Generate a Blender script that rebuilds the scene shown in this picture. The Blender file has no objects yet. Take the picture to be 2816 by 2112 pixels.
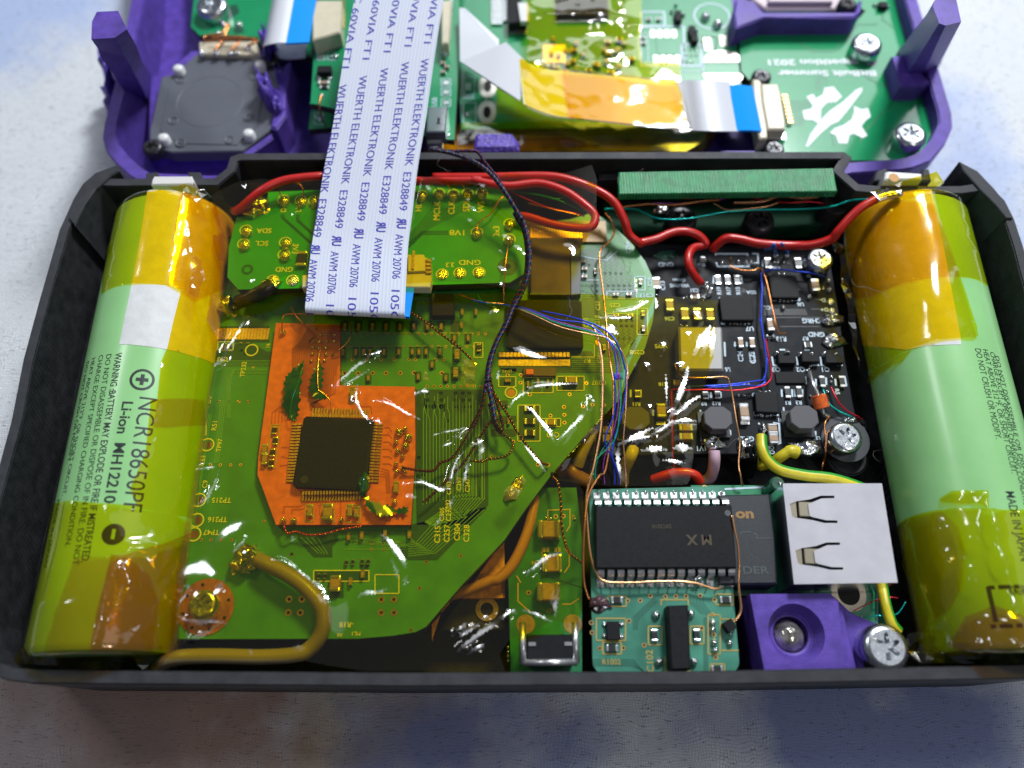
import bpy, math, random
from mathutils import Vector, Matrix, noise
from mathutils.geometry import delaunay_2d_cdt
random.seed(7)
SC = bpy.context.scene
COL = SC.collection
# ---------------------------------------------------------------- camera (1 unit = 1 cm; heights below are in mm)
PITCH = math.radians(66.06); H = 119.5; F = 2164.0; CX, CY = 1408.0, 1056.0
cd = bpy.data.cameras.new('camera'); cam = bpy.data.objects.new('camera', cd); COL.objects.link(cam)
cam.location = (0, 0, H/10); cam.rotation_euler = (math.pi/2-PITCH, 0, 0)
cd.sensor_width = 36; cd.lens = F/2816*36; cd.clip_start = .1; cd.clip_end = 2000
cd.dof.use_dof = True; cd.dof.focus_distance = 11.3; cd.dof.aperture_fstop = 0.12
SC.camera = cam
# ---------------------------------------------------------------- light: indoor lamps, dim room, two lamps added for glints
w = bpy.data.worlds.new('World'); SC.world = w; w.use_nodes = True
w.node_tree.nodes['Background'].inputs[0].default_value = (.72, .8, 1, 1)
w.node_tree.nodes['Background'].inputs[1].default_value = .125
SC.view_settings.view_transform = 'Standard'; SC.view_settings.look = 'None'
SC.view_settings.exposure = 0; SC.view_settings.gamma = 1
TARGET = Vector((0, 5, 1))
def lamp(name, az, el, dist, sx, sy, rad, col):
    d = Vector((math.sin(math.radians(az))*math.cos(math.radians(el)), math.cos(math.radians(az))*math.cos(math.radians(el)), math.sin(math.radians(el))))
    l = bpy.data.lights.new(name, 'AREA'); l.shape = 'RECTANGLE'; l.size = sx; l.size_y = sy
    l.energy = rad*math.pi*sx*sy; l.color = col
    o = bpy.data.objects.new(name, l); COL.objects.link(o); o.location = TARGET+d*dist
    o.rotation_euler = (-d).to_track_quat('-Z', 'Y').to_euler()
    return o
LAMP = TARGET+43*Vector((math.sin(math.radians(25))*math.cos(math.radians(47.5)), math.cos(math.radians(25))*math.cos(math.radians(47.5)), math.sin(math.radians(47.5))))
lamp('desk_lamp', 25, 47.5, 43, 7, 7, 114, (.95, .98, 1))
lamp('window_light', 19, 40, 140, 98, 36, 3.6, (.88, .94, 1))
lamp('ceiling_panel', 72, 62, 110, 46, 40, .72, (.95, .96, 1))
lamp('added_glint_lamp', -52, 50, 120, 17, 17, 20, (.95, .97, 1))  # added lamp out of view, so film folds, screws and solder glint
lamp('added_glint_lamp', 128, 56, 120, 15, 15, 20, (1, .96, .9))  # second added lamp, for glints on folds that face other ways
# ---------------------------------------------------------------- projection helpers
CP, SP = math.cos(PITCH), math.sin(PITCH)
def ray(u, v):
    a, b = u-CX, -(v-CY)
    return Vector((a, b*SP+F*CP, b*CP-F*SP))
def W(u, v, z):                                  # photo pixel + height in mm -> place in the scene
    d = ray(u, v); t = (z-H)/d.z
    return Vector((d.x*t/10, d.y*t/10, z/10))
def proj(p):
    x, y, z = p[0]*10, p[1]*10, p[2]*10-H
    dep = y*CP-z*SP; up = y*SP+z*CP
    return (CX+F*x/dep, CY-F*up/dep)
def S(v, z): return CP*(v+3819.)/(H-z)           # pixels per mm
def R(ox, oy, k):
    def f(*p): return [(ox+p[i]/k, oy+p[i+1]/k) for i in range(0, len(p), 2)]
    f.k = k
    return f
z1 = R(0, 0, 2.4578); z2 = R(700, 0, 2.4578); z3 = R(1500, 0, 1.6809); z4 = R(0, 450, 2.37); z5 = R(600, 450, 2.37)
z6 = R(1300, 450, 2.765); z7 = R(1900, 450, 2.37); z8 = R(0, 1100, 2.0733)
a1 = R(600, 850, 2.765); a2 = R(600, 1400, 2.212); a3 = R(1350, 1250, 2.5529); a4 = R(1900, 1250, 2.37)
a5 = R(1600, 950, 2.6024); a6 = R(1700, 420, 3.16); a7 = R(2000, 0, 2.7108); a8 = R(1200, 0, 2.765)
vv = R(0, 0, .7855)                              # the whole-picture view
# ---------------------------------------------------------------- materials
MATS = {}
def mat(name, col, rough=.5, metal=0, spec=.5, var=0, vscale=8, bump=0, bscale=30, coat=0, trans=0, bdist=.02, alpha=1, stretch=None):
    if name in MATS: return MATS[name]
    m = bpy.data.materials.new(name); m.use_nodes = True; n = m.node_tree; b = n.nodes['Principled BSDF']
    b.inputs['Base Color'].default_value = (*col, 1); b.inputs['Roughness'].default_value = rough
    b.inputs['Metallic'].default_value = metal; b.inputs['Specular IOR Level'].default_value = spec
    b.inputs['Coat Weight'].default_value = coat; b.inputs['Transmission Weight'].default_value = trans
    b.inputs['Coat Roughness'].default_value = .12
    tc = n.nodes.new('ShaderNodeTexCoord'); mp = n.nodes.new('ShaderNodeMapping')
    n.links.new(tc.outputs['Object'], mp.inputs[0])
    if stretch: mp.inputs['Scale'].default_value = stretch
    if var:
        t = n.nodes.new('ShaderNodeTexNoise'); t.inputs['Scale'].default_value = vscale; t.inputs['Detail'].default_value = 5
        n.links.new(mp.outputs[0], t.inputs[0])
        mx = n.nodes.new('ShaderNodeMix'); mx.data_type = 'RGBA'
        r = n.nodes.new('ShaderNodeMapRange'); r.inputs[1].default_value = .3; r.inputs[2].default_value = .7
        n.links.new(t.outputs[0], r.inputs[0]); n.links.new(r.outputs[0], mx.inputs[0])
        mx.inputs[6].default_value = (*[c*(1-var) for c in col], 1); mx.inputs[7].default_value = (*[min(1, c*(1+var)) for c in col], 1)
        n.links.new(mx.outputs[2], b.inputs['Base Color'])
        r2 = n.nodes.new('ShaderNodeMapRange'); r2.inputs[1].default_value = .3; r2.inputs[2].default_value = .7
        r2.inputs[3].default_value = max(.02, rough*(1-var*.5)); r2.inputs[4].default_value = min(1, rough*(1+var*.5))
        n.links.new(t.outputs[0], r2.inputs[0]); n.links.new(r2.outputs[0], b.inputs['Roughness'])
    if bump:
        t = n.nodes.new('ShaderNodeTexNoise'); t.inputs['Scale'].default_value = bscale; t.inputs['Detail'].default_value = 3
        n.links.new(mp.outputs[0], t.inputs[0])
        bp = n.nodes.new('ShaderNodeBump'); bp.inputs['Strength'].default_value = bump; bp.inputs['Distance'].default_value = bdist
        n.links.new(t.outputs[0], bp.inputs['Height']); n.links.new(bp.outputs[0], b.inputs['Normal'])
    MATS[name] = m; return m
def print_mat(name, col, rough, axis_scale=55, strength=.5, var=.2, mottle=.35, horiz=(0, 0, 1)):
    """3D printed plastic: layer lines plus speckle"""
    m = mat(name, col, rough, 0, .35, var, 5); n = m.node_tree; b = n.nodes['Principled BSDF']
    tc = n.nodes.new('ShaderNodeTexCoord'); wv = n.nodes.new('ShaderNodeTexWave'); mp = n.nodes.new('ShaderNodeMapping')
    mp.inputs['Scale'].default_value = (horiz[0]+.02, horiz[1]+.02, horiz[2]+.02)
    n.links.new(tc.outputs['Object'], mp.inputs[0]); n.links.new(mp.outputs[0], wv.inputs[0])
    wv.wave_type = 'BANDS'; wv.bands_direction = 'DIAGONAL'; wv.inputs['Scale'].default_value = axis_scale/3; wv.inputs['Distortion'].default_value = .7
    wv.inputs['Detail'].default_value = 2
    nz = n.nodes.new('ShaderNodeTexNoise'); nz.inputs['Scale'].default_value = 45; nz.inputs['Detail'].default_value = 3
    n.links.new(tc.outputs['Object'], nz.inputs[0])
    mx = n.nodes.new('ShaderNodeMath'); mx.operation = 'MULTIPLY_ADD'; mx.inputs[1].default_value = mottle
    n.links.new(nz.outputs[0], mx.inputs[0]); n.links.new(wv.outputs[1], mx.inputs[2])
    bp = n.nodes.new('ShaderNodeBump'); bp.inputs['Strength'].default_value = strength; bp.inputs['Distance'].default_value = .012
    n.links.new(mx.outputs[0], bp.inputs['Height']); n.links.new(bp.outputs[0], b.inputs['Normal'])
    return m
def film_mat(name, col, rough=.07, layers=1, gloss=1.25, smudge=0, base=None):
    if name in MATS: return MATS[name]
    m = bpy.data.materials.new(name); m.use_nodes = True; n = m.node_tree; n.nodes.remove(n.nodes['Principled BSDF'])
    out = n.nodes['Material Output']
    tr = n.nodes.new('ShaderNodeBsdfTransparent'); tr.inputs[0].default_value = (*col, 1)
    gl = n.nodes.new('ShaderNodeBsdfGlossy'); gl.inputs['Roughness'].default_value = rough; gl.inputs[0].default_value = (1, 1, 1, 1)
    fr = n.nodes.new('ShaderNodeLayerWeight'); fr.inputs[0].default_value = .5      # same on both faces of the film
    pw_ = n.nodes.new('ShaderNodeMath'); pw_.operation = 'POWER'; pw_.inputs[1].default_value = 4.2; n.links.new(fr.outputs['Facing'], pw_.inputs[0])
    k = n.nodes.new('ShaderNodeMath'); k.operation = 'MULTIPLY_ADD'; k.inputs[1].default_value = .8; k.inputs[2].default_value = base or .05*gloss; k.use_clamp = True
    n.links.new(pw_.outputs[0], k.inputs[0])
    tc = n.nodes.new('ShaderNodeTexCoord'); nz = n.nodes.new('ShaderNodeTexNoise'); nz.inputs['Scale'].default_value = 3; nz.inputs['Detail'].default_value = 4
    n.links.new(tc.outputs['Object'], nz.inputs[0])
    bp = n.nodes.new('ShaderNodeBump'); bp.inputs['Strength'].default_value = .05; bp.inputs['Distance'].default_value = .03
    n.links.new(nz.outputs[0], bp.inputs['Height']); n.links.new(bp.outputs[0], gl.inputs['Normal'])
    df = n.nodes.new('ShaderNodeBsdfDiffuse'); df.inputs[0].default_value = (.5, .42, .06, 1)
    m1 = n.nodes.new('ShaderNodeMixShader'); m1.inputs[0].default_value = .006+smudge
    n.links.new(tr.outputs[0], m1.inputs[1]); n.links.new(df.outputs[0], m1.inputs[2])
    m2 = n.nodes.new('ShaderNodeMixShader'); n.links.new(k.outputs[0], m2.inputs[0])
    n.links.new(m1.outputs[0], m2.inputs[1]); n.links.new(gl.outputs[0], m2.inputs[2]); n.links.new(m2.outputs[0], out.inputs[0])
    MATS[name] = m; return m
# ---------------------------------------------------------------- mesh builder
class MB:
    def __init__(s): s.v = []; s.f = []; s.m = []
    def add(s, vs, fs, mi=0):
        o = len(s.v); s.v += [tuple(p) for p in vs]
        for f in fs: s.f.append([i+o for i in f]); s.m.append(mi)
    def prism(s, pts, z0, z1_, mi=0, side=None, bottom=True, bev=0):
        """pts: world xy (cm) list, extruded from z0 to z1 (mm)"""
        if area(pts) < 0: pts = pts[::-1]
        n = len(pts); a, b = z0/10, z1_/10
        if bev:
            ins = inset(pts, bev/10)
            vs = [(p[0], p[1], a) for p in pts]+[(p[0], p[1], b-bev/10) for p in pts]+[(p[0], p[1], b) for p in ins]
            fs = [[i, (i+1) % n, n+(i+1) % n, n+i] for i in range(n)]+[[n+i, n+(i+1) % n, 2*n+(i+1) % n, 2*n+i] for i in range(n)]
            s.add(vs, fs, mi if side is None else side); o = len(s.v)-n
            s.f.append(list(range(o, o+n))); s.m.append(mi)
        else:
            vs = [(p[0], p[1], a) for p in pts]+[(p[0], p[1], b) for p in pts]
            s.add(vs, [[i, (i+1) % n, n+(i+1) % n, n+i] for i in range(n)], mi if side is None else side)
            o = len(s.v)-n; s.f.append(list(range(o, o+n))); s.m.append(mi)
        if bottom: o2 = len(s.v)-n*(3 if bev else 2); s.f.append(list(range(o2, o2+n))[::-1]); s.m.append(mi if side is None else side)
    def ring(s, outer, inner, z0, z1_, mi=0, zi=None):
        """wall between two outlines with the same number of points"""
        n = len(outer); zi = z0 if zi is None else zi
        vs = [(p[0], p[1], z0/10) for p in outer]+[(p[0], p[1], z1_/10) for p in outer]+[(p[0], p[1], z1_/10) for p in inner]+[(p[0], p[1], zi/10) for p in inner]
        fs = []
        for i in range(n):
            j = (i+1) % n
            for k in range(3): fs.append([k*n+i, k*n+j, (k+1)*n+j, (k+1)*n+i])
        s.add(vs, fs, mi)
    def wallpath(s, pts, w_, z0, z1_, mi=0):
        """open wall along a centre line"""
        L, Rr = offs(pts, w_/20), offs(pts, -w_/20)
        s.prism(L+Rr[::-1], z0, z1_, mi)
    def box(s, c, d, rz=0, mi=0, bev=0, top=None, tilt=0):
        """c: centre of the base (cm), d: sizes in mm"""
        hx, hy, hz = d[0]/20, d[1]/20, d[2]/10; b = bev/10; ca, sa = math.cos(rz), math.sin(rz)
        def T(x, y, z): return (c[0]+x*ca-y*sa, c[1]+x*sa+y*ca, c[2]+z)
        if not b:
            s.add([T(x, y, z) for z in (0, hz) for x, y in ((-hx, -hy), (hx, -hy), (hx, hy), (-hx, hy))],
                  [[3, 2, 1, 0], [0, 1, 5, 4], [1, 2, 6, 5], [2, 3, 7, 6], [3, 0, 4, 7]], mi)
            s.add([T(x, y, hz) for x, y in ((-hx, -hy), (hx, -hy), (hx, hy), (-hx, hy))], [[0, 1, 2, 3]], mi if top is None else top)
        else:
            def oct_(hx, hy, z): return [T(x, y, z) for x, y in ((-hx+b, -hy), (hx-b, -hy), (hx, -hy+b), (hx, hy-b), (hx-b, hy), (-hx+b, hy), (-hx, hy-b), (-hx, -hy+b))]
            v = oct_(hx, hy, 0)+oct_(hx, hy, hz-b)+oct_(hx-b, hy-b, hz)
            f = [[8*k+i, 8*k+(i+1) % 8, 8*k+8+(i+1) % 8, 8*k+8+i] for k in (0, 1) for i in range(8)]
            s.add(v, f, mi); o = len(s.v)-8; s.f.append(list(range(o, o+8))); s.m.append(mi if top is None else top)
    def tube(s, pts, r, n=8, mi=0, cap=True, taper=None):
        N = len(pts); prev = None; o = len(s.v)
        for i, p in enumerate(pts):
            t = (Vector(pts[min(i+1, N-1)])-Vector(pts[max(i-1, 0)])).normalized()
            if prev is None:
                a = t.cross(Vector((0, 0, 1)));
                if a.length < .1: a = t.cross(Vector((0, 1, 0)))
            else: a = prev-t*prev.dot(t)
            a.normalize(); prev = a; b = t.cross(a)
            rr = r*(taper(i/(N-1)) if taper else 1)
            for k in range(n):
                an = 2*math.pi*k/n; s.v.append(tuple(Vector(p)+(a*math.cos(an)+b*math.sin(an))*rr))
        for i in range(N-1):
            for k in range(n):
                s.f.append([o+i*n+k, o+i*n+(k+1) % n, o+(i+1)*n+(k+1) % n, o+(i+1)*n+k]); s.m.append(mi(i/(N-1), k/n) if callable(mi) else mi)
        if cap:
            m0 = mi(0, 0) if callable(mi) else mi
            s.f.append([o+k for k in range(n)][::-1]); s.m.append(m0); s.f.append([o+(N-1)*n+k for k in range(n)]); s.m.append(m0)
    def strip(s, pts, w_, z, mi=0):
        """flat line on a board; pts world xy, width mm, z mm"""
        if len(pts) < 2: return
        L, Rr = offs(pts, w_/20), offs(pts, -w_/20); n = len(pts)
        s.add([(p[0], p[1], z/10) for p in L+Rr], [[i, n+i, n+i+1, i+1] for i in range(n-1)], mi)
    def disc(s, c, r, z, n=12, mi=0, r0=0):
        P = [(c[0]+math.cos(2*math.pi*k/n)*r/10, c[1]+math.sin(2*math.pi*k/n)*r/10, z/10) for k in range(n)]
        if r0:
            Q = [(c[0]+math.cos(2*math.pi*k/n)*r0/10, c[1]+math.sin(2*math.pi*k/n)*r0/10, z/10) for k in range(n)]
            s.add(P+Q, [[k, (k+1) % n, n+(k+1) % n, n+k] for k in range(n)], mi)
        else: s.add(P, [list(range(n))], mi)
    def cyl(s, c, r, z0, z1_, n=20, mi=0, bev=0, top=None):
        pr = [(r, z0), (r, z1_-bev)]+([(r-bev, z1_)] if bev else [(r, z1_)])
        o = len(s.v)
        for (rr, zz) in pr:
            for k in range(n): s.v.append((c[0]+math.cos(2*math.pi*k/n)*rr/10, c[1]+math.sin(2*math.pi*k/n)*rr/10, zz/10))
        for j in range(2):
            for k in range(n): s.f.append([o+j*n+k, o+j*n+(k+1) % n, o+(j+1)*n+(k+1) % n, o+(j+1)*n+k]); s.m.append(mi)
        s.f.append([o+2*n+k for k in range(n)]); s.m.append(mi if top is None else top)
    def lathe(s, c, prof, n=20, mi=0, tilt=None):
        """prof: (r, z) in mm, from outside to inside"""
        o = len(s.v)
        for (rr, zz) in prof:
            for k in range(n):
                p = Vector((math.cos(2*math.pi*k/n)*rr/10, math.sin(2*math.pi*k/n)*rr/10, zz/10))
                if tilt: p = tilt @ p
                s.v.append((c[0]+p.x, c[1]+p.y, c[2]+p.z))
        for j in range(len(prof)-1):
            for k in range(n): s.f.append([o+j*n+k, o+j*n+(k+1) % n, o+(j+1)*n+(k+1) % n, o+(j+1)*n+k]); s.m.append(mi)
    def dome(s, c, r, h, z, n=12, mi=0, sx=1, sy=1):
        self_pr = [(r, 0), (r*.97, h*.3), (r*.8, h*.66), (r*.5, h*.9), (r*.2, h), (.001, h)]
        o = len(s.v)
        for (rr, zz) in self_pr:
            for k in range(n): s.v.append((c[0]+math.cos(2*math.pi*k/n)*rr/10*sx, c[1]+math.sin(2*math.pi*k/n)*rr/10*sy, (z+zz)/10))
        for j in range(5):
            for k in range(n): s.f.append([o+j*n+k, o+j*n+(k+1) % n, o+(j+1)*n+(k+1) % n, o+(j+1)*n+k]); s.m.append(mi)
    def blob(s, c, r, h, seed, n=16, mi=0, rough=.25, sx=1, sy=1):
        """irregular lump resting at c (cm), r,h mm"""
        o = len(s.v); J = 7
        for j in range(J+1):
            ph = math.pi/2*j/J
            for k in range(n):
                an = 2*math.pi*k/n; d = Vector((math.cos(an)*math.cos(ph), math.sin(an)*math.cos(ph), math.sin(ph)))
                q = 1+rough*noise.noise(d*2.1+Vector((seed*3.1, seed, 0)))*2+rough*.5*noise.noise(d*6+Vector((seed, 0, seed)))
                s.v.append((c[0]+d.x*r*q/10*sx, c[1]+d.y*r*q/10*sy, c[2]+d.z*h*q/10))
        for j in range(J):
            for k in range(n): s.f.append([o+j*n+k, o+j*n+(k+1) % n, o+(j+1)*n+(k+1) % n, o+(j+1)*n+k]); s.m.append(mi)
    def text(s, txt, fn, mi=0, bold=0, cuts=0, align='LEFT', cutx=0):
        """fn maps glyph plane (1 = text size) to a place"""
        vs, fs = glyphs(txt, bold, align, cuts, cutx)
        s.add([fn(x, y) for x, y in vs], fs, mi)
    def btext(s, txt, u, v, hpx, z, rot=0, mi=0, bold=0, align='CENTER', xs=1):
        """text lying flat on a board: pixel place, cap height in pixels, rotation in degrees in the plane"""
        c = W(u, v, z); k = hpx/S(v, z)/10/.7; r = math.radians(rot); ca, sa = math.cos(r), math.sin(r)
        def fn(x, y):
            x = x*k*xs; y = (y-.35)*k
            return (c.x+x*ca-y*sa, c.y+x*sa+y*ca, z/10)
        s.text(txt, fn, mi, bold, 0, align)
    def build(s, name, mats, parent=None, smooth=False, kind=None, label=None, ang=None):
        me = bpy.data.meshes.new(name)
        if not isinstance(mats, (list, tuple)): mats = [mats]
        if s.v:
            xs = [p[0] for p in s.v]; ys = [p[1] for p in s.v]; zs = [p[2] for p in s.v]
            c = Vector(((min(xs)+max(xs))/2, (min(ys)+max(ys))/2, min(zs)))
        else: c = Vector((0, 0, 0))
        me.from_pydata([(p[0]-c.x, p[1]-c.y, p[2]-c.z) for p in s.v], [], s.f)
        for m_ in mats: me.materials.append(m_)
        me.polygons.foreach_set('material_index', s.m)
        if smooth: me.polygons.foreach_set('use_smooth', [True]*len(s.f))
        if smooth and ang:
            me.set_sharp_from_angle(angle=math.radians(ang))
        me.update()
        o = bpy.data.objects.new(name, me); COL.objects.link(o)
        WL[o.name] = c
        if parent: o.parent = parent; o.location = c-WL[parent.name]
        else: o.location = c
        if kind: o['kind'] = kind
        if label: o['label'] = label
        return o
WL = {}
def area(p): return sum(p[i][0]*p[(i+1) % len(p)][1]-p[(i+1) % len(p)][0]*p[i][1] for i in range(len(p)))/2
def inset(p, d):
    n = len(p); out = []
    for i in range(n):
        a = Vector(p[i-1][:2]); b = Vector(p[i][:2]); c = Vector(p[(i+1) % n][:2])
        e1 = (b-a).normalized(); e2 = (c-b).normalized(); n1 = Vector((-e1.y, e1.x)); n2 = Vector((-e2.y, e2.x))
        m_ = n1+n2
        if m_.length < .2: m_ = n1.copy()
        m_.normalize(); k = d/max(.35, m_.dot(n1)); out.append(tuple(b+m_*k))
    return out
def offs(p, d):
    n = len(p); out = []
    for i in range(n):
        b = Vector(p[i][:2]); a = Vector(p[max(i-1, 0)][:2]); c = Vector(p[min(i+1, n-1)][:2])
        e1 = (b-a).normalized() if i else (c-b).normalized(); e2 = (c-b).normalized() if i < n-1 else e1
        n1 = Vector((-e1.y, e1.x)); m_ = n1+Vector((-e2.y, e2.x))
        if m_.length < .2: m_ = n1.copy()
        m_.normalize(); out.append(tuple(b+m_*(d/max(.4, m_.dot(n1)))))
    return out
GC = {}
def glyphs(txt, bold=0, align='LEFT', cuts=0, cutx=0):
    key = (txt, bold, align, cuts, cutx)
    if key in GC: return GC[key]
    c = bpy.data.curves.new('t', 'FONT'); c.body = txt; c.align_x = align; c.resolution_u = 3; c.offset = bold; c.fill_mode = 'FRONT'
    o = bpy.data.objects.new('t', c); COL.objects.link(o)
    dg = bpy.context.evaluated_depsgraph_get(); me = bpy.data.meshes.new_from_object(o.evaluated_get(dg))
    import bmesh
    if cuts or cutx:
        bm = bmesh.new(); bm.from_mesh(me)
        for i in range(cuts):
            bmesh.ops.bisect_plane(bm, geom=bm.verts[:]+bm.edges[:]+bm.faces[:], plane_co=(0, -.15+i*1.0/cuts, 0), plane_no=(0, 1, 0))
        for i in range(cutx):
            bmesh.ops.bisect_plane(bm, geom=bm.verts[:]+bm.edges[:]+bm.faces[:], plane_co=(i*.5, 0, 0), plane_no=(1, 0, 0))
        bm.to_mesh(me); bm.free()
    r = ([(v.co.x, v.co.y) for v in me.vertices], [list(p.vertices) for p in me.polygons])
    bpy.data.objects.remove(o); bpy.data.curves.remove(c); bpy.data.meshes.remove(me)
    GC[key] = r; return r
def thing(name, label, cat, loc, group=None):
    o = bpy.data.objects.new(name, None); COL.objects.link(o); o.empty_display_size = .2
    o.location = loc; WL[o.name] = Vector(loc); o['label'] = label; o['category'] = cat
    if group: o['group'] = group
    return o
def tag(o, label, cat, group=None, kind=None):
    o['label'] = label; o['category'] = cat
    if group: o['group'] = group
    if kind: o['kind'] = kind
    return o
def px(pts, z): return [W(u, v, z).xy[:] for u, v in pts]
def smooth_path(P, n=8):
    P = [Vector(p) for p in P]; out = []
    for i in range(len(P)-1):
        p0, p1, p2, p3 = P[max(i-1, 0)], P[i], P[i+1], P[min(i+2, len(P)-1)]
        for k in range(n):
            t = k/n; out.append(.5*((2*p1)+(p2-p0)*t+(2*p0-5*p1+4*p2-p3)*t*t+(3*p1-p0-3*p2+p3)*t**3))
    out.append(P[-1]); return out
def round_poly(p, r, n=5):
    """round the corners of an outline, r in cm"""
    out = []; N = len(p)
    for i in range(N):
        a = Vector(p[i-1][:2]); b = Vector(p[i][:2]); c = Vector(p[(i+1) % N][:2])
        d = min(r, (a-b).length*.45, (c-b).length*.45); s_ = b+(a-b).normalized()*d; e = b+(c-b).normalized()*d
        for k in range(n+1):
            t = k/n; out.append(tuple(s_*(1-t)**2+b*2*t*(1-t)+e*t*t))
    return out
def wire(name, label, cat, pts, r, m, group=None, n=8, seg=8, jitter=0, zs=None):
    """pts: (u, v, z) pixels + height mm; r mm"""
    P = smooth_path([W(*p) for p in pts], seg)
    if jitter: P = [p+noise.noise_vector(p*1.7+Vector((r*91, 3, 0)))*jitter/10 for p in P]
    b = MB(); b.tube(P, r/10, n); o = b.build(name, m, smooth=True)
    return tag(o, label, cat, group)
def braid(name, label, cat, pts, r, mats, turns, rs=None, group=None, seg=26):
    P = smooth_path([W(*p) for p in pts], seg); b = MB(); k = len(mats); N = len(P); prev = None; F_ = []
    for i, p in enumerate(P):
        t = (P[min(i+1, N-1)]-P[max(i-1, 0)]).normalized()
        a = t.cross(Vector((0, 0, 1))) if prev is None else prev-t*prev.dot(t)
        a.normalize(); prev = a; F_.append((p, a, t.cross(a)))
    for j in range(k):
        Q = []
        for i, (p, a, c) in enumerate(F_):
            an = 2*math.pi*(turns*i/N+j/k); Q.append(p+(a*math.cos(an)+c*math.sin(an))*r/10)
        b.tube(Q, (rs or r*.8)/10, 5, j)
    return tag(b.build(name, mats, smooth=True), label, cat, group)
# ------------------------------------------------------- sheets (tapes, films)
def inside(p, poly):
    x, y = p; c = False; n = len(poly); j = n-1
    for i in range(n):
        xi, yi = poly[i]; xj, yj = poly[j]
        if (yi > y) != (yj > y) and x < (xj-xi)*(y-yi)/(yj-yi)+xi: c = not c
        j = i
    return c
def sheet(poly, step, zf, mb=None, mi=0, dens=()):
    """triangulated sheet in a 2D domain; zf maps (x, y) to a place"""
    mb = mb or MB()
    if area(poly) < 0: poly = poly[::-1]
    out = []; n = len(poly)
    for i in range(n):
        a = Vector(poly[i]); b = Vector(poly[(i+1) % n]); k = max(1, int((b-a).length/step))
        for j in range(k): out.append(tuple(a.lerp(b, j/k)))
    N = len(out); pts = list(out)
    x0 = min(p[0] for p in out); x1 = max(p[0] for p in out); y0 = min(p[1] for p in out); y1 = max(p[1] for p in out)
    row = 0; y = y0+step*.5
    while y < y1:
        x = x0+(step*.5 if row % 2 else 0)
        while x < x1:
            if inside((x, y), out): pts.append((x, y))
            x += step
        y += step*.866; row += 1
    pts += [p for p in dens if inside(p, out)]
    r = delaunay_2d_cdt([Vector(p) for p in pts], [(i, (i+1) % N) for i in range(N)], [], 1, 1e-5)
    mb.add([zf(p.x, p.y) for p in r[0]], [list(f) for f in r[2]], mi)
    return mb
def seg_d(p, a, b):
    d = b-a; t = max(0, min(1, (p-a).dot(d)/max(1e-9, d.length_squared))); q = a+d*t
    return (p-q).length, t
class Ridges:
    """folds pressed up in a film: polylines (pixels) with width and height in mm"""
    def __init__(s, z): s.z = z; s.r = []; s.g = []; s.extra = []
    def add(s, pts, w_, h, z=None):
        P = [W(u, v, s.z if z is None else z).xy for u, v in pts]; xs = [p.x for p in P]; ys = [p.y for p in P]; m_ = w_/10*3
        s.r.append((P, w_/10, h/10, min(xs)-m_, max(xs)+m_, min(ys)-m_, max(ys)+m_))
    def glint(s, pts, w_, chunk=.7, jit=.004):
        """a crease shaped to hold a glint: a fold whose flank and fine pleats lean towards the lamp"""
        P = smooth_path([W(u, v, s.z) for u, v in pts], 4); out = []; L = 0
        for i in range(len(P)-1):
            a, c = P[i], P[i+1]; m_ = (a+c)/2; d = (c-a).xy; l = d.length
            if l < 1e-5: continue
            d /= l; hv = (Vector((0, 0, H/10))-m_).normalized()+(LAMP-m_).normalized()
            g = Vector((-hv.x/hv.z+random.uniform(-jit, jit), -hv.y/hv.z+random.uniform(-jit, jit)))
            out.append((a.xy, d, l, L, g.dot(Vector((-d.y, d.x))), g.dot(d))); L += l
            for k in range(max(2, int(l/.022))):
                q = a.xy.lerp(c.xy, random.random()); s.extra.append((q.x+random.uniform(-1, 1)*w_/7, q.y+random.uniform(-1, 1)*w_/7))
        xs = [p.x for p in P]; ys = [p.y for p in P]; m_ = w_/10*3
        s.g.append((out, w_/10, L, chunk, min(xs)-m_, max(xs)+m_, min(ys)-m_, max(ys)+m_))
    def on_crease(s, x, y):
        p = Vector((x, y))
        for (C_, w_, L, ch, xa, xb, ya, yb) in s.g:
            if x < xa or x > xb or y < ya or y > yb: continue
            best = 9
            for (a, d, l, L0, gp, ga) in C_:
                u = max(0, min(l, (p-a).dot(d))); q = (p-a-d*u).length
                if q < best: best = q; U_ = L0+u
            if best < w_*.5*(.25+.75*min(1, 2.5*min(U_, L-U_)/max(L, .01)))*(1+.3*noise.noise(Vector((x*9, y*9, 3)))): return True
        return False
    def h(s, x, y):
        t = 0; p = Vector((x, y))
        for (C_, w_, L, ch, xa, xb, ya, yb) in s.g:
            if x < xa or x > xb or y < ya or y > yb: continue
            best = 9
            for (a, d, l, L0, gp, ga) in C_:
                u = max(0, min(l, (p-a).dot(d))); q = (p-a-d*u).length
                if q < best: best = q; U_ = L0+u; sg = (p-a).x*-d.y+(p-a).y*d.x; B_ = (gp, ga)
            if best < 3*w_:
                e = min(1, U_/.15, (L-U_)/.15); ww = w_*(.35+.65*min(1, 2.2*min(U_, L-U_)/max(L, .01)))
                sg = math.copysign(best, sg); wf = w_*1.0; f = (U_/ch) % 1; f = f-.5 if f < .88 else (1-f)*3.17
                t += (.012+B_[0]*1.1*sg+B_[1]*ch*f*.5)*math.exp(-(best/wf)**4)*max(0, e)
        for (P, w_, h, xa, xb, ya, yb) in s.r:
            if x < xa or x > xb or y < ya or y > yb: continue
            p = Vector((x, y)); best = 9; n = len(P)-1
            for i in range(n):
                d, k = seg_d(p, P[i], P[i+1])
                if d < best: best = d; al = (i+k)/n
            if best < w_*3:
                e = min(1, al*5, (1-al)*5); t += h*math.exp(-(best/w_)**2)*(.25+.75*e)
        return t
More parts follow.
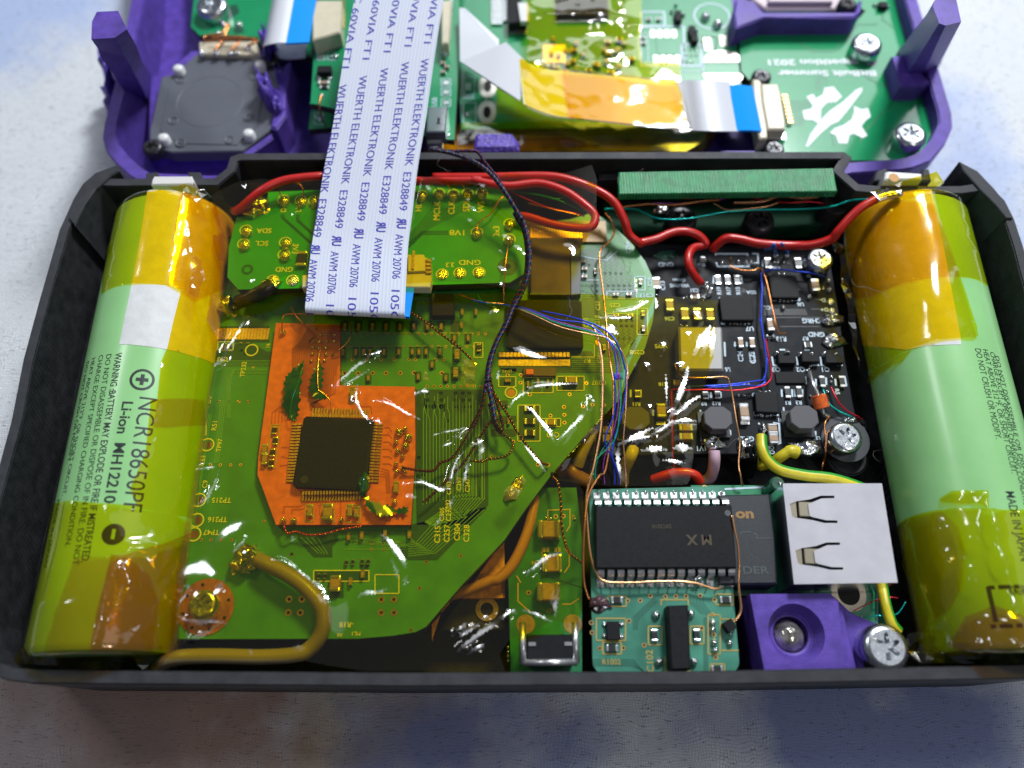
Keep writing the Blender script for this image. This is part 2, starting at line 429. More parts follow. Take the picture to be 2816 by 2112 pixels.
b1 = R(1750, 680, 5.53); b2 = R(2080, 680, 5.183); b3 = R(1680, 1000, 4.88); b4 = R(2050, 960, 4.88)
b5 = R(500, 0, 4.366); b6 = R(1350, 1000, 4.74); b7 = R(480, 1450, 4.148); b8 = R(780, 1400, 3.881)
# ================================================================ materials in use
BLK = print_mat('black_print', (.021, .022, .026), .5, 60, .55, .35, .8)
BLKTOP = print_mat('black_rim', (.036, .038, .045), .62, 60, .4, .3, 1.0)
PUR = print_mat('purple_print', (.10, .055, .36), .42, 48, .8, .25, .5)
PURR = mat('purple_rough', (.10, .055, .40), .36, var=.35, vscale=14, bump=.8, bscale=16, bdist=.05)
SOLD = mat('solder', (.72, .74, .76), .2, 1, var=.25, vscale=20, bump=.5, bscale=14, bdist=.02)
TIN = mat('tinned', (.68, .69, .70), .3, .9, var=.2, vscale=30)
GOLD = mat('gold_pad', (.78, .55, .22), .32, 1, var=.15, vscale=20)
COPP = mat('copper', (.80, .36, .16), .28, 1)
STEEL = mat('zinc_screw', (.62, .65, .68), .24, 1, var=.25, vscale=14)
DSTEEL = mat('dark_screw', (.03, .03, .035), .3, .4, var=.3)
CHIP = mat('chip_black', (.012, .013, .015), .55, 0, .16, var=.3, vscale=24, bump=.25, bscale=130, bdist=.004)
CHIPG = mat('inductor_grey', (.085, .085, .095), .62, var=.2, vscale=30, bump=.2, bscale=90, bdist=.004)
TAN = mat('ceramic_tan', (.36, .24, .15), .45, var=.15)
RESI = mat('resistor_black', (.022, .026, .026), .35)
SILK = mat('silk_white', (.62, .68, .72), .5)
SILKB = mat('silk_bluish', (.55, .68, .80), .5)
SILKY = mat('silk_lime', (.74, .80, .40), .5)
SILKG = mat('silk_gold', (.45, .34, .08), .5)
GRN = mat('mask_green', (.052, .32, .115), .3, var=.12, vscale=2.5, coat=.25)
GRND = mat('mask_green_dark', (.016, .085, .05), .3, var=.15, vscale=6, coat=.25)
GRNL = mat('mask_line', (.14, .42, .14), .45)
EDGE = mat('board_edge', (.055, .05, .028), .6, var=.3)
HOLE = mat('hole_shade', (.006, .006, .005), .7)  # flat near-black faces, painting the shade inside holes
def pcb(name, col, rough=.3, coat=.3, var=.1): return mat(name, col, rough, var=var, vscale=2.5, coat=coat)
KAP = film_mat('kapton', (.95, .80, .07), .06)
KAPB = film_mat('kapton_loose', (.95, .80, .06), .075, gloss=1.5)
KGLINT = film_mat('kapton_glint', (.95, .82, .10), .34, base=.19)  # film on the crease strips, gloss raised there to carry the glints
KAPC = film_mat('kapton_battery', (.98, .81, .035), .10, gloss=.9)
CLEAR = film_mat('clear_glue', (.9, .85, .45), .07)
# ================================================================ cloth
def cloth_mat():
    m = bpy.data.materials.new('cloth'); m.use_nodes = True; n = m.node_tree; b = n.nodes['Principled BSDF']; L = n.links.new
    b.inputs['Roughness'].default_value = .9; b.inputs['Specular IOR Level'].default_value = .15
    tc = n.nodes.new('ShaderNodeTexCoord')
    wv = []
    nzd = n.nodes.new('ShaderNodeTexNoise'); nzd.inputs['Scale'].default_value = 1.2; nzd.inputs['Detail'].default_value = 3; L(tc.outputs['Object'], nzd.inputs[0])
    wob = n.nodes.new('ShaderNodeVectorMath'); wob.operation = 'MULTIPLY_ADD'; wob.inputs[1].default_value = (.5, .5, 0)
    L(nzd.outputs[1], wob.inputs[0]); L(tc.outputs['Object'], wob.inputs[2])
    for ax, sc_ in (('X', 8.6), ('Y', 7.8)):
        t = n.nodes.new('ShaderNodeTexWave'); t.bands_direction = ax; t.inputs['Scale'].default_value = sc_; t.inputs['Distortion'].default_value = 1.6
        t.inputs['Detail'].default_value = 2; t.inputs['Detail Scale'].default_value = 2.2
        L(wob.outputs[0], t.inputs[0]); wv.append(t)
    mx = n.nodes.new('ShaderNodeMath'); mx.operation = 'MULTIPLY'; L(wv[0].outputs[1], mx.inputs[0]); L(wv[1].outputs[1], mx.inputs[1])
    nf = n.nodes.new('ShaderNodeTexNoise'); nf.inputs['Scale'].default_value = 26; nf.inputs['Detail'].default_value = 5; nf.inputs['Roughness'].default_value = .75; L(tc.outputs['Object'], nf.inputs[0])
    mp = n.nodes.new('ShaderNodeMapping'); mp.inputs['Scale'].default_value = (1.1, 5, 1); L(tc.outputs['Object'], mp.inputs[0])
    sl = n.nodes.new('ShaderNodeTexNoise'); sl.inputs['Scale'].default_value = 2.6; sl.inputs['Detail'].default_value = 4; L(mp.outputs[0], sl.inputs[0])
    hs = n.nodes.new('ShaderNodeMath'); hs.operation = 'ADD'; L(mx.outputs[0], hs.inputs[0]); L(nf.outputs[0], hs.inputs[1])
    hs2 = n.nodes.new('ShaderNodeMath'); hs2.operation = 'ADD'; L(hs.outputs[0], hs2.inputs[0]); L(sl.outputs[0], hs2.inputs[1])
    bp = n.nodes.new('ShaderNodeBump'); bp.inputs['Strength'].default_value = .5; bp.inputs['Distance'].default_value = .02
    L(hs2.outputs[0], bp.inputs['Height']); L(bp.outputs[0], b.inputs['Normal'])
    # printed blots
    base = n.nodes.new('ShaderNodeMix'); base.data_type = 'RGBA'; base.inputs[6].default_value = (.58, .61, .64, 1); base.inputs[7].default_value = (.79, .82, .86, 1)
    r0 = n.nodes.new('ShaderNodeMapRange'); r0.inputs[1].default_value = .02; r0.inputs[2].default_value = .30; L(mx.outputs[0], r0.inputs[0]); L(r0.outputs[0], base.inputs[0])
    prev = base.outputs[2]
    sx = n.nodes.new('ShaderNodeSeparateXYZ'); L(tc.outputs['Object'], sx.inputs[0])
    def blot(col, cx, cy, rx, ry, amt, seed):
        nonlocal prev
        m2 = n.nodes.new('ShaderNodeMapping'); m2.inputs['Location'].default_value = (-cx/rx, -cy/ry, 0); m2.inputs['Scale'].default_value = (1/rx, 1/ry, 0)
        L(tc.outputs['Object'], m2.inputs[0])
        ln = n.nodes.new('ShaderNodeVectorMath'); ln.operation = 'LENGTH'; L(m2.outputs[0], ln.inputs[0])
        nz = n.nodes.new('ShaderNodeTexNoise'); nz.noise_dimensions = '4D'; nz.inputs['W'].default_value = seed; nz.inputs['Scale'].default_value = .75; nz.inputs['Detail'].default_value = 5; L(tc.outputs['Object'], nz.inputs[0])
        ad = n.nodes.new('ShaderNodeMath'); ad.operation = 'MULTIPLY_ADD'; ad.inputs[1].default_value = -2.4; L(nz.outputs[0], ad.inputs[0]); L(ln.outputs['Value'], ad.inputs[2])
        mr = n.nodes.new('ShaderNodeMapRange'); mr.inputs[1].default_value = -.1; mr.inputs[2].default_value = -.8; mr.inputs[3].default_value = 0; mr.inputs[4].default_value = amt; L(ad.outputs[0], mr.inputs[0])
        q = n.nodes.new('ShaderNodeMix'); q.data_type = 'RGBA'; q.inputs[7].default_value = (*col, 1); L(mr.outputs[0], q.inputs[0]); L(prev, q.inputs[6]); prev = q.outputs[2]
    for a in blots: blot(*a)
    # open gaps between the threads
    gp = n.nodes.new('ShaderNodeTexNoise'); gp.inputs['Scale'].default_value = 9; gp.inputs['Detail'].default_value = 2; gm = n.nodes.new('ShaderNodeMapping'); gm.inputs['Scale'].default_value = (1, 3.2, 1)
    L(tc.outputs['Object'], gm.inputs[0]); L(gm.outputs[0], gp.inputs[0])
    gr = n.nodes.new('ShaderNodeMapRange'); gr.inputs[1].default_value = .58; gr.inputs[2].default_value = .68; L(gp.outputs[0], gr.inputs[0])
    inv = n.nodes.new('ShaderNodeMath'); inv.operation = 'SUBTRACT'; inv.inputs[0].default_value = 1; L(r0.outputs[0], inv.inputs[1])
    gx = n.nodes.new('ShaderNodeMath'); gx.operation = 'MULTIPLY'; L(gr.outputs[0], gx.inputs[0]); L(inv.outputs[0], gx.inputs[1])
    gk = n.nodes.new('ShaderNodeMath'); gk.operation = 'MULTIPLY'; gk.inputs[1].default_value = .7; L(gx.outputs[0], gk.inputs[0])
    q = n.nodes.new('ShaderNodeMix'); q.data_type = 'RGBA'; q.inputs[7].default_value = (.12, .12, .14, 1); L(gk.outputs[0], q.inputs[0]); L(prev, q.inputs[6])
    L(q.outputs[2], b.inputs['Base Color']); return m
def wc(u, v): p = W(u, v, 0); return p.x, p.y-16
blots = [((.32, .16, .09), *wc(420, 2020), 4.2, 1.9, .8, 1), ((.40, .34, .20), *wc(1080, 2060), 1.6, 1.4, .6, 5), ((.12, .17, .44), *wc(1320, 2060), 1.9, 1.3, .7, 2.2),
         ((.13, .18, .46), *wc(2380, 2000), 3.0, 1.1, .75, 3.1), ((.34, .46, .78), *wc(60, 10), 2.4, 2.4, .7, 4.4), ((.42, .52, .80), *wc(2600, 480), 2.2, 2.4, .7, 7.3), ((.26, .20, .20), *wc(60, 2050), 2.0, 1.6, .6, 9)]
b = MB(); nx, ny = 120, 110
P = []
for j in range(ny+1):
    for i in range(nx+1):
        x = -24+48*i/nx; y = -9+50*j/ny; q = Vector((x*.16, y*.16, 0))
        far = max(0, abs(x)-9.5)*.012+max(0, y-17)*.01
        P.append((x, y, -.02+min(.35, far)*noise.noise(q*1.6)*1.6+.03*min(1, far*20)*noise.noise(q*7)))
b.add(P, [[j*(nx+1)+i, j*(nx+1)+i+1, (j+1)*(nx+1)+i+1, (j+1)*(nx+1)+i] for j in range(ny) for i in range(nx)])
o = b.build('tablecloth', cloth_mat(), smooth=True, kind='structure'); o['label'] = 'white woven tablecloth with faint blue and brown print'
# ================================================================ black shell
RZ = 17.5
out = [(90, 1880), (20, 1872), (-40, 1850), (-82, 1800), (-95, 1720), (-80, 1600), (-45, 1430), (29, 1158), (62, 990), (105, 830), (162, 631), (181, 590), (198, 552), (226, 512), (255, 488)]
mid = [(330, 490), (470, 488), (590, 488), (622, 462), (632, 430), (660, 420), (1400, 417), (2040, 416), (2322, 416), (2345, 432), (2322, 470), (2362, 505), (2420, 510), (2640, 510)]
out2 = [(2705, 500), (2737, 523), (2765, 551), (2790, 600), (2816, 678), (2900, 990), (2985, 1330), (3045, 1600), (3058, 1740), (3020, 1820), (2950, 1858), (2860, 1866), (1900, 1884), (1100, 1888)]
OUT = px(out+mid+out2, RZ)
if area(OUT) < 0: OUT = OUT[::-1]
INN = inset(OUT, .16)
rs = W(1300, 1000, 0); shell = thing('console_back_shell', 'black 3D printed console back shell lying open, filled with circuit boards and two batteries', 'electronics case', (rs.x, rs.y, 0))
b = MB(); b.prism(OUT, .3, 2.4, bottom=True); fl = b.build('shell_floor', BLK, shell)
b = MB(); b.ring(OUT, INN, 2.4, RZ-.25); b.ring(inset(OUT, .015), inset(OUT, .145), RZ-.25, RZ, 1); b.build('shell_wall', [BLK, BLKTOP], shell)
# corner horns
for hp in ([(321, 452), (327, 470), (300, 486), (262, 520), (232, 566), (205, 620), (188, 600), (200, 548), (226, 505), (262, 474)],
           [(2639, 443), (2690, 470), (2737, 520), (2768, 558), (2786, 600), (2768, 600), (2740, 565), (2700, 525), (2650, 468)]):
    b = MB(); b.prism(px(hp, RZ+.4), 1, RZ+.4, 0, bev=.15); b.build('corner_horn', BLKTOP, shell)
# low hinge tabs that show through the notches
for tb in (z1(985, 1165, 1060, 1160, 1085, 1200, 1085, 1245, 975, 1245), z1(1262, 1160, 1350, 1160, 1380, 1215, 1375, 1250, 1300, 1250), z3(1530, 790, 1575, 775, 1590, 800, 1590, 835, 1520, 835), z3(1745, 780, 1775, 780, 1785, 835, 1740, 835)):
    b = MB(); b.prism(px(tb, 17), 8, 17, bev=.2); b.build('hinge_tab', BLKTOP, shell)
# ribs and ledges on the floor and walls
b = MB(); b.prism(px(a4(520, 0, 1130, 0, 1250, 190, 400, 210, 330, 100), 3.6), 2.4, 3.6)
for k in range(11):
    rr = 4.2+k*.75; c = W(*a4(930, -60)[0], 3.7); arc = [(c.x+rr/10*math.cos(t/12*math.pi*.9+math.pi*1.02), c.y+rr/10*math.sin(t/12*math.pi*.9+math.pi*1.02)) for t in range(13)]
    L_, R_ = offs(arc, .016), offs(arc, -.016); b.prism(L_+R_[::-1], 3.6, 3.72)
b.build('floor_pad', BLK, shell)
b = MB(); b.cyl(W(*a5(1890, 800)[0], 6), 3.2, 2.4, 6.6, 28, bev=.4); b.build('screw_boss', BLK, shell)
b = MB(); b.cyl(W(*a6(1870, 470)[0], 12), 2.1, 2.4, 13, 20, bev=.3); b.build('screw_boss', BLK, shell)
b = MB(); b.prism(px([(300, 560), (345, 545), (330, 640), (240, 1000), (120, 1500), (60, 1800), (-30, 1800), (10, 1500), (100, 1050), (210, 700)], 6), 2.4, 6); b.build('side_ledge', BLK, shell)
b = MB(); b.prism(px([(1650, 478), (2330, 478), (2330, 462), (1650, 462)], 16), 2.4, 14.5); b.build('back_ledge', BLK, shell)
# ================================================================ batteries
class Cyl:
    def __init__(s, A, B, r):
        s.A = A; s.B = B; s.r = r; s.d = (B-A).normalized(); s.L = (B-A).length; s.side = s.d.cross(Vector((0, 0, 1))).normalized(); s.up = Vector((0, 0, 1))
    def p(s, th, t, dr=0): return s.A+s.d*t+(s.side*math.sin(th)+s.up*math.cos(th))*(s.r+dr)
    def hit(s, u, v, dr=0):
        o = Vector((0, 0, H/10)); q = ray(u, v).normalized(); r = s.r+dr; w0 = o-s.A
        a = q-s.d*q.dot(s.d); c = w0-s.d*w0.dot(s.d); A_ = a.dot(a); B_ = 2*a.dot(c); C_ = c.dot(c)-r*r; D = B_*B_-4*A_*C_
        if D < 0: t = -B_/2/A_
        else: t = (-B_-math.sqrt(D))/2/A_
        h = o+q*t-s.A; return math.atan2(h.dot(s.side), h.z), h.dot(s.d)
# the cylinder's side vector points to picture left when its axis runs towards the viewer
BZ = 11.9; BR = .925
LB = Cyl(W(503, 552, BZ), W(291, 1790, BZ), BR); RB = Cyl(W(2466, 540, BZ), W(2748, 1790, BZ), BR)
def refit(C, va, vb):
    def tv(v):
        lo, hi = -2.0, C.L+2
        for _ in range(40):
            m_ = (lo+hi)/2
            if proj(C.p(0, m_))[1] < v: lo = m_
            else: hi = m_
        return lo
    return Cyl(C.A+C.d*tv(va), C.A+C.d*tv(vb), C.r)
LB = refit(LB, 518, 1795); RB = refit(RB, 516, 1790)
print('battery lengths', LB.L*10, RB.L*10, 'side', LB.side)
CELL = mat('cell_sleeve', (.29, .61, .25), .30, var=.06, vscale=1.5, coat=.15)
INK = mat('ink_dark', (.012, .022, .022), .5)
def battery(C, label):
    t = thing('battery_cell', label, 'battery', (C.A.x, C.A.y, .24), 'lithium cells at the two ends of the shell')
    b = MB(); n = 64; r = C.r; prof = [(.001, .02), (r*.55, .02), (r*.6, .06), (r*.93, .06), (r, .13)]+[(r, .13+(C.L-.26)*k/6) for k in range(1, 7)]+[(r*.93, C.L-.04), (r*.6, C.L-.04), (.001, C.L-.04)]
    for rr, tt in prof:
        for k in range(n):
            th = 2*math.pi*k/n; b.v.append(tuple(C.A+C.d*tt+(C.side*math.sin(th)+C.up*math.cos(th))*rr))
    for j in range(len(prof)-1):
        for k in range(n): b.f.append([j*n+k, j*n+(k+1) % n, (j+1)*n+(k+1) % n, (j+1)*n+k]); b.m.append(0)
    b.build('sleeve', CELL, t, smooth=True, ang=50)
    return t
BLl = battery(LB, 'green left battery cell printed with a plus sign and code lettering')
BRr = battery(RB, 'green right battery cell with a plain middle, printed MADE IN JAPAN near its edge')
def cyl_text(b, C, txt, p0, p1, hmm, bold=0, dr=.002, fit=True, mi=0):
    th0, t0 = C.hit(*p0); th1, t1 = C.hit(*p1); vs, _ = glyphs(txt, bold, 'LEFT', 10)
    wd = max(v[0] for v in vs); k = (t1-t0)/wd; kh = hmm/10/.7; s_ = -1 if C.side.x < 0 else 1
    def fn(x, y):
        tt = t0+x*k; th = th0+(th1-th0)*(x/wd)+s_*(y-.35)*kh/C.r
        return C.p(th, tt, dr)
    b.text(txt, fn, mi, bold, 10)
b = MB()
b = MB(); cyl_text(b, LB, 'WARNING :BATTERY MAY EXPLODE OR FIRE IF MISTREATED.', vv(257, 762)[0], vv(183, 1215)[0], .95, .012); b.build('printed_line', INK, BLl, kind='stuff')
b = MB(); cyl_text(b, LB, 'DO NOT DISASSEMBLE OR DISPOSE OF IN FIRE. DO NOT', vv(236, 764)[0], vv(163, 1220)[0], .85); b.build('printed_line', INK, BLl, kind='stuff')
b = MB(); cyl_text(b, LB, 'CHARGE EXCEPT SPECIFIED CHARGING CONDITION.', vv(219, 766)[0], vv(146, 1180)[0], .85); b.build('printed_line', INK, BLl, kind='stuff')
b = MB(); cyl_text(b, LB, 'HEAT ABOVE 212°F, OR SHORT CIRCUIT.', vv(203, 772)[0], vv(138, 1070)[0], .85); b.build('printed_line', INK, BLl, kind='stuff')
b = MB(); cyl_text(b, LB, 'DO NOT CRUSH OR MODIFY.', vv(190, 780)[0], vv(148, 1000)[0], .85); b.build('printed_line', INK, BLl, kind='stuff')
b = MB(); cyl_text(b, LB, 'MADE IN JAPAN', vv(127, 1078)[0], vv(98, 1225)[0], .9); b.build('printed_line', INK, BLl, kind='stuff')
b = MB(); cyl_text(b, LB, 'NCR18650PF', vv(322, 856)[0], vv(286, 1105)[0], 2.3); b.build('printed_line', INK, BLl, kind='stuff')
b = MB(); cyl_text(b, LB, 'Li-ion  MH12210', vv(277, 866)[0], vv(236, 1087)[0], 1.35, .02); b.build('printed_line', INK, BLl, kind='stuff')
def cyl_disc(b, C, uv, r0, r1, n=32, dr=.0025, mi=0):
    th, t = C.hit(*uv); P = []
    for rr in (r0, r1):
        for k in range(n): a = 2*math.pi*k/n; P.append(C.p(th+math.cos(a)*rr/10/C.r, t+math.sin(a)*rr/10, dr))
    if r0: b.add(P, [[k, (k+1) % n, n+(k+1) % n, n+k] for k in range(n)], mi)
    else:
        K = [C.p(th+math.cos(2*math.pi*k/n)*r1*q/50/C.r, t+math.sin(2*math.pi*k/n)*r1*q/50, dr) for q in (5, 4, 3, 2, 1) for k in range(n)]+[C.p(th, t, dr)]
        b.add(K, [[q*n+k, (q+1)*n+k, (q+1)*n+(k+1) % n, q*n+(k+1) % n] for q in range(4) for k in range(n)]+[[4*n+k, 5*n, 4*n+(k+1) % n] for k in range(n)], mi)
def cyl_bar(b, C, uv, l, w_, ang, dr=.003, mi=0):
    th, t = C.hit(*uv); P = []; ca, sa = math.cos(ang), math.sin(ang)
    for x, y in ((-l, -w_), (0, -w_), (l, -w_), (l, w_), (0, w_), (-l, w_)):
        X = x*ca-y*sa; Y = x*sa+y*ca; P.append(C.p(th+X/20/C.r, t+Y/20, dr))
    b.add(P, [[0, 1, 4, 5], [1, 2, 3, 4]], mi)
b = MB(); q = vv(307, 820)[0]; cyl_disc(b, LB, q, 1.25, 1.6); cyl_bar(b, LB, q, 1.6, .5, 0, .0035); cyl_bar(b, LB, q, 1.6, .5, math.pi/2); b.build('plus_sign', INK, BLl)
b = MB(); q = vv(245, 1154)[0]; cyl_disc(b, LB, q, 0, 1.35, dr=.0045); b.build('minus_disc', INK, BLl)
b = MB(); cyl_bar(b, LB, q, .42, 1.3, 0, .0075); b.build('minus_bar', CELL, BLl)
b = MB()
b = MB(); cyl_text(b, RB, 'DO NOT CRUSH OR MODIFY.', vv(2112, 752)[0], vv(2158, 948)[0], .9); b.build('printed_line', INK, BRr, kind='stuff')
b = MB(); cyl_text(b, RB, 'HEAT ABOVE 212°F, OR SHORT CIRCUIT.', vv(2128, 754)[0], vv(2192, 1023)[0], .9); b.build('printed_line', INK, BRr, kind='stuff')
b = MB(); cyl_text(b, RB, 'CHARGE EXCEPT SPECIFIED CHARGING CONDITION.', vv(2143, 760)[0], vv(2222, 1110)[0], .9); b.build('printed_line', INK, BRr, kind='stuff')
b = MB(); cyl_text(b, RB, 'DO NOT DISASSEMBLE OR DISPOSE OF IN FIRE.', vv(2153, 768)[0], vv(2245, 1150)[0], .9); b.build('printed_line', INK, BRr, kind='stuff')
b = MB(); cyl_text(b, RB, 'MADE IN JAPAN', vv(2181, 1060)[0], vv(2215, 1212)[0], 1.15, .006); b.build('printed_line', INK, BRr, kind='stuff')
b = MB(); cyl_text(b, RB, '@', vv(2203, 1263)[0], vv(2207, 1285)[0], 1.6, .01); b.build('printed_line', INK, BRr, kind='stuff')
b = MB()
for (x, y, l, w_, a_) in ((2143, 1305, .5, 4.2, 0), (2168, 1268, 3.4, .5, 0), (2175, 1352, 3.4, .5, 0)): cyl_bar(b, RB, vv(x, y)[0], l, w_, a_)
b.build('printed_bracket', INK, BRr, kind='stuff')
# ---------------------------------------------------------------- tapes on the cells
def cyl_sheet(name, C, poly, m, dr, label, cat, group=None, step=.06, bumps=.005, seed=0, bubbles=(), lift=None, smooth=True, folds=(), extra=10):
    """poly in pixels, laid onto the cell; bubbles: (u, v, radius mm, height mm)"""
    D = [C.hit(u, v) for u, v in poly]; D = [(th*C.r, t) for th, t in D]; bb = [(*C.hit(u, v), r/10, h/10) for u, v, r, h in bubbles]
    fo_ = []
    for pts, w_, h in folds:
        Q = [C.hit(*p) for p in pts]; fo_.append(([Vector((a*C.r, t)) for a, t in Q], w_/10, h/10))
    for k in range(int(extra)):
        i = random.randrange(len(D)); a = Vector(D[i]).lerp(Vector(D[(i+2) % len(D)]), random.random()); l = random.uniform(.15, .7); an = random.uniform(-1, 1)+(math.pi/2 if random.random() < .7 else 0)
        fo_.append(([a, a+Vector((math.cos(an), math.sin(an)))*l*.6, a+Vector((math.cos(an+.4), math.sin(an+.4)))*l], random.uniform(.25, .5)/10, random.uniform(.08, .25)/10))
    def zf(x, y):
        th = x/C.r; e = dr/10+bumps*(noise.noise(Vector((x*1.3+seed, y*1.1, seed)))+.5*noise.noise(Vector((x*4+seed, y*3, seed*2))))
        for (bt, by, br, bh) in bb:
            d2 = ((x-bt*C.r)**2+((y-by)*.6)**2)/br**2
            if d2 < 6: e += bh*math.exp(-d2)
        for Q, w_, h in fo_:
            best = 9
            for i in range(len(Q)-1):
                d, t_ = seg_d(Vector((x, y)), Q[i], Q[i+1]); best = min(best, d)
            if best < w_*3: e += h*math.exp(-(best/w_)**2)
        if lift: e += lift(x, y)
        e = max(.0035, e)
        if y < .04: q = .04-y; e -= min(.55, q)*.9; y = .04-min(q, .05)-dr/100-.01*noise.noise(Vector((x*5, q*5, seed)))
        if y > C.L-.04: q = y-C.L+.04; e -= min(.55, q)*.9; y = C.L-.04+min(q, .05)+dr/100
        return C.p(th, y, e)
    mb = sheet(D, step, zf); o = mb.build(name, m, smooth=smooth)
    return tag(o, label, cat, group)
WHT = mat('white_sticker', (.66, .67, .68), .6, var=.08, vscale=6, bump=.15, bscale=20)
GT = 'strips of yellow tape on the battery cells'
cyl_sheet('paper_label', LB, z4(965, 150, 1500, 150, 1540, 700, 1520, 1360, 1380, 1300, 1240, 1250, 1085, 1212, 930, 1188, 778, 1178, 860, 780, 905, 540), WHT, .03, 'white paper strip on the left cell, partly bare and partly under yellow tape', 'sticker', bumps=.0, extra=0)
cyl_sheet('yellow_tape', LB, z4(770, 140, 1440, 140, 1530, 300, 1530, 860, 1240, 845, 1120, 800, 940, 785, 780, 795, 665, 850, 655, 600), KAPC, .09, 'yellow tape wrapped round the upper end of the left cell, over the white strip', 'tape', GT,
          bubbles=[(*z4(1300, 700)[0], 1.2, .5), (*z4(1370, 300)[0], .8, .4)], seed=2)
cyl_sheet('yellow_tape', LB, z4(1180, 825, 1240, 845, 1530, 860, 1530, 1720, 1100, 1720, 1000, 1720, 1030, 1480, 1050, 1290, 1090, 1200, 1135, 1000), KAPC, .12, 'yellow tape down the right side of the left cell, beside the code lettering', 'tape', GT,
          bubbles=[(*z8(1010, 510)[0], 1.1, .6)], seed=5)
cyl_sheet('yellow_tape', LB, z8(860, 0, 1160, 0, 1160, 700, 1000, 660, 780, 610, 745, 500, 830, 300), KAPC, .12, 'lower piece of yellow tape right of the code lettering on the left cell', 'tape', GT, seed=5, bubbles=[(*z8(1010, 510)[0], 1.2, .5), (*z8(890, 260)[0], .9, .3)])
cyl_sheet('yellow_tape', LB, z8(290, 595, 420, 578, 560, 590, 780, 612, 1000, 660, 1080, 700, 1110, 1450, 900, 1460, 300, 1470, 60, 1470, 60, 1300), KAPC, .16, 'yellow tape round the bottom end of the left cell, over the minus sign', 'tape', GT,
          bubbles=[(*z8(720, 1000)[0], 1.2, .6), (*z8(880, 830)[0], 1.5, .7), (*z8(670, 1150)[0], .7, .7)], seed=8, folds=[(z8(400, 590, 350, 850, 280, 1120), .55, .45), (z8(720, 830, 880, 830, 1050, 750), .5, .5), (z8(880, 840, 890, 1000, 1010, 800), .5, .5), (z8(640, 900, 580, 1150), .4, .4)])
cyl_sheet('yellow_tape', LB, z8(430, 905, 640, 895, 730, 900, 850, 1000, 900, 1150, 860, 1460, 500, 1465, 250, 1465), KAPC, .24, 'second layer of orange looking tape on the bottom end of the left cell', 'tape', GT, seed=11, bumps=.012, extra=22,
          bubbles=[(*z8(640, 1000)[0], .5, .5), (*z8(600, 1200)[0], .5, .5)])
cyl_sheet('yellow_tape', LB, z4(1180, 180, 1330, 190, 1400, 260, 1450, 560, 1480, 800, 1260, 900, 1090, 790, 1140, 420), KAPC, .2, 'crumpled second layer of orange looking tape at the top of the left cell', 'tape', GT, seed=14, bumps=.012, extra=22, folds=[(z4(1190, 190, 1170, 420, 1100, 760), .35, .35), (z4(1190, 190, 1250, 600), .35, .35), (z4(1350, 400, 1490, 640), .3, .4), (z4(1380, 280, 1440, 500), .4, .4)])
KAPD = film_mat('kapton_amber', (.96, .62, .02), .10, gloss=1.6)
cyl_sheet('yellow_tape', LB, z8(640, 895, 730, 880, 900, 830, 1060, 750, 1040, 1000, 1000, 1200, 1010, 1430, 520, 1440, 560, 1200), KAPD, .34, 'crumpled amber tape on the right flank of the left cell, below the minus sign', 'tape', GT, seed=16, bumps=.035, extra=55,
          folds=[(z8(725, 830, 850, 835, 1050, 755), .45, .7), (z8(860, 850, 885, 1000, 960, 860), .45, .6), (z8(640, 900, 600, 1100, 540, 1400), .4, .6), (z8(700, 960, 740, 1040), .6, .6)])
# right cell
cyl_sheet('paper_label', RB, z7(1080, 130, 1560, 130, 1650, 560, 1760, 1145, 1760, 1180, 1640, 1182, 1530, 1190, 1400, 1215, 1010, 1200, 950, 600), WHT, .03, 'white paper strip under the yellow tape of the right cell', 'sticker', bumps=0, extra=0)
cyl_sheet('yellow_tape', RB, z7(1000, 130, 1560, 130, 1700, 180, 1800, 300, 1960, 790, 1920, 790, 1860, 755, 1750, 738, 1600, 745, 1400, 780, 1180, 870, 1000, 900), KAPC, .12, 'yellow tape round the upper end of the right cell', 'tape', GT, seed=21)
cyl_sheet('yellow_tape', RB, z7(1000, 300, 1200, 260, 1580, 268, 1640, 420, 1720, 650, 1800, 900, 1862, 1125, 1840, 1142, 1600, 1155, 1420, 1215, 1290, 1290, 1200, 1340, 1000, 1380), KAPC, .26, 'wide flap of orange looking tape on the right cell, its corner curling up', 'tape', GT, seed=24, bumps=.009,
          bubbles=[(*z7(1110, 640)[0], .8, .5), (*z7(1180, 1170)[0], .6, .5), (*z7(1110, 780)[0], .5, .3), (*z7(1310, 740)[0], .4, .3), (*z7(1560, 900)[0], 2.5, .5), (*z7(1220, 560)[0], 2, .4)])
cyl_sheet('yellow_tape', RB, z7(1190, 1350, 1290, 1300, 1440, 1218, 1380, 1290, 1260, 1360, 1180, 1430, 1100, 1420), KAPC, .14, 'thin olive sliver of tape just below the wide flap on the right cell', 'tape', GT, seed=25)
cyl_sheet('yellow_tape', RB, a4(1350, 470, 1400, 420, 1560, 370, 1740, 350, 2000, 362, 2171, 365, 2260, 420, 2330, 1300, 2171, 1300, 1800, 1330, 1400, 1260, 1300, 1100), KAPC, .14, 'yellow tape round the bottom end of the right cell', 'tape', GT, seed=31, bumps=.012, extra=24, folds=[(a4(1960, 375, 2000, 600, 2060, 850, 2150, 1250), .6, .7), (a4(1940, 380, 1950, 560, 2010, 700), .4, .5)],
          bubbles=[(*a4(1680, 720)[0], .7, .6), (*a4(1830, 560)[0], .9, .6), (*a4(1820, 830)[0], .8, .8), (*a4(2000, 700)[0], .8, .9), (*a4(2090, 1000)[0], .7, .8), (*a4(1960, 480)[0], .8, .9)])
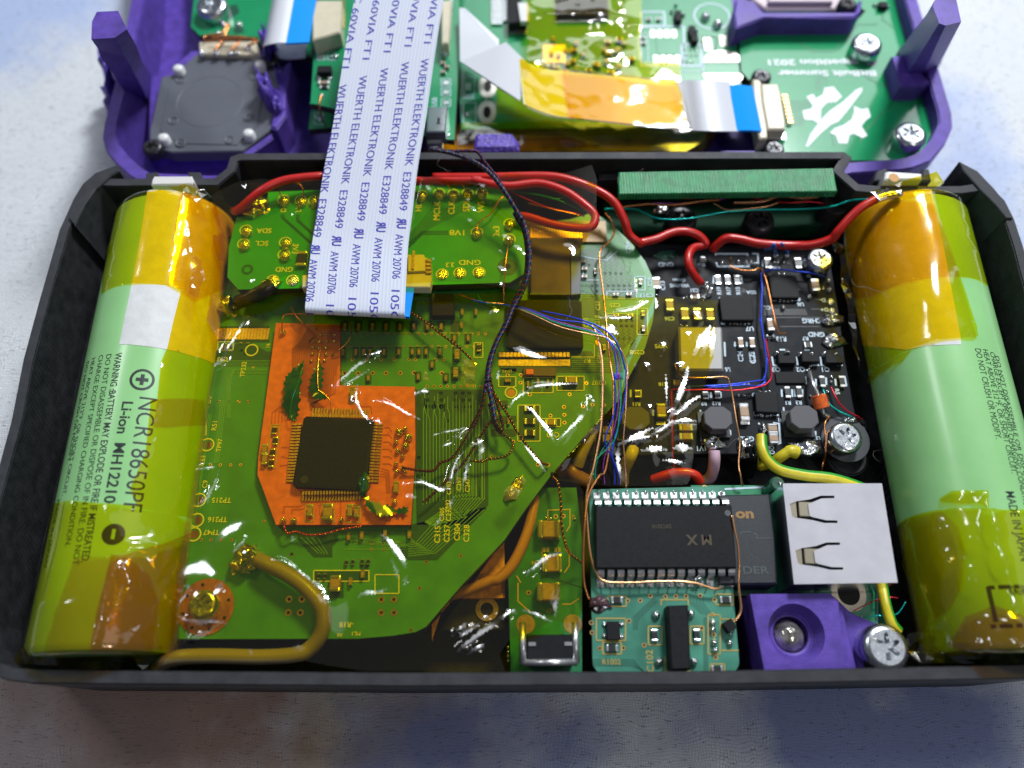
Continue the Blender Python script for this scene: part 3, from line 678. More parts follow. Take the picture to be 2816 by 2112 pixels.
cyl_sheet('yellow_tape', RB, a4(1300, 500, 1540, 390, 1640, 370, 1750, 480, 1790, 640, 1780, 850, 1700, 1000, 1560, 1120, 1350, 1250), KAPC, .3, 'darker second layer of tape on the left flank of the right cell, near its bottom', 'tape', GT, seed=34, bumps=.01, extra=16, folds=[(a4(1610, 400, 1650, 650, 1690, 720, 1650, 820), .35, .4), (a4(1810, 560, 1830, 700, 1790, 860, 1850, 920), .5, .5), (a4(1730, 430, 1790, 620), .3, .4)],
          bubbles=[(*a4(1640, 500)[0], .5, .5), (*a4(1690, 720)[0], .5, .5)])
cyl_sheet('yellow_tape', RB, a4(1620, 290, 1700, 240, 1930, 240, 1940, 350, 1860, 322, 1750, 325, 1640, 312), KAPC, .14, 'small arrow shaped tab of yellow tape above the lower band on the right cell', 'tape', GT, seed=36,
          bubbles=[(*a4(1910, 270)[0], .5, .8)])
cyl_sheet('yellow_tape', RB, a4(1800, 1060, 1980, 990, 2171, 1060, 2300, 1200, 2200, 1320, 1900, 1340, 1700, 1250), KAPD, .36, 'crumpled amber tape at the bottom of the right cell, over the printed bracket', 'tape', GT, seed=41, bumps=.035, extra=45)
# crumpled ends of tape
def crumple(name, pts, z0, amp, m, label, cat, seed, group=None, step=.12, ridges=None, kind=None, freq=1.6):
    P = px(pts, z0)
    def zf(x, y):
        q = Vector((x*freq+seed, y*freq, seed*.7)); h = amp*(abs(noise.noise(q))*1.6+.6*abs(noise.noise(q*2.7))-.3)
        if ridges: h += ridges.h(x, y)
        return (x, y, z0/10+h)
    o = sheet(P, step, zf).build(name, m, smooth=False); return tag(o, label, cat, group, kind)
crumple('crumpled_tape', z8(170, 1420, 300, 1380, 520, 1330, 700, 1340, 950, 1300, 1010, 1430, 1000, 1530, 900, 1545, 400, 1530, 80, 1500), 12, .22, KAPB, 'crumpled brown looking tape end below the left cell, by the front wall', 'tape', 4, 'crumpled ends of yellow tape')
crumple('crumpled_tape', a4(1400, 1170, 1800, 1100, 1960, 1060, 2171, 1130, 2260, 1300, 2100, 1370, 1500, 1360, 1390, 1290), 14, .3, KAPB, 'crumpled shiny tape end below the right cell, by the front wall', 'tape', 9, 'crumpled ends of yellow tape')
crumple('crumpled_tape', z4(1420, 180, 1480, 260, 1545, 300, 1560, 380, 1500, 500, 1470, 640, 1430, 640, 1400, 350), 15.5, .3, KAPB, 'crumpled tape joint where the red wire meets the left cell', 'tape', 12, 'crumpled ends of yellow tape')
crumple('crumpled_tape', z7(870, 490, 920, 480, 1000, 560, 1020, 700, 1040, 860, 1060, 1100, 1080, 1360, 1040, 1200, 1000, 950, 950, 700), 13, .3, KAPB, 'creased edge of tape along the left flank of the right cell', 'tape', 15, 'crumpled ends of yellow tape')
crumple('crumpled_tape', z7(1150, 215, 1230, 170, 1600, 55, 1650, 130, 1560, 170, 1390, 200, 1340, 230, 1290, 280, 1210, 280), 21.2, .16, KAPC, 'folded tongue of tape sticking out over the top of the right cell', 'tape', 18, 'crumpled ends of yellow tape')
crumple('crumpled_tape', z4(1090, 150, 1200, 130, 1330, 170, 1400, 240, 1290, 270, 1180, 190), 20.3, .2, KAPB, 'puckered tape over the end cap at the top of the left cell', 'tape', 19, 'crumpled ends of yellow tape')
crumple('crumpled_tape', z4(1250, 600, 1320, 640, 1350, 760, 1290, 880, 1240, 860, 1280, 720), 20.8, .25, KAPB, 'puckered glassy patch of tape on the right shoulder of the left cell', 'tape', 23, 'crumpled ends of yellow tape', step=.06)
# ================================================================ shared small components (unit meshes, scaled per use)
UM = {}
def unit(name, fn, mats, smooth=False, ang=None):
    if name in UM: return UM[name]
    b = MB(); fn(b); me = bpy.data.meshes.new(name); me.from_pydata(b.v, [], b.f)
    for m in mats: me.materials.append(m)
    me.polygons.foreach_set('material_index', b.m)
    if smooth: me.polygons.foreach_set('use_smooth', [True]*len(b.f))
    if smooth and ang: me.set_sharp_from_angle(angle=math.radians(ang))
    me.update(); UM[name] = me; return me
def put(name, me, parent, u, v, zt, d, ang=0, base=None):
    """a part whose top shows at pixel (u, v) at height zt (mm); d = sizes in mm"""
    c = W(u, v, zt); o = bpy.data.objects.new(name, me); COL.objects.link(o); w_ = Vector((c.x, c.y, (zt-d[2])/10))
    WL[o.name] = w_; o.parent = parent; o.location = w_-WL[parent.name]; o.scale = (d[0]/10, d[1]/10, d[2]/10); o.rotation_euler = (0, 0, math.radians(ang)); return o
def f_cap(b):
    b.box((0, 0, 0), (5.6, 9.2, 9.6), 0, 0, .5)
    for s_ in (-1, 1): b.box((s_*.385, 0, 0), (2.3, 10, 10), 0, 1, .7)
def f_res(b):
    b.box((0, 0, .1), (7, 9.4, 8.6), 0, 0)
    for s_ in (-1, 1): b.box((s_*.40, 0, 0), (2.0, 10, 10), 0, 1, .5)
def f_chip(b): b.box((0, 0, 0), (10, 10, 10), 0, 0, .35)
def f_oct(b):
    P = [(-.5, -.24), (-.24, -.5), (.24, -.5), (.5, -.24), (.5, .24), (.24, .5), (-.24, .5), (-.5, .24)]
    Q = [(x*1.12, y*1.12) for x, y in ((-.5, -.5), (.5, -.5), (.5, .5), (-.5, .5))]
    b.prism(Q, 0, 1.4, 1); b.prism([(x*.86, y*.86) for x, y in P], 1.4, 4, 1); b.prism(P, 4, 10, 0, bev=.35)
def f_solder(b): b.dome((0, 0), 5, 10, 0, 14)
def f_via(b): b.disc((0, 0), 5, .5, 10, 0, 2.6); b.disc((0, 0), 2.7, .3, 8, 1)
def f_pad(b): b.disc((0, 0), 5, .5, 16, 0, 0)
def f_rect(b): b.box((0, 0, 0), (10, 10, 10))
def f_screw(b):
    n = 36; pr = [(3.1, 0), (5, 0), (5, 6.8), (4.75, 8.6), (4.1, 9.7), (3.6, 10)]
    b.lathe((0, 0, 0), pr, n)
    o = len(b.v)
    def star(k): return 2.1+1.0*math.cos(6*2*math.pi*k/n)
    ring3 = [(math.cos(2*math.pi*k/n)*.36, math.sin(2*math.pi*k/n)*.36, 1.0) for k in range(n)]
    s1 = [(math.cos(2*math.pi*k/n)*star(k)/10, math.sin(2*math.pi*k/n)*star(k)/10, .99) for k in range(n)]
    s2 = [(x*.93, y*.93, .74) for x, y, z in s1]
    b.add(ring3+s1+s2, [[k, (k+1) % n, n+(k+1) % n, n+k] for k in range(n)]+[[n+k, n+(k+1) % n, 2*n+(k+1) % n, 2*n+k] for k in range(n)])
    b.add(s2, [list(range(n))])
def U(k):
    return {'cap': lambda: unit('capacitor', f_cap, [TAN, TIN]), 'res': lambda: unit('resistor', f_res, [RESI, TIN]), 'chip': lambda: unit('chip', f_chip, [CHIP]),
            'oct': lambda: unit('inductor', f_oct, [CHIPG, RESI]), 'sol': lambda: unit('solder_joint', f_solder, [SOLD], True), 'via': lambda: unit('via', f_via, [GOLD, HOLE]),
            'pad': lambda: unit('test_pad', f_pad, [COPP]), 'screw': lambda: unit('screw', f_screw, [STEEL], True, 35), 'dscrew': lambda: unit('dark_screw', f_screw, [DSTEEL], True, 35),
            'tin': lambda: unit('tinned_pad', f_rect, [TIN]), 'silk': lambda: unit('silk_bar', f_rect, [SILKB])}[k]()
NM = {'cap': 'capacitor', 'res': 'resistor', 'chip': 'chip', 'oct': 'inductor', 'sol': 'solder_joint', 'via': 'via', 'pad': 'test_pad', 'screw': 'screw', 'dscrew': 'screw', 'tin': 'tinned_pad'}
def comp(root, kind, u, v, w_, h_, zb, t, ang=0, name=None):
    """w_, h_: size in picture pixels (as seen), zb: board height mm, t: thickness mm; long axis along the larger"""
    zt = zb+t; s_ = S(v, zt); sp = s_*math.sin(PITCH-0*1)*(1+(v-CY)/9000.)
    dx, dy = w_/s_, h_/(s_*.93)
    if kind in ('cap', 'res') and dy > dx: return put(name or NM[kind], U(kind), root, u, v, zt, (dy, dx, t), 90+ang)
    return put(name or NM[kind], U(kind), root, u, v, zt, (dx, dy, t), ang)
def comps(root, kind, rg, pts, w_, h_, zb, t, ang=0, name=None):
    for u, v in (rg(*pts) if rg else pts): comp(root, kind, u, v, w_/(rg.k if rg else 1), h_/(rg.k if rg else 1), zb, t, ang, name)
def lines(b, rg, segs, wmm, z, mi=0):
    for sgm in segs: b.strip(px(rg(*sgm), z), wmm, z, mi)
def boxline(b, rg, x0, y0, x1, y1, wmm, z, mi=0):
    P = px(rg(x0, y0, x1, y0, x1, y1, x0, y1, x0, y0), z); 
    for i in range(4): b.strip([P[i], P[i+1]], wmm, z, mi)
def patch(b, rg, pts, z, mi=0):
    P = px(rg(*pts), z)
    if area(P) < 0: P = P[::-1]
    b.add([(x, y, z/10) for x, y in P], [list(range(len(P)))], mi)
def vias(root, rg, pts, r, z, name='vias', mats=None):
    b = MB()
    for u, v in rg(*pts): c = W(u, v, z); b.disc(c, r, z+.03, 12, 0, r*.5); b.disc(c, r*.52, z+.025, 10, 1)
    b.build(name, mats or [GOLD, HOLE], root, kind='stuff')
def row(x0, x1, n, y0, y1=None):
    y1 = y0 if y1 is None else y1; o = []
    for i in range(n): t = i/max(1, n-1); o += [x0+(x1-x0)*t, y0+(y1-y0)*t]
    return o
# ================================================================ main board (trimmed console board under the film)
MZ = 12.5
mb_out = vv(470, 640, 520, 560, 700, 520, 1000, 500, 1230, 474)+[(1630, 585), (1651, 595), (1698, 631), (1741, 674), (1774, 718), (1792, 757), (1801, 797), (1801, 833), (1795, 884), (1774, 956), (1730, 1036)]+b6(1680, 470, 1380, 760, 810, 1420)+a2(1870, 0, 1740, 190, 1480, 465, 1265, 715, 1200, 748, 1060, 770, 850, 788, 0, 790)+[(490, 1757), (470, 1730), (480, 1500), (560, 1000), (590, 820)]
c = W(1100, 1200, MZ); main = thing('main_circuit_board', 'large trimmed green circuit board with a curved right edge, under crinkled yellow film', 'circuit board', (c.x, c.y, 1.1))
MGRN = pcb('main_mask', (.048, .27, .072), .42, .08, .16)
MGRNU = pcb('main_mask_dark', (.013, .085, .03), .42, .05)
b = MB(); b.prism(px(mb_out, MZ), MZ-1.3, MZ, 0, 1); b.build('board', [MGRN, EDGE], main)
z = MZ+.03
b = MB()
# darker bare zones
patch(b, a1, (1500, 612, 2050, 612, 2055, 1490, 1905, 1640, 1510, 1640, 1500, 1200), z)
patch(b, b8, (150, 270, 560, 270, 590, 330, 520, 400, 520, 515, 320, 515, 150, 330), z)
patch(b, b8, (1340, 170, 2150, -20, 2170, -10, 1640, 545, 1330, 545, 1240, 450, 1240, 385, 1340, 400), z)
patch(b, b8, (330, 665, 820, 665, 820, 590, 910, 590, 910, 760, 640, 760, 640, 950, 500, 950, 470, 750, 330, 750), z)
patch(b, z4, (1410, 1060, 1755, 1060, 1755, 1165, 1410, 1165), z)
for x in range(5): patch(b, z4, (1390, 1278+x*9, 1790, 1278+x*9, 1790, 1282+x*9, 1390, 1282+x*9), z)
patch(b, z4, (1560, 1170, 1640, 1170, 1740, 1225, 1790, 1225, 1790, 1278, 1390, 1278, 1420, 1200), z)
for (x, y, w_, h_) in [(960+i*105, 130, 62, 85) for i in range(9)]+[(x, 330, 48, 95) for x in (945, 1045, 1105, 1155, 1370, 1475, 1525, 1580, 1685, 1260)]+[(1795, 225, 56, 80), (1900, 225, 56, 80), (1815, 340, 70, 130), (1805, 490, 76, 110), (1625, 425, 54, 80), (1140, 535, 50, 80), (1520, 515, 50, 80), (1730, 525, 50, 80), (1980, 300, 56, 100)]:
    patch(b, a1, (x-w_/2, y-h_/2+8, x-w_/4, y-h_/2, x+w_/2, y-h_/2, x+w_/2, y+h_/2-8, x+w_/4, y+h_/2, x-w_/2, y+h_/2), z)
patch(b, z6, (820, 560, 960, 470, 1010, 560, 1100, 660, 1190, 790, 1230, 870, 1240, 960, 1240, 1020, 820, 1020), z)
patch(b, z6, (820, 1020, 1010, 1020, 1010, 1120, 960, 1170, 840, 1170), z)
patch(b, z6, (970, 1150, 1270, 1150, 1320, 1120, 1320, 1290, 1245, 1300, 1235, 1430, 1190, 1470, 1000, 1470, 960, 1380, 950, 1240), z)
patch(b, z6, (200, 1425, 900, 1425, 960, 1500, 1110, 1480, 1060, 1590, 370, 1590, 200, 1560), z)
for r_ in ((110, 60, 330, 130), (120, 190, 310, 290), (440, 190, 530, 370), (550, 200, 660, 370), (680, 200, 800, 370), (870, 180, 1210, 345), (370, 550, 635, 1000), (700, 725, 915, 815), (60, 480, 220, 600), (0, 680, 330, 780), (0, 850, 330, 950)):
    patch(b, b6, (r_[0]+20, r_[1], r_[2], r_[1], r_[2], r_[3]-20, r_[2]-20, r_[3], r_[0], r_[3], r_[0], r_[1]+20), z)
b.build('bare_mask_areas', MGRNU, main, kind='stuff')
b = MB(); z = MZ+.06
# fan-out lines
for i in range(19):
    x = 1560+i*25; y1 = 640+(i*37) % 90; jog = 30 if i % 3 else -20
    b.strip(px(a1(x-jog*(.5 if i < 9 else 0), y1, x-jog*(.5 if i < 9 else 0), y1+90, x, y1+130, x, 1380+(18-i)*6 if i < 8 else 1450), z), .09, z)
for i in range(11):
    b.strip(px(a1(2020-i*20, 900+i*25, 2025-i*20, 1440-i*6, 1895-i*14, 1575-i*8, 1620-i*5, 1620+(10-i)*3), z), .09, z)
for i in range(9):
    b.strip(px(b8(2140-i*52, 5, 1620-i*26, 470-i*14, 1330, 500-i*26), z), .09, z)
# mint corner: lines that follow the round edge
edge = z6(1010, 395, 1110, 480, 1200, 590, 1290, 720, 1345, 860, 1370, 960)
for i in range(11):
    q = [(u-9-i*4.2, v+6+i*2.0) for u, v in edge]
    if i > 5: q = q[1:5]
    b.strip(px(q, z), .10, z)
for i in range(12): b.strip(px(z6(820, 515+i*12, 960+i*6, 515+i*12, 1050+i*10, 600+i*14), z), .08, z)
for i in range(6):
    X = 985+i*42; pts = []
    for k in range(14): pts += [X+(10 if k % 2 else -10), 745+k*13]
    b.strip(px([p for p in z6(*([X, 690+i*10]+pts+[X, 925]))], z), .09, z)
for i in range(6): b.strip(px(z6(1000+i*42, 940, 1000+i*42, 975, 960+i*42, 1010), z), .08, z)
for i in range(9): b.strip(px(z6(820, 905+i*14, 870+i*9, 905+i*14, 900+i*9, 960+i*12), z), .08, z)
for i in range(7): b.strip(px(z6(750, 1480+i*16, 1070+i*5, 1480+i*16, 1240-i*3, 1330+i*4), z), .09, z)
for i in range(5):
    X = 1080+i*42; pts = []
    for k in range(10): pts += [X+(9 if k % 2 else -9), 1250+k*14]
    b.strip(px(z6(*pts), z), .08, z)
# left part
for i in range(5): b.strip(px(z4(1390, 1283+i*9, 1790, 1283+i*9), z), .07, z)
for i in range(4): b.strip(px(z4(1740, 1342+i*9, 1530-i*4, 1342+i*9, 1480+i*8, 1395+i*3, 1480+i*8, 1660), z), .09, z)
for i in range(4): b.strip(px(z8(1258+i*9, 0, 1246+i*9, 130, 1222+i*8, 360), z), .09, z)
for i in range(4): b.strip(px(z8(1180+i*9, 80, 1150+i*8, 270, 1118+i*7, 520, 1090+i*6, 700), z), .09, z)
for i in range(4): b.strip(px(b8(180+i*60, 300, 380+i*30, 480), z), .08, z)
for yy in (186, 284): b.strip(px(a1(930, yy, 2030, yy), z), .09, z)
for i in range(5):
    x = 1040+i*150; b.strip(px(b8(640, 300+i*14, 1300, 350+i*14), z), .07, z)
for yy in (350, 430): b.strip(px(b8(640, yy, 1290, yy), z), .09, z)
b.build('traces', GRNL, main, kind='stuff')
# silkscreen
b = MB(); z = MZ+.08
def T(rg, txt, x, y, hz, rot=0, mi=0, xs=1, bold=.01, B=None, zz=None):
    u, v = rg(x, y)[0]; (B or b).btext(txt, u, v, hz/rg.k, zz or z, rot, mi, bold, xs=xs)
T(z4, 'TP232', 1585, 1340, 30, 90); T(z4, '16', 1745, 1188, 26, 90); T(z4, 'C93', 1450, 1275, 30, 180)
T(z4, 'D3', 1360, 1540, 30, 90)
T(z8, 'R51', 1222, 145, 28, 90); T(z8, 'TP97', 1250, 258, 26, 90); T(z8, 'C63', 1155, 345, 26, 90); T(z8, 'C9', 1168, 480, 28, 90)
T(z8, 'TP215', 1262, 572, 30, 180); T(z8, 'TP216', 1240, 682, 30, 180); T(z8, 'TP47', 1205, 755, 30, 180); T(z8, 'R', 1062, 887, 24, 90)
T(b8, '-R18', 670, 1235, 55, 180); T(b8, 'ML1', 770, 1330, 40, 180); T(b8, 'A8', 600, 1345, 35, 180)
for i, (t_, x, y) in enumerate((('C305', 1700, 1560), ('C292', 1745, 1500), ('C283', 1755, 1360), ('C299', 1830, 1330), ('C247', 1895, 1340))): T(a1, t_, x, y, 34, 90)
for i, (t_, x, y) in enumerate((('C315', 1640, 270), ('C257', 1740, 260), ('C304', 1850, 245), ('C328', 1950, 260))): T(b8, t_, x, y, 60, 90)
T(b8, 'C293', 1760, 50, 52, 90)
T(z6, 'C294', 1180, 640, 34, 90, 1); T(z6, 'C28', 1345, 900, 32, 90, 1); T(z6, 'C217', 1320, 1003, 34, 180, 1)
T(z6, 'C25', 1080, 1078, 34, 180); T(z6, 'C27', 950, 1080, 34, 90); T(z6, 'C218', 945, 1200, 34, 90); T(z6, 'C30', 860, 1210, 34, 90); T(z6, 'C208', 1250, 1435, 36, 180); T(z6, 'R7', 870, 1500, 34, 180); T(z6, 'C281', 960, 1475, 30, 90)
T(b6, 'C207', 1410, 250, 62, 180); T(b6, 'C10', 810, 930, 70, 180)
T(b6, 'J J O J', 210, 105, 34, 180)
def BX(rg, *a, mi=0, w_=.13):
    boxline(b, rg, *a, w_, z, mi)
BX(z4, 1420, 1160, 1520, 1215); BX(a1, 1945, 255, 2012, 368); BX(z8, 1175, 95, 1148, 200)
BX(b6, 100, 170, 325, 300); BX(b6, 350, 540, 640, 1010); BX(b6, 860, 165, 1215, 350); BX(b6, 645, 715, 910, 820); BX(b6, 420, 180, 810, 380)
BX(b8, 320, 655, 910, 770); BX(b8, 975, 700, 1230, 900)
BX(z6, 1020, 970, 1245, 1025, mi=1); BX(z6, 1230, 858, 1310, 962, mi=1); BX(z6, 1250, 1100, 1330, 1300)
lines(b, z6, [(820, 700, 900, 720, 1020, 735, 1100, 665), (820, 885, 960, 885), (840, 770, 840, 885)], .13, z, 1)
lines(b, z6, [(750, 1470, 925, 1470, 925, 1380), (1000, 1140, 1230, 1140), (1000, 1230, 1000, 1330)], .12, z)
for q in (z4(1640, 1215), z8(1182, 255), z8(1135, 570), z8(1122, 685), z8(1106, 765)): c = W(*q[0], z); b.disc(c, 1.02, z, 24, 0, .82)
c = W(*b6(262, 375)[0], z); b.disc(c, .95, z, 24, 0, .75)
b.build('silkscreen_print', [SILKY, SILKB], main, kind='stuff')
for q, r_ in ((z4(1640, 1215), .62), (z8(1182, 255), .6), (z8(1135, 570), .6), (z8(1122, 685), .6), (z8(1106, 765), .6), (b6(262, 375), .6), (z6(925, 735), .52), (z6(960, 1355), .55)):
    u, v = q[0]; put('test_pad', U('pad') if r_ != .52 else unit('gold_test_pad', f_pad, [GOLD]), main, u, v, MZ+.1, (r_*2, r_*2, .1))
# vias
V_ = row(960, 2030, 22, 187)+row(945, 1240, 7, 285)+row(1300, 2000, 14, 285)+[1020, 385, 1130, 385, 1240, 385, 1340, 385, 1450, 385, 1500, 385, 1655, 385, 1720, 385]+row(1590, 2000, 9, 587)
for (x, y) in [(1590, 640), (1695, 640), (1805, 640), (1860, 640), (1910, 640)]: V_ += [x, y, x+2, y+52, x+4, y+104]
V_ += [1525, 1130, 1520, 1270, 1560, 1260, 1600, 1450, 1745, 850, 2080, 1120, 925, 667, 1255, 670, 1305, 670, 570, 187]
vias(main, a1, V_, .26, MZ)
vias(main, a1, [960, 487, 1065, 487, 1175, 487, 1275, 487, 1385, 487, 1490, 485, 1700, 487, 1590, 740, 1640, 742, 1697, 742], .36, MZ)
vias(main, z4, [1485, 992, 1530, 992, 1622, 992, 1665, 995, 1715, 995, 1570, 1172, 1615, 1172, 1575, 1218, 1600, 1240, 1650, 1325, 1430, 1550, 1495, 1552, 1555, 1550, 1620, 1550, 1355, 1588], .22, MZ)
vias(main, z8, [1200, 370, 1257, 370, 1315, 370, 1372, 370, 1148, 797, 1202, 797, 1260, 797, 1320, 797, 1505, 692, 1663, 880, 1250, 10, 1308, 10, 1363, 10, 1418, 10], .22, MZ)
vias(main, b8, [60, 962, 195, 962, 50, 1105, 178, 1105, 1042, 965, 1177, 965, 1042, 1105, 1177, 1105], .46, MZ)
vias(main, b8, [85, 485, 1450, 845, 1890, 497, 1522, 565, 1360, 1290, 380, 465, 940, 365, 1060, 365, 1265, 430, 1400, 430, 1070, 430, 940, 430], .25, MZ)
vias(main, z6, [1005, 835, 1043, 835, 1085, 835, 1127, 838, 1168, 835]+row(1030, 1195, 5, 927)+row(1070, 1240, 5, 965)+[830, 930, 865, 930, 905, 930, 945, 930, 830, 970, 945, 970, 1235, 888, 1235, 925, 940, 820, 885, 772, 905, 1008, 1125, 1195, 1168, 1195, 1210, 1195, 1045, 1235, 1085, 1235, 1130, 1235, 1170, 1235, 1210, 1235, 1255, 1272, 1250, 1195, 1115, 1332, 1155, 1332, 1197, 1332], .23, MZ)
vias(main, b6, [390, 150, 385, 250, 218, 150, 1245, 255, 1025, 400, 777, 678, 953, 565, 958, 668, 958, 770, 1200, 560, 1325, 535, 205, 560, 105, 650, 105, 740, 290, 1018, 612, 1318, 745, 1318, 1600, 180, 508, 405, 1470, 540], .3, MZ)
# components on the main board
comps(main, 'cap', a1, row(960, 1695, 8, 130)+[1855, 20, 1960, 20, 1850, 120], 22, 50, MZ, .55)
comps(main, 'cap', a1, [1795, 218, 1900, 218, 945, 325, 1045, 325, 1105, 325, 1155, 325, 1260, 322, 1370, 322, 1475, 322, 1525, 322, 1580, 322, 1685, 322, 1625, 420, 1140, 520, 1520, 512, 1730, 522], 22, 48, MZ, .55)
comps(main, 'cap', a1, [1815, 340, 1805, 478], 40, 78, MZ, .9)
comps(main, 'res', a1, [1980, 292], 30, 60, MZ, .4)
comps(main, 'res', z4, [1465, 1188], 50, 28, MZ, .4)
comps(main, 'cap', z6, [838, 737, 850, 795, 850, 855, 1090, 990, 1190, 990], 40, 24, MZ, .55)
comps(main, 'cap', z6, [935, 815, 1277, 895, 1295, 1135, 1298, 1250, 1000, 1395], 26, 46, MZ, .55)
comps(main, 'cap', z6, [1090, 1150, 1200, 1150], 44, 24, MZ, .5)
comps(main, 'cap', z6, [750, 1640], 100, 50, MZ, 1.1)
comps(main, 'cap', b6, [220, 215], 80, 44, MZ, .5)
comps(main, 'cap', b6, [485, 265, 615, 235, 745, 245, 230, 750], 32, 80, MZ, .5)
comps(main, 'res', b6, [510, 580, 510, 750, 510, 900], 135, 75, MZ, .5)
comps(main, 'cap', b6, [785, 760], 145, 75, MZ, .6)
comps(main, 'cap', b8, [545, 790], 115, 155, MZ, 1.2)
comps(main, 'res', b8, [370, 715, 435, 715, 665, 570, 735, 565, 835, 560, 900, 560], 30, 55, MZ, .5)
comps(main, 'cap', b8, [710, 770, 840, 690, 830, 280, 1340, 270, 1080, 260, 690, 290], 40, 80, MZ, .7)
comp(main, 'chip', *a3(430, 130)[0], 6, 6, MZ, .3)
# gold fingers
b = MB()
for i in range(17):
    b.box(W(*z4(1420+i*20.3, 1110)[0], MZ), (.42, 1.9, .06))
b.build('edge_contacts', GOLD, main, kind='stuff')
# dark chip with its pin row
put('chip', U('chip'), main, *z6(545, 1215)[0], MZ+1.1, (11.6, 8.2, 1.1), 0)
b = MB()
for i in range(19):
    u = 210+i*28.6; b.box(W(*z6(u, 1462)[0], MZ), (.55, .9, .5), 0, 0, .08); b.box(W(*z6(u, 1515)[0], MZ), (.6, 1.1, .12))
b.build('pin_row', GOLD, main, kind='stuff')
b = MB(); b.prism(px(z6(385, 1550, 635, 1550, 630, 1615, 385, 1612), MZ+.6), MZ, MZ+.6, bev=.05); b.build('connector_base', mat('brown_film', (.09, .05, .02), .4), main)
b = MB(); b.prism(px(z6(405, 1562, 462, 1562, 462, 1602, 405, 1602), MZ+1.0), MZ+.6, MZ+1.0, bev=.05); b.build('orange_component', mat('orange_comp', (.8, .16, .02), .4), main)
# small square chip with a silvery sheen
b = MB(); b.prism(px(z5(1395, 845, 1535, 845, 1540, 990, 1390, 990), MZ+1.4), MZ, MZ+1.4, bev=.1); b.build('chip', CHIP, main)
# screw in a copper ring, lower left
cu = z8(1176, 1180)[0]; c = W(*cu, MZ)
b = MB(); b.disc(c, 3.7, MZ+.12, 48, 0, 1.7); b.build('copper_ring', mat('copper_mask', (.42, .17, .03), .38, .5, var=.2), main)
b = MB()
for k in range(8): a_ = k*math.pi/4+.3; b.disc((c.x+.30*math.cos(a_), c.y+.30*math.sin(a_)), .22, MZ+.16, 10)
b.build('ring_holes', HOLE, main, kind='stuff')
put('screw', U('screw'), main, *z8(1150, 1165)[0], MZ+2.4, (3.9, 3.9, 2.3), 20)
# slot of solder
b = MB(); c = W(*a3(168, 252)[0], MZ); b.blob((c.x, c.y, MZ/10), 1.0, .8, 3, 16, 0, .3, .75, 2.0)
for i in range(0): pass
sb = b.build('solder_slot', SOLD, main, smooth=True); sb.rotation_euler = (0, 0, -.5)
b = MB(); b.strip(px(b7(0, 0, 1, 1), MZ), .1, MZ); b = MB(); c = W(*b7(830, 380)[0], MZ)
b.blob((c.x, c.y, MZ/10), 1.9, 2.3, 5, 22, 0, .35, 1.1, 1); b.build('solder_lump', SOLD, main, smooth=True)
b = MB(); c = W(*z4(1490, 945)[0], MZ); b.blob((c.x, c.y, MZ/10), 1.5, 2.1, 8, 22, 0, .3); b.build('solder_lump', SOLD, main, smooth=True)
# ---------------------------------------------------------------- orange flex board with the square chip
OZ = MZ+1.3
fx = thing('orange_flex_board', 'orange copper coloured small circuit board with a square black chip, glued on the main board', 'circuit board', (*W(950, 1200, OZ).xy, MZ/10+.003))
FLX = mat('flex_orange', (.74, .17, .025), .38, var=.18, coat=.3); FLXE = mat('flex_edge', (.25, .07, .02), .5)
b = MB(); b.prism(px(a1(440, 105, 925, 118, 925, 580, 1495, 590, 1500, 1100, 1465, 1640, 440, 1640, 370, 1450, 300, 1260, 305, 1130), OZ), MZ+.1, OZ, 0, 1); b.build('board', [FLX, FLXE], fx)
b = MB(); z = OZ+.03
patch(b, a1, (690, 120, 925, 120, 920, 420, 870, 560, 850, 680, 700, 680, 600, 640, 560, 520, 560, 300, 620, 250), z)
b.build('bare_copper_area', mat('flex_dark', (.40, .085, .02), .4), fx)
b = MB(); z = OZ+.06
for i in range(5): b.strip(px(a1(740-i*8, 205+i*6, 580+i*16, 300+i*8, 570+i*16, 640-i*20, 410+i*26, 790-i*10, 405+i*26, 870-i*4), z), .14, z)
for i in range(4): b.strip(px(a1(905-i*14, 380, 890-i*16, 640, 700+i*10, 720, 700+i*10, 770), z), .14, z)
for i in range(6): b.strip(px(a1(1250, 900+i*55, 1300, 900+i*55, 1320, 930+i*52), z), .15, z)
for i in range(4): b.strip(px(a1(1240-i*4, 1210+i*20, 1300-i*8, 1230+i*14, 1310-i*10, 1400), z), .14, z)
for (q) in ((500, 1555, 500, 1500, 620, 1500, 700, 1460), (560, 1560, 560, 1525, 640, 1520, 720, 1465), (930, 1580, 930, 1450), (770, 1560, 770, 1490, 830, 1460), (1060, 780, 1060, 740, 1160, 740, 1170, 800), (480, 1050, 580, 1050), (480, 1120, 560, 1140), (470, 1190, 560, 1180)): b.strip(px(a1(*q), z), .16, z)
b.build('traces', mat('flex_trace', (.5, .11, .03), .35), fx, kind='stuff')
b = MB(); z = OZ+.08
for q in ((405, 878, 470, 880, 435, 1210, 365, 1208, 405, 878), (995, 590, 1060, 590, 1060, 715, 995, 715, 995, 590), (665, 1485, 725, 1485, 725, 1615, 665, 1615, 665, 1485), (790, 1480, 880, 1480, 885, 1620, 790, 1620, 790, 1480), (975, 1485, 1080, 1485, 1080, 1620, 975, 1620, 975, 1485)): 
    P = px(a1(*q), z)
    for i in range(4): b.strip([P[i], P[i+1]], .16, z)
b.build('silkscreen_print', SILKG, fx, kind='stuff')
put('square_chip', U('chip'), fx, *a1(880, 1090)[0], OZ+1.2, (10.1, 10.4, 1.0), -3)
b = MB(); c = W(*a1(655, 1295)[0], OZ+1.22); b.disc(c, .55, OZ+1.23, 20); b.build('pin_mark', mat('pin_mark', (.03, .032, .03), .3), fx)
b = MB()
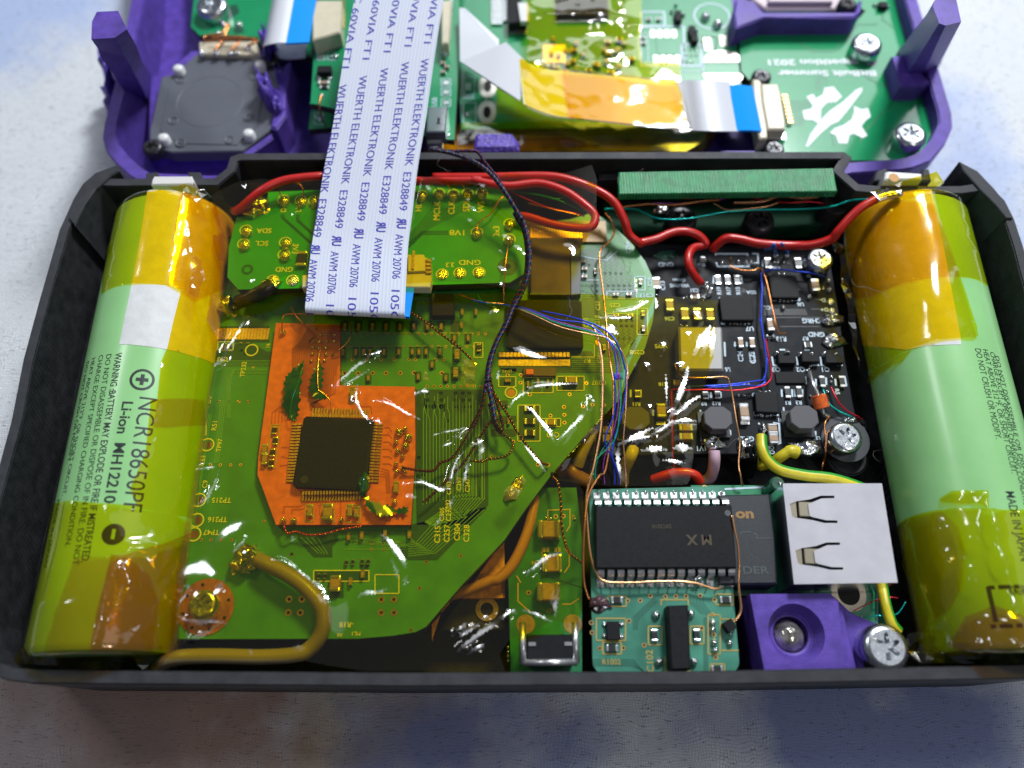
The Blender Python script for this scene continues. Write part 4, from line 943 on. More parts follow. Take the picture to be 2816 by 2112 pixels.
for (x0, y0, x1, y1, n, vert) in ((720, 790, 1140, 800, 20, 1), (650, 1425, 1080, 1415, 20, 1), (600, 880, 560, 1310, 20, 0), (1215, 880, 1180, 1310, 20, 0)):
    for i in range(n):
        t = i/(n-1); u = x0+(x1-x0)*t; v = y0+(y1-y0)*t; c = W(*a1(u, v)[0], OZ+.1)
        b.box(c, (.28, 1.5, .18) if vert else (1.5, .28, .18), -.05, 0, .03)
        k = 1 if v > 1100 else -1
        if vert: c2 = W(*a1(u, v-k*22)[0], OZ+.5); b.box(c2, (.26, .5, .3), -.05)
        else: k = 1 if x0 > 900 else -1; c2 = W(*a1(u-k*22, v)[0], OZ+.5); b.box(c2, (.5, .26, .3), -.05)
b.build('leads', GOLD, fx, kind='stuff')
for i, (x, y) in enumerate([(735, 135), (775, 188), (825, 188), (880, 190), (722, 238), (770, 240), (825, 238), (880, 238), (715, 287), (765, 290), (818, 288), (712, 335), (765, 340), (820, 340), (870, 340), (705, 388), (760, 388), (805, 385)]):
    comp(fx, 'sol', *a1(x, y)[0], 9.5, 9.5, OZ, .45, name='solder_ball')
comps(fx, 'sol', a1, [485, 1600, 565, 1600], 52, 52, OZ, 1.0); comps(fx, 'sol', a1, [930, 1598, 1340, 1460, 490, 165], 40, 46, OZ, .8)
comps(fx, 'res', a1, [425, 920, 430, 1000, 410, 1090, 400, 1170], 36, 60, OZ, .5)
comps(fx, 'cap', a1, [350, 1065, 350, 1140, 1020, 640, 695, 1530, 1000, 1530, 1050, 1540, 1350, 1350], 40, 82, OZ, .8)
comps(fx, 'cap', a1, [830, 1540], 75, 115, OZ, 1.2)
comps(fx, 'sol', a1, [1440, 960, 1370, 920, 1420, 1030], 66, 60, OZ, 1.2); comps(fx, 'sol', a1, [1350, 1000, 1360, 1070, 1400, 1110, 1350, 1170, 1400, 1200, 1355, 1230, 1415, 1230, 1420, 900], 38, 42, OZ, .9)
# ragged flakes of hardened green solder mask paint
def flake(pts, z, label, seed, h=.5):
    P = px(pts, z); P2 = []
    n = len(P)
    for i in range(n):
        a_ = Vector(P[i]); c_ = Vector(P[(i+1) % n])
        for k in range(5): p = a_.lerp(c_, k/5); nrm = Vector((-(c_-a_).y, (c_-a_).x)).normalized(); P2.append(tuple(p+nrm*.028*(1 if k % 2 else -1)*random.uniform(.3, 1)))
    cx = sum(p[0] for p in P)/n; cy = sum(p[1] for p in P)/n
    def zf(x, y): return (x, y, z/10+.02+h/10*max(0, .6+noise.noise(Vector((x*3+seed, y*3, 0)))))
    o = sheet(P2, .06, zf).build('paint_flake', mat('uv_paint', (.01, .085, .035), .16, var=.3, vscale=10, coat=.5), smooth=True)
    return tag(o, label, 'dried paint', 'ragged flakes of green mask paint on the orange board')
flake(a1(655, 400, 655, 470, 640, 640, 630, 760, 600, 850, 545, 840, 500, 760, 520, 660, 510, 540, 560, 470), OZ+.15, 'ragged dark green paint flake over the left traces of the orange board', 1, 1.2)
flake(a1(768, 400, 805, 450, 808, 540, 800, 640, 840, 700, 760, 715, 715, 660, 705, 570, 740, 490), OZ+.15, 'ragged green paint flake in the middle, above the square chip', 3, .9)
flake(a1(1110, 1400, 1170, 1470, 1270, 1490, 1360, 1520, 1450, 1510, 1440, 1560, 1340, 1570, 1260, 1600, 1190, 1570, 1140, 1530), OZ+.15, 'curled green paint flake at the lower right corner of the orange board', 5, 1)
b = MB(); c = W(*a1(1110, 1340)[0], OZ+1.0); b.blob(c, 1.1, .9, 4, 18, 0, .2, .7, 1.5); tag(b.build('paint_drop', MATS['uv_paint'], smooth=True), 'glossy dark green drop at the bottom right corner of the square chip', 'dried paint')
# ================================================================ adapter board above
AZ = 16.2
ad = thing('adapter_board', 'bright green adapter board with a row of labelled solder pads below the red wire', 'circuit board', (*W(1040, 660, AZ).xy, MZ/10))
AGR = pcb('adapter_mask', (.018, .34, .04), .32); AGRU = mat('adapter_dark', (.008, .12, .02), .35)
ao = z5(325, 185, 1790, 125, 1850, 190, 1990, 380, 2010, 640, 1990, 720, 1900, 775, 1400, 790, 400, 815, 130, 820, 60, 740, 70, 540, 120, 350, 220, 340, 300, 320, 320, 260)
b = MB(); b.prism(px(ao, AZ), AZ-1.5, AZ, 0, 1); b.build('board', [AGR, EDGE], ad)
b = MB(); b.prism(px(z5(140, 600, 1900, 560, 1960, 720, 1300, 780, 160, 790), AZ-1.6), MZ+.2, AZ-1.6); b.build('support_foam', BLK, ad)
b = MB(); z = AZ+.04
for i in range(3): b.strip(px(z5(410+i*9, 330, 410+i*9, 350, 610+i*14, 530+i*4), z), .13, z); b.strip(px(z5(510+i*9, 330, 510+i*9, 370, 620+i*9, 470), z), .13, z)
for i in range(7): b.strip(px(z5(1430+i*46 if i > 1 else 1400+i*10, 240+(i % 3)*20, 1390+i*36, 300, 1330+i*8, 370+i*8, 1240, 470+i*13), z), .13, z)
for i in range(3): b.strip(px(z5(1500, 440+i*10, 1330, 440+i*10, 1240, 520+i*14), z), .13, z)
b.build('traces', AGRU, ad, kind='stuff')
b = MB(); z = AZ+.07
for t_, x, y, h_ in (('D', 425, 302, 34), ('LT', 525, 295, 34), ('L', 615, 285, 32), ('HL', 1305, 285, 38), ('MCLK', 1425, 308, 40), ('CLK', 1520, 287, 40), ('SDI', 1616, 278, 42), ('WS', 1712, 280, 42)): T(z5, t_, x, y, h_, 90)
T(z5, 'SDA', 300, 438, 36, 180); T(z5, 'SCL', 285, 520, 36, 180); T(z5, '3V3', 503, 555, 36, -90); T(z5, 'GND', 430, 690, 36, 180); T(z5, '1V8', 1562, 450, 42, 180, xs=1.15); T(z5, '3x3', 1812, 440, 40, 90); T(z5, 'GND', 1640, 645, 38, 180, xs=1.2); T(z5, '3.3', 1510, 660, 34, 180)
PADS = [(425, 235), (538, 238), (625, 238), (1325, 205), (1440, 192), (1533, 197), (1625, 192), (1718, 188), (180, 432), (165, 522), (437, 512), (428, 592), (1686, 447), (1900, 390), (1898, 490), (1460, 720), (1575, 712), (1700, 708), (485, 760), (355, 760)]
for x, y in PADS: c = W(*z5(x, y)[0], z); b.disc(c, .98, z, 22, 0, .84)
b.build('silkscreen_print', SILKY, ad, kind='stuff')
for i, (x, y) in enumerate(PADS): comp(ad, 'sol', *z5(x, y-4)[0], 30, 31, AZ, 1.0 if i < 15 else .45)
b = MB(); c = W(*z5(1885, 672)[0], AZ); b.disc(c, 1.55, AZ+.05, 30, 0, .5); b.disc(c, .5, AZ+.03, 20, 1); c = W(*z5(190, 690)[0], AZ); b.disc(c, .9, AZ+.05, 30, 0, .5); b.build('mounting_hole', [AGRU, HOLE], ad)
for (x, y, w_, h_) in ((540, 615, 26, 44), (1290, 190, 8, 8)): comp(ad, 'res', *z5(x, y)[0], w_, h_, AZ, .7)
b = MB(); c = W(*z5(245, 285)[0], AZ); b.blob((c.x, c.y, AZ/10), 1.8, .9, 6, 20, 0, .3, 1.2, 1.1); b.build('solder_lump', SOLD, ad, smooth=True)
IVO = mat('connector_ivory', (.62, .56, .42), .4, var=.05); YCON = IVO
b = MB(); b.prism(px(z5(1200, 590, 1340, 590, 1350, 610, 1385, 620, 1390, 760, 1380, 806, 545, 806, 545, 725, 600, 720), AZ+1.7), AZ, AZ+1.7, bev=.15)
b.prism(px(z5(1235, 600, 1345, 600, 1350, 700, 1235, 705), AZ+2.1), AZ+1.6, AZ+2.1, bev=.1)
cn = b.build('ribbon_connector', IVO, ad)
b = MB()
for i in range(4): b.box(W(*z5(1372, 640+i*26)[0], AZ+1.5), (.9, .5, .5), 0, 0, .1)
b.box(W(*z5(1273, 630)[0], AZ+2.15), (.35, 3.2, .2)); b.build('connector_pin', GOLD, cn)
b = MB(); c = W(*z4(1770, 790)[0], AZ); b.blob((c.x, c.y, AZ/10-.02), 1.1, .9, 7, 14, 0, .3, 1.3, 1); b.build('solder_lump', SOLD, ad, smooth=True)
wire('black_wire', 'short thick black wire stub soldered below the adapter board, near the left cell', 'wire', [(*z4(1775, 790)[0], 16.6), (*z4(1720, 830)[0], 16.5), (*z4(1640, 870)[0], 15.2), (*z4(1560, 900)[0], 13.6)], 1.15, mat('black_insulation', (.02, .02, .026), .35))
# ================================================================ black power board (lower, right)
PZ = 8.5
PM = mat('power_mask', (.010, .012, .016), .52, 0, .14, var=.3, vscale=6, bump=.1, bscale=20, bdist=.005); PMU = mat('power_line', (.045, .05, .06), .4)
pw = thing('power_board', 'black power supply board with grey inductors and white lettering, left of the right battery cell', 'circuit board', (*W(2150, 1000, PZ).xy, .24))
po = [(1620, 700)]+a6(330, 790)+a6(800, 800, 1640, 850)+b2(760, 90, 1040, 60, 1075, 330, 1130, 640, 1190, 1010, 1240, 1400, 1275, 1659)+b4(1355, 210, 1440, 700, 1530, 1130, 1535, 1405)+b3(1990, 1215, 1100, 1215, 600, 1230, -300, 1240, -450, 1100, 0, 500)+[(1640, 900)]
b = MB(); b.prism(px(po, PZ), PZ-1.5, PZ, 0, 0, bev=.12); b.build('board', PM, pw)
b = MB(); z = PZ+.04
for i in range(6): b.strip(px(b2(110, 885+i*15, 700+i*6, 885+i*15), z), .10, z)
for q in (b2(200, 1000, 930, 1000), b2(340, 1130, 900, 1130), b2(780, 880, 920, 880), b2(840, 745, 900, 745)): b.strip(px(q, z), .12, z)
for i in range(8): b.strip(px(b2(90, 560+i*16, 130, 560+i*16), z), .08, z)
for i in range(3): b.strip(px(b1(1600, 640+i*20, 1660, 640+i*20), z), .08, z)
b.build('traces', PMU, pw, kind='stuff')
b = MB(); z = PZ+.06
T(b2, 'CHRG', 795, 1048, 73, 180, bold=.028); T(b2, 'GND', 855, 1243, 73, 180, bold=.028); T(b2, 'D-', 945, 755, 58, 180, bold=.028); T(b2, 'D+', 970, 890, 58, 180, bold=.028); T(b2, 'SCL', 175, 862, 56, 180, bold=.028); T(b2, 'U6', 630, 815, 58, 180, bold=.028)
T(b2, 'R13', 355, 1308, 73, 180, xs=.9, bold=.028); T(b2, 'R7', 700, 1300, 56, 180, bold=.028); T(b2, 'C10', 745, 370, 67, -90, xs=.8, bold=.028); T(b2, 'C5', 675, 225, 78, 90, xs=.7, bold=.028); T(b2, 'R14', 290, 292, 44, 180, bold=.028)
T(b1, 'GND', 450, 262, 73, 180, bold=.028); T(b1, 'B+', 985, 258, 78, 180, bold=.028); T(b1, 'Wii-PMS', 655, 582, 58, 180, bold=.028); T(b1, 'Gman', 650, 500, 56, 180, bold=.028)
T(b1, 'C13', 400, 580, 67, 90, bold=.028); T(b1, 'C21', 880, 655, 56, 180, bold=.028)
for t_, x in (('R19', 1255), ('R17', 1400), ('R15', 1545)): T(b1, t_, x, 660, 62, 90, bold=.028)
T(b1, 'SDA', 1750, 685, 56, 180, bold=.028); T(b1, 'U7', 1725, 1240, 73, 180, bold=.028); T(b1, 'C26', 505, 1085, 62, 180, bold=.028); T(b1, 'VSYS', 375, 1505, 62, 180, bold=.028)
T(z7, 'C24', 322, 1255, 33, 90); T(z7, 'C23', 395, 1255, 33, 90); T(z7, 'L6', 238, 1340, 26, 180)
T(b3, 'L6', 1570, 85, 51, 180, bold=.028); T(b3, 'C18', 700, 275, 49, 180, bold=.028); T(b3, 'C9', 1820, 275, 44, 180, bold=.028); T(b3, 'R9', 1250, 540, 49, 180, bold=.028); T(b3, 'R12', 1415, 535, 51, 180, bold=.028); T(b3, 'R11', 340, 545, 51, 180, bold=.028)
T(b3, 'L5', 1235, 1010, 56, 180, bold=.028); T(b3, '1V1', 1215, 1140, 67, 180, bold=.028); T(b3, 'GND', 1815, 1010, 67, 180, bold=.028); T(b3, 'L3', 120, 930, 51, 180, bold=.028); T(b3, 'C3', 120, 1005, 44, 180, bold=.028)
T(b4, 'Q3', 410, 275, 62, 180, bold=.028); T(b4, 'Q2', 740, 275, 62, 180, bold=.028); T(b4, 'Q1', 1070, 275, 62, 180, bold=.028); T(b4, 'R1', 570, 722, 56, 180, bold=.028); T(b4, 'R3', 715, 718, 56, 180, bold=.028); T(b4, 'U1', 475, 950, 56, 180, bold=.028)
T(b4, 'C23', 90, 110, 78, 90, bold=.028); T(b4, 'C6', 345, 1325, 51, 180, bold=.028); T(b4, 'C5', 350, 1385, 51, 180, bold=.028); T(b4, 'R5', 1235, 570, 56, -90, bold=.028); T(b4, 'L2', 975, 1195, 44, 180, bold=.028)
for q in (b1(1205, 125, 1205, 100, 1690, 100, 1690, 130), b1(1215, 230, 1235, 290, 1715, 290, 1715, 240), b1(1760, 95, 1850, 100, 1850, 250), b1(1340, 1440, 1350, 1659), b1(1180, 440, 1170, 550), b1(1590, 430, 1605, 550), b1(1920, 200, 1920, 290),
          b1(1270, 760, 1270, 790), b1(1285, 1020, 1300, 1165, 1350, 1165), b1(1690, 1165, 1730, 1165), b1(1500, 1440, 1500, 1510), b1(1680, 1440, 1680, 1510), b2(220, 755, 290, 755), b2(540, 755, 615, 755, 615, 720), b2(330, 1460, 410, 1460), b2(680, 1460, 760, 1460),
          b4(355, 100, 375, 215, 440, 225), b4(680, 100, 700, 215), b4(900, 215, 990, 215), b4(1005, 100, 1020, 215, 1060, 218), b4(1230, 215, 1305, 215), b4(805, 370, 815, 470), b4(945, 400, 945, 500), b4(1080, 380, 1085, 480), b4(1205, 400, 1215, 490), b4(1330, 360, 1355, 500),
          b4(485, 540, 490, 640), b4(625, 540, 630, 640), b4(665, 540, 670, 640), b4(765, 540, 765, 640), b4(510, 780, 550, 1150, 640, 1180), b4(95, 590, 105, 640), b4(120, 840, 130, 880, 190, 885), b4(370, 885, 450, 885), b4(940, 1100, 940, 1160),
          b4(170, 1000, 200, 1000), b4(370, 990, 450, 1000, 470, 1260, 420, 1270), b3(1200, 620, 1215, 960), b3(1600, 890, 1605, 960), b3(1300, 380, 1305, 460), b3(1340, 380, 1345, 460), b3(1470, 380, 1475, 460), b3(400, 350, 400, 450), b3(265, 350, 265, 450), b3(570, 620, 570, 700), b3(1905, 400, 1930, 400), b3(1925, 650, 1935, 690, 1975, 690)):
    b.strip(px(q, z), .28, z)
b.build('silkscreen_print', SILKB, pw, kind='stuff')
comps(pw, 'chip', b1, [1530, 930], 490, 370, PZ, 1.0)
comps(pw, 'chip', b2, [400, 555], 390, 345, PZ, 1.0)
comps(pw, 'chip', b4, [290, 710], 300, 270, PZ, 1.1, -3)
comps(pw, 'chip', b4, [565, 135, 880, 115, 1200, 130], 235, 105, PZ, 1.2, name='transistor')
comps(pw, 'chip', z7, [650, 1395], 190, 70, PZ, .35, name='glue_patch')
comps(pw, 'oct', b4, [790, 910], 375, 315, PZ, 3.2); comps(pw, 'oct', b3, [1440, 725, 335, 730], 375, 310, PZ, 3.2)
b = MB(); b.prism(px(b1(640, 1200, 1290, 1200, 1310, 1240, 1330, 1870, 660, 1870), PZ+3.4), PZ+.2, PZ+3.4, bev=.3); b.build('metal_inductor', mat('inductor_pale', (.30, .30, .30), .5, .2, var=.08), pw)
comps(pw, 'cap', b1, [305, 535, 510, 870], 120, 190, PZ, 1.0); comps(pw, 'cap', b1, [890, 730], 135, 105, PZ, 1.0)
comps(pw, 'cap', b1, [740, 1005, 930, 1005, 1125, 1010], 120, 190, PZ, 1.0)
comps(pw, 'cap', b1, [1590, 1440, 1765, 1440], 82, 160, PZ, .8); comps(pw, 'res', b1, [1245, 490, 1390, 490, 1535, 490], 84, 150, PZ, .5)
comps(pw, 'cap', b2, [845, 525, 215, 1090], 120, 180, PZ, 1.1); comps(pw, 'res', b2, [170, 220, 600, 220], 95, 165, PZ, .6)
comps(pw, 'cap', b3, [1795, 640], 130, 230, PZ, 1.3); comps(pw, 'cap', b3, [680, 620], 130, 185, PZ, 1.2); comps(pw, 'cap', b3, [1010, 850, 1015, 970], 185, 95, PZ, 1.2); comps(pw, 'cap', b3, [890, 250], 100, 80, PZ, 1)
comps(pw, 'cap', b3, [-50, 880, -50, 990], 130, 100, PZ, 1.2)
comps(pw, 'res', b3, [1270, 420, 1435, 415, 360, 400], 80, 100, PZ, .6); comps(pw, 'res', b4, [570, 575, 725, 570, 1035, 430, 1300, 430], 72, 150, PZ, .6)
comps(pw, 'res', b2, [740, 1385], 110, 80, PZ, .5)
comps(pw, 'cap', b4, [370, 1060, 385, 1190], 130, 130, PZ, 1.2)
comps(pw, 'sol', b1, [1310, 210, 1560, 200, 1675, 210, 1760, 220, 1815, 230], 75, 75, PZ, .7); comps(pw, 'sol', b1, [1020, 150], 160, 120, PZ, 1.2)
comps(pw, 'sol', b1, [770, 740, 310, 715, 690, 1185, 770, 1190], 56, 50, PZ, .4); comps(pw, 'sol', b1, [1430, 1150, 1495, 1150, 1545, 1155, 1595, 1155, 1645, 1160, 1720, 1010, 1730, 855], 34, 44, PZ, .35)
comps(pw, 'sol', b2, [285, 100, 450, 100, 765, 685, 1045, 460, 1055, 585, 395, 840, 160, 1255, 250, 1255], 76, 74, PZ, .8); comps(pw, 'sol', b2, [1070, 765, 1090, 890], 105, 105, PZ, .5)
comps(pw, 'sol', b2, [340, 755, 395, 755, 455, 755, 510, 745, 200, 390, 330, 375, 400, 375, 190, 500, 190, 560, 195, 610, 200, 655, 610, 600, 960, 580, 260, 210, 310, 210, 400, 205, 460, 215], 36, 46, PZ, .35)
comps(pw, 'sol', b2, [300, 1490, 460, 1480, 640, 1500, 800, 1500, 980, 1500, 1150, 1510], 80, 66, PZ, .9); 
comps(pw, 'sol', b4, [270, 570, 330, 565, 200, 560, 210, 870, 290, 885, 350, 880, 1160, 360, 1160, 430, 880, 620, 1110, 560, 1060, 700, 860, 260, 830, 280, 880, 215, 1045, 490], 44, 44, PZ, .45)
comps(pw, 'sol', b3, [2040, 690, 2110, 690, 2090, 375, 1790, 420, 1720, 420], 46, 40, PZ, .4); comps(pw, 'tin', b3, [1800, 795, 670, 800], 120, 40, PZ, .2)
def lump(root, u, v, z, r, h, seed, sx=1, sy=1, m=None, name='solder_lump'):
    b = MB(); c = W(u, v, z); b.blob((c.x, c.y, z/10-.01), r, h, seed, 16, 0, .32, sx, sy); return b.build(name, m or SOLD, root, smooth=True)
lump(pw, *b2(1060, 1040)[0], PZ, 1.2, 1.2, 31, 1.5, .8); lump(pw, *b2(1100, 1330)[0], PZ, 1.3, 1.0, 33, 1.4, .9); lump(pw, *b1(1060, 680)[0], PZ, 1.1, 1.3, 35); lump(pw, *b1(1010, 760)[0], PZ, .7, .6, 36); lump(pw, *b1(1030, 580)[0], PZ+1.2, .45, .9, 37)
lump(pw, *b3(1370, 1060)[0], PZ, 1.1, .7, 38, 1.5, 1.2); lump(pw, *b3(1800, 1150)[0], PZ, 1.3, 1.5, 39, .9, 1.2); lump(pw, *b4(800, 1320)[0], PZ, 1.4, 1.0, 40, 1.5, 1); lump(pw, *b4(1410, 950)[0], PZ, .8, .6, 41, 1.3, .6); lump(pw, *b4(225, 1080)[0], PZ, .7, 1.2, 42, .7, 1.5)
lump(pw, *b1(460, 130)[0], PZ, 1.3, .35, 43, 1.5, .8, GRND, 'worn_pad')
lump(pw, *b4(1560, 1030)[0], PZ-1, .9, .8, 44, .7, 1.5, mat('black_glue', (.01, .01, .012), .12), 'glue_drop')
put('screw', U('screw'), pw, *b4(1360, 1170)[0], PZ+2.6, (5.0, 5.0, 2.5), 10)
put('screw', U('screw'), pw, *b2(915, 150)[0], PZ+2.6, (4.4, 4.4, 2.5), 30)
b = MB(); c = W(*b4(1340, 1210)[0], PZ); b.disc(c, 3.6, PZ+.05, 30); b.build('screw_pad', PMU, pw)
# glass diode with leads
dd = thing('glass_diode', 'small orange glass diode on bent leads above the lower right screw', 'diode', W(*b4(1000, 720)[0], PZ+.2)[:], None)
DO = mat('diode_glass', (.75, .14, .03), .12, var=.3, vscale=18, coat=.6)
p0 = W(*b4(975, 615)[0], PZ+2.2); p1 = W(*b4(1030, 800)[0], PZ+1.6)
b = MB(); b.tube([p0, p0.lerp(p1, .05), p0.lerp(p1, .5), p0.lerp(p1, .95), p1], .115, 16, 0, taper=lambda t: .8 if t in (0, 1) else 1); b.build('glass_body', DO, dd, smooth=True, ang=50)
b = MB(); b.tube(smooth_path([p0, W(*b4(900, 450)[0], PZ+2.2), W(*b4(860, 300)[0], PZ+.8)], 6), .03, 8); b.build('lead', TIN, dd, smooth=True)
b = MB(); b.tube(smooth_path([p1, W(*b4(1050, 860)[0], PZ+1.0), W(*b4(1120, 910)[0], PZ+.3)], 6), .03, 8); b.build('lead', TIN, dd, smooth=True)
# ================================================================ green printed bar and the board behind it
GP = print_mat('green_print', (.025, .23, .085), .28, 40, .6, .3, .2, (1, 0, 0))
b = MB(); b.prism(px(a6(5, 165, 1870, 130, 1905, 335, 5, 360), 17.6), 16.2, 17.6, bev=.15)
tag(b.build('green_bar', GP), 'glossy green 3D printed bar lying along the back wall of the black shell', 'printed bar')
bk = thing('upright_board', 'dark green board under the green bar, with two dark screws and coloured enamel wires', 'circuit board', (*W(2000, 590, 8).xy, .3))
b = MB(); b.prism(px(a6(-150, 420, 1780, 380, 1790, 620, 1200, 660, -50, 680), 9.5), 6, 9.5, bev=.2); b.build('board', mat('upright_green', (.006, .045, .022), .6, 0, .1), bk)
for q, s_ in ((a6(555, 560)[0], 5.2), (a6(1235, 575)[0], 5.0)): put('screw', U('dscrew'), bk, *q, 11.8, (s_, s_, 2.3), 15)
lump(bk, *a6(380, 500)[0], 10.5, .9, .9, 51, 1.5, 1)
# ================================================================ module with the wide chip ("IC board")
IZ = 13.0
ic = thing('chip_module', 'weathered teal circuit board carrying a wide black chip with silver legs on both sides', 'circuit board', (*W(1830, 1600, IZ).xy, .9))
ICG = pcb('module_mask', (.045, .22, .15), .4, .15, .3)
b = MB(); b.prism(px(round_poly(a3(690, 245, 1640, 222, 1745, 1480, 1700, 1540, 760, 1540, 715, 1480), 12, 3), IZ), IZ-1.2, IZ, 0, 1); b.build('board', [ICG, EDGE], ic)
b = MB(); z = IZ+.03
for i in range(4): b.strip(px(a3(1150+i*8, 1000+i*8, 1000+i*10, 1140+i*8, 1000+i*10, 1230), z), .09, z)
for i in range(5): b.strip(px(a3(1400+i*22, 1010, 1400+i*22, 1040, 1480+i*22, 1120+i*6), z), .09, z)
for i in range(4): b.strip(px(a3(1495+i*9, 1140, 1495+i*9, 1520), z), .07, z); b.strip(px(a3(715, 1440+i*14, 1000-i*6, 1440+i*14, 1070, 1520), z), .08, z)
for i in range(14): b.strip(px(a3(770+i*68, 930, 775+i*66, 975), z), .22, z)
b.build('traces', mat('module_line', (.02, .10, .07), .4), ic, kind='stuff')
b = MB(); z = IZ+.06
for q in ((740, 1150, 945, 1305), (785, 1318, 915, 1400), (1105, 1205, 1200, 1335), (1400, 1205, 1495, 1330), (820, 995, 950, 1065), (1580, 980, 1700, 1055), (1525, 1125, 1610, 1400), (1540, 1470, 1640, 1540)): BX(a3, *q, w_=.16)
lines(b, a3, [(1195, 1060, 1195, 1020, 1385, 1020, 1385, 1060), (1220, 1420, 1220, 1520, 1400, 1520), (1610, 1155, 1735, 1155), (1620, 1375, 1740, 1375), (1555, 1125, 1555, 1110)], .16, z)
T(a3, 'C102', 1115, 1450, 48, 90); T(a3, 'R1002', 845, 1455, 36, 0)
b.build('silkscreen_print', SILKG, ic, kind='stuff')
vias(ic, a3, [960, 1025, 1048, 1025, 1120, 992, 1225, 998, 1297, 996, 1370, 996, 1470, 990, 968, 1168, 705, 1180, 710, 1250, 930, 1358, 765, 1360, 1075, 1338, 1480, 1220, 1578, 1425, 1565, 1265, 1555, 1125, 1570, 1020], .32, IZ)
SZ = IZ+2.6
wc_ = thing_c = MB(); wc_.prism(px(a3(735, 362, 1690, 355, 1725, 795, 738, 800), SZ), IZ+.3, SZ, bev=.15)
wch = wc_.build('wide_chip', CHIP, ic)
b = MB(); b.lathe((W(*a3(1662, 412)[0], SZ).x, W(*a3(1662, 412)[0], SZ).y, SZ/10+.003), [(.42, 0), (.34, .02), (.2, .01), (.001, .01)], 16); b.build('pin_mark', CHIPG, wch)
b = MB()
lettM = mat('chip_lettering', (.06, .042, .02), .5)
T(a3, 'M X', 1465, 600, 70, 180, B=b, zz=SZ+.03, bold=.03); T(a3, '23C3210', 1200, 505, 26, 180, B=b, zz=SZ+.03)
b.build('lettering', lettM, wch, kind='stuff')
b = MB()
def gull(b, x, y, dirn, zt=SZ-1.0):
    c = W(x, y, zt); w_ = .045
    P = [(0, 0), (.05, -.005), (.085, -.03), (.10, -.12), (.13, -.15), (.21, -.155)]
    for i in range(len(P)-1):
        (y0, z0), (y1, z1__) = P[i], P[i+1]
        b.add([(c.x+sx*w_, c.y+dirn*yy, c.z+zz+dz) for yy, zz in ((y0, z0), (y1, z1__)) for sx in (-1, 1) for dz in (0, -.02)], [[0, 2, 6, 4], [1, 5, 7, 3], [0, 4, 5, 1], [2, 3, 7, 6]])
lg = MB(); gull(lg, 1408, 1056, 1, 12.0)
for (x0, x1, y0, y1, dirn) in ((755, 1650, 350, 345, 1), (772, 1690, 806, 800, -1)):
    for i in range(14):
        t = i/13; u, v = a3(x0+(x1-x0)*t, y0+(y1-y0)*t)[0]; g = MB(); gull(g, u, v, dirn)
        if i == 0 and dirn == 1: g.build('leg', TIN, ic); LEG = bpy.data.objects['leg'].data if 'leg' in bpy.data.objects else None
        else: g.build('leg', TIN, ic)
for i in range(14):
    comp(ic, 'sol', *a3(757+i*66.5, 262)[0], 24/2.55, 36/2.55, IZ, .35, name='solder_joint'); comp(ic, 'sol', *a3(768+i*69.5, 912)[0], 26/2.55, 36/2.55, IZ, .4, name='solder_joint')
comps(ic, 'chip', a3, [860, 1235], 90, 115, IZ, .9, name='small_chip')
comps(ic, 'sol', a3, [800, 1190, 800, 1270, 920, 1190, 920, 1275, 750, 1060, 800, 1070, 740, 1080], 40, 34, IZ, .4)
comps(ic, 'res', a3, [885, 1020, 850, 1358, 1650, 1018, 1590, 1505], 80, 40, IZ, .5); comps(ic, 'res', a3, [1150, 1270, 1447, 1268], 42, 76, IZ, .5)
b = MB(); b.prism(px(a3(1240, 1060, 1385, 1055, 1405, 1510, 1265, 1515), IZ+2.6), IZ, IZ+2.6, bev=.2); b.build('crystal', CHIP, ic)
comps(ic, 'sol', a3, [1165, 1120, 1410, 1110, 1185, 1450, 1430, 1450], 60, 56, IZ, .9)
comps(ic, 'sol', a3, [1565, 1175, 1565, 1225, 1575, 1315, 1580, 1370, 1685, 1320, 1690, 1240], 48, 46, IZ, .8); comps(ic, 'chip', a3, [1680, 1200], 70, 70, IZ, 1.3, 30, name='transistor')
lump(ic, *a3(760, 1050)[0], IZ, 1.2, .8, 55, 1.1, .8, mat('flux', (.08, .04, .05), .15, var=.5, vscale=12), 'flux_residue'); lump(ic, *a3(1450, 875)[0], IZ+.6, .6, .9, 56)
# ---------------------------------------------------------------- reader behind it with the USB socket
UZ = 9.5
us = thing('usb_board', 'green board with black module and a bright metal USB socket beside the right cell', 'circuit board', (*W(2280, 1450, UZ).xy, .3))
UG = pcb('usb_mask', (.02, .24, .11), .35, .25, .2)
b = MB(); b.prism(px(a4(0, 200, 560, 200, 1190, 300, 1190, 860, 1250, 860, 1270, 1130, 1050, 1110, 900, 920, 0, 920), UZ), UZ-1.2, UZ, 0, 1); b.build('board', [UG, EDGE], us)
b = MB(); z = UZ+.05; b.strip(px(a4(1215, 870, 1215, 1120), z), .2, z); b.strip(px(a4(220, 225, 520, 210), z), .3, z); T(a4, 'MRS', 1085, 1062, 24, 180); b.build('silkscreen_print', SILKB, us, kind='stuff')
b = MB(); c = W(*a4(1028, 910)[0], UZ); b.disc(c, 2.35, UZ+.1, 36, 0, 1.5); b.disc(c, 1.5, UZ+.05, 30, 1); b.build('ring_pad', [mat('ring_gold', (.62, .55, .42), .4, .4), HOLE], us)
b = MB(); b.prism(px(a4(180, 262, 515, 255, 550, 540, 565, 845, 180, 850), 13.8), UZ, 13.8, bev=.25); md = b.build('black_module', mat('module_black', (.022, .028, .035), .5, var=.35, vscale=40, bump=.3, bscale=60, bdist=.006), us)
b = MB(); T(a4, 'on', 350, 382, 62, 0, B=b, zz=13.84, bold=.04, xs=1.3); b.build('lettering', mat('gold_print', (.30, .17, .05), .5), md)
b = MB(); T(a4, 'DER', 420, 752, 48, 0, B=b, zz=13.84, xs=1.35)
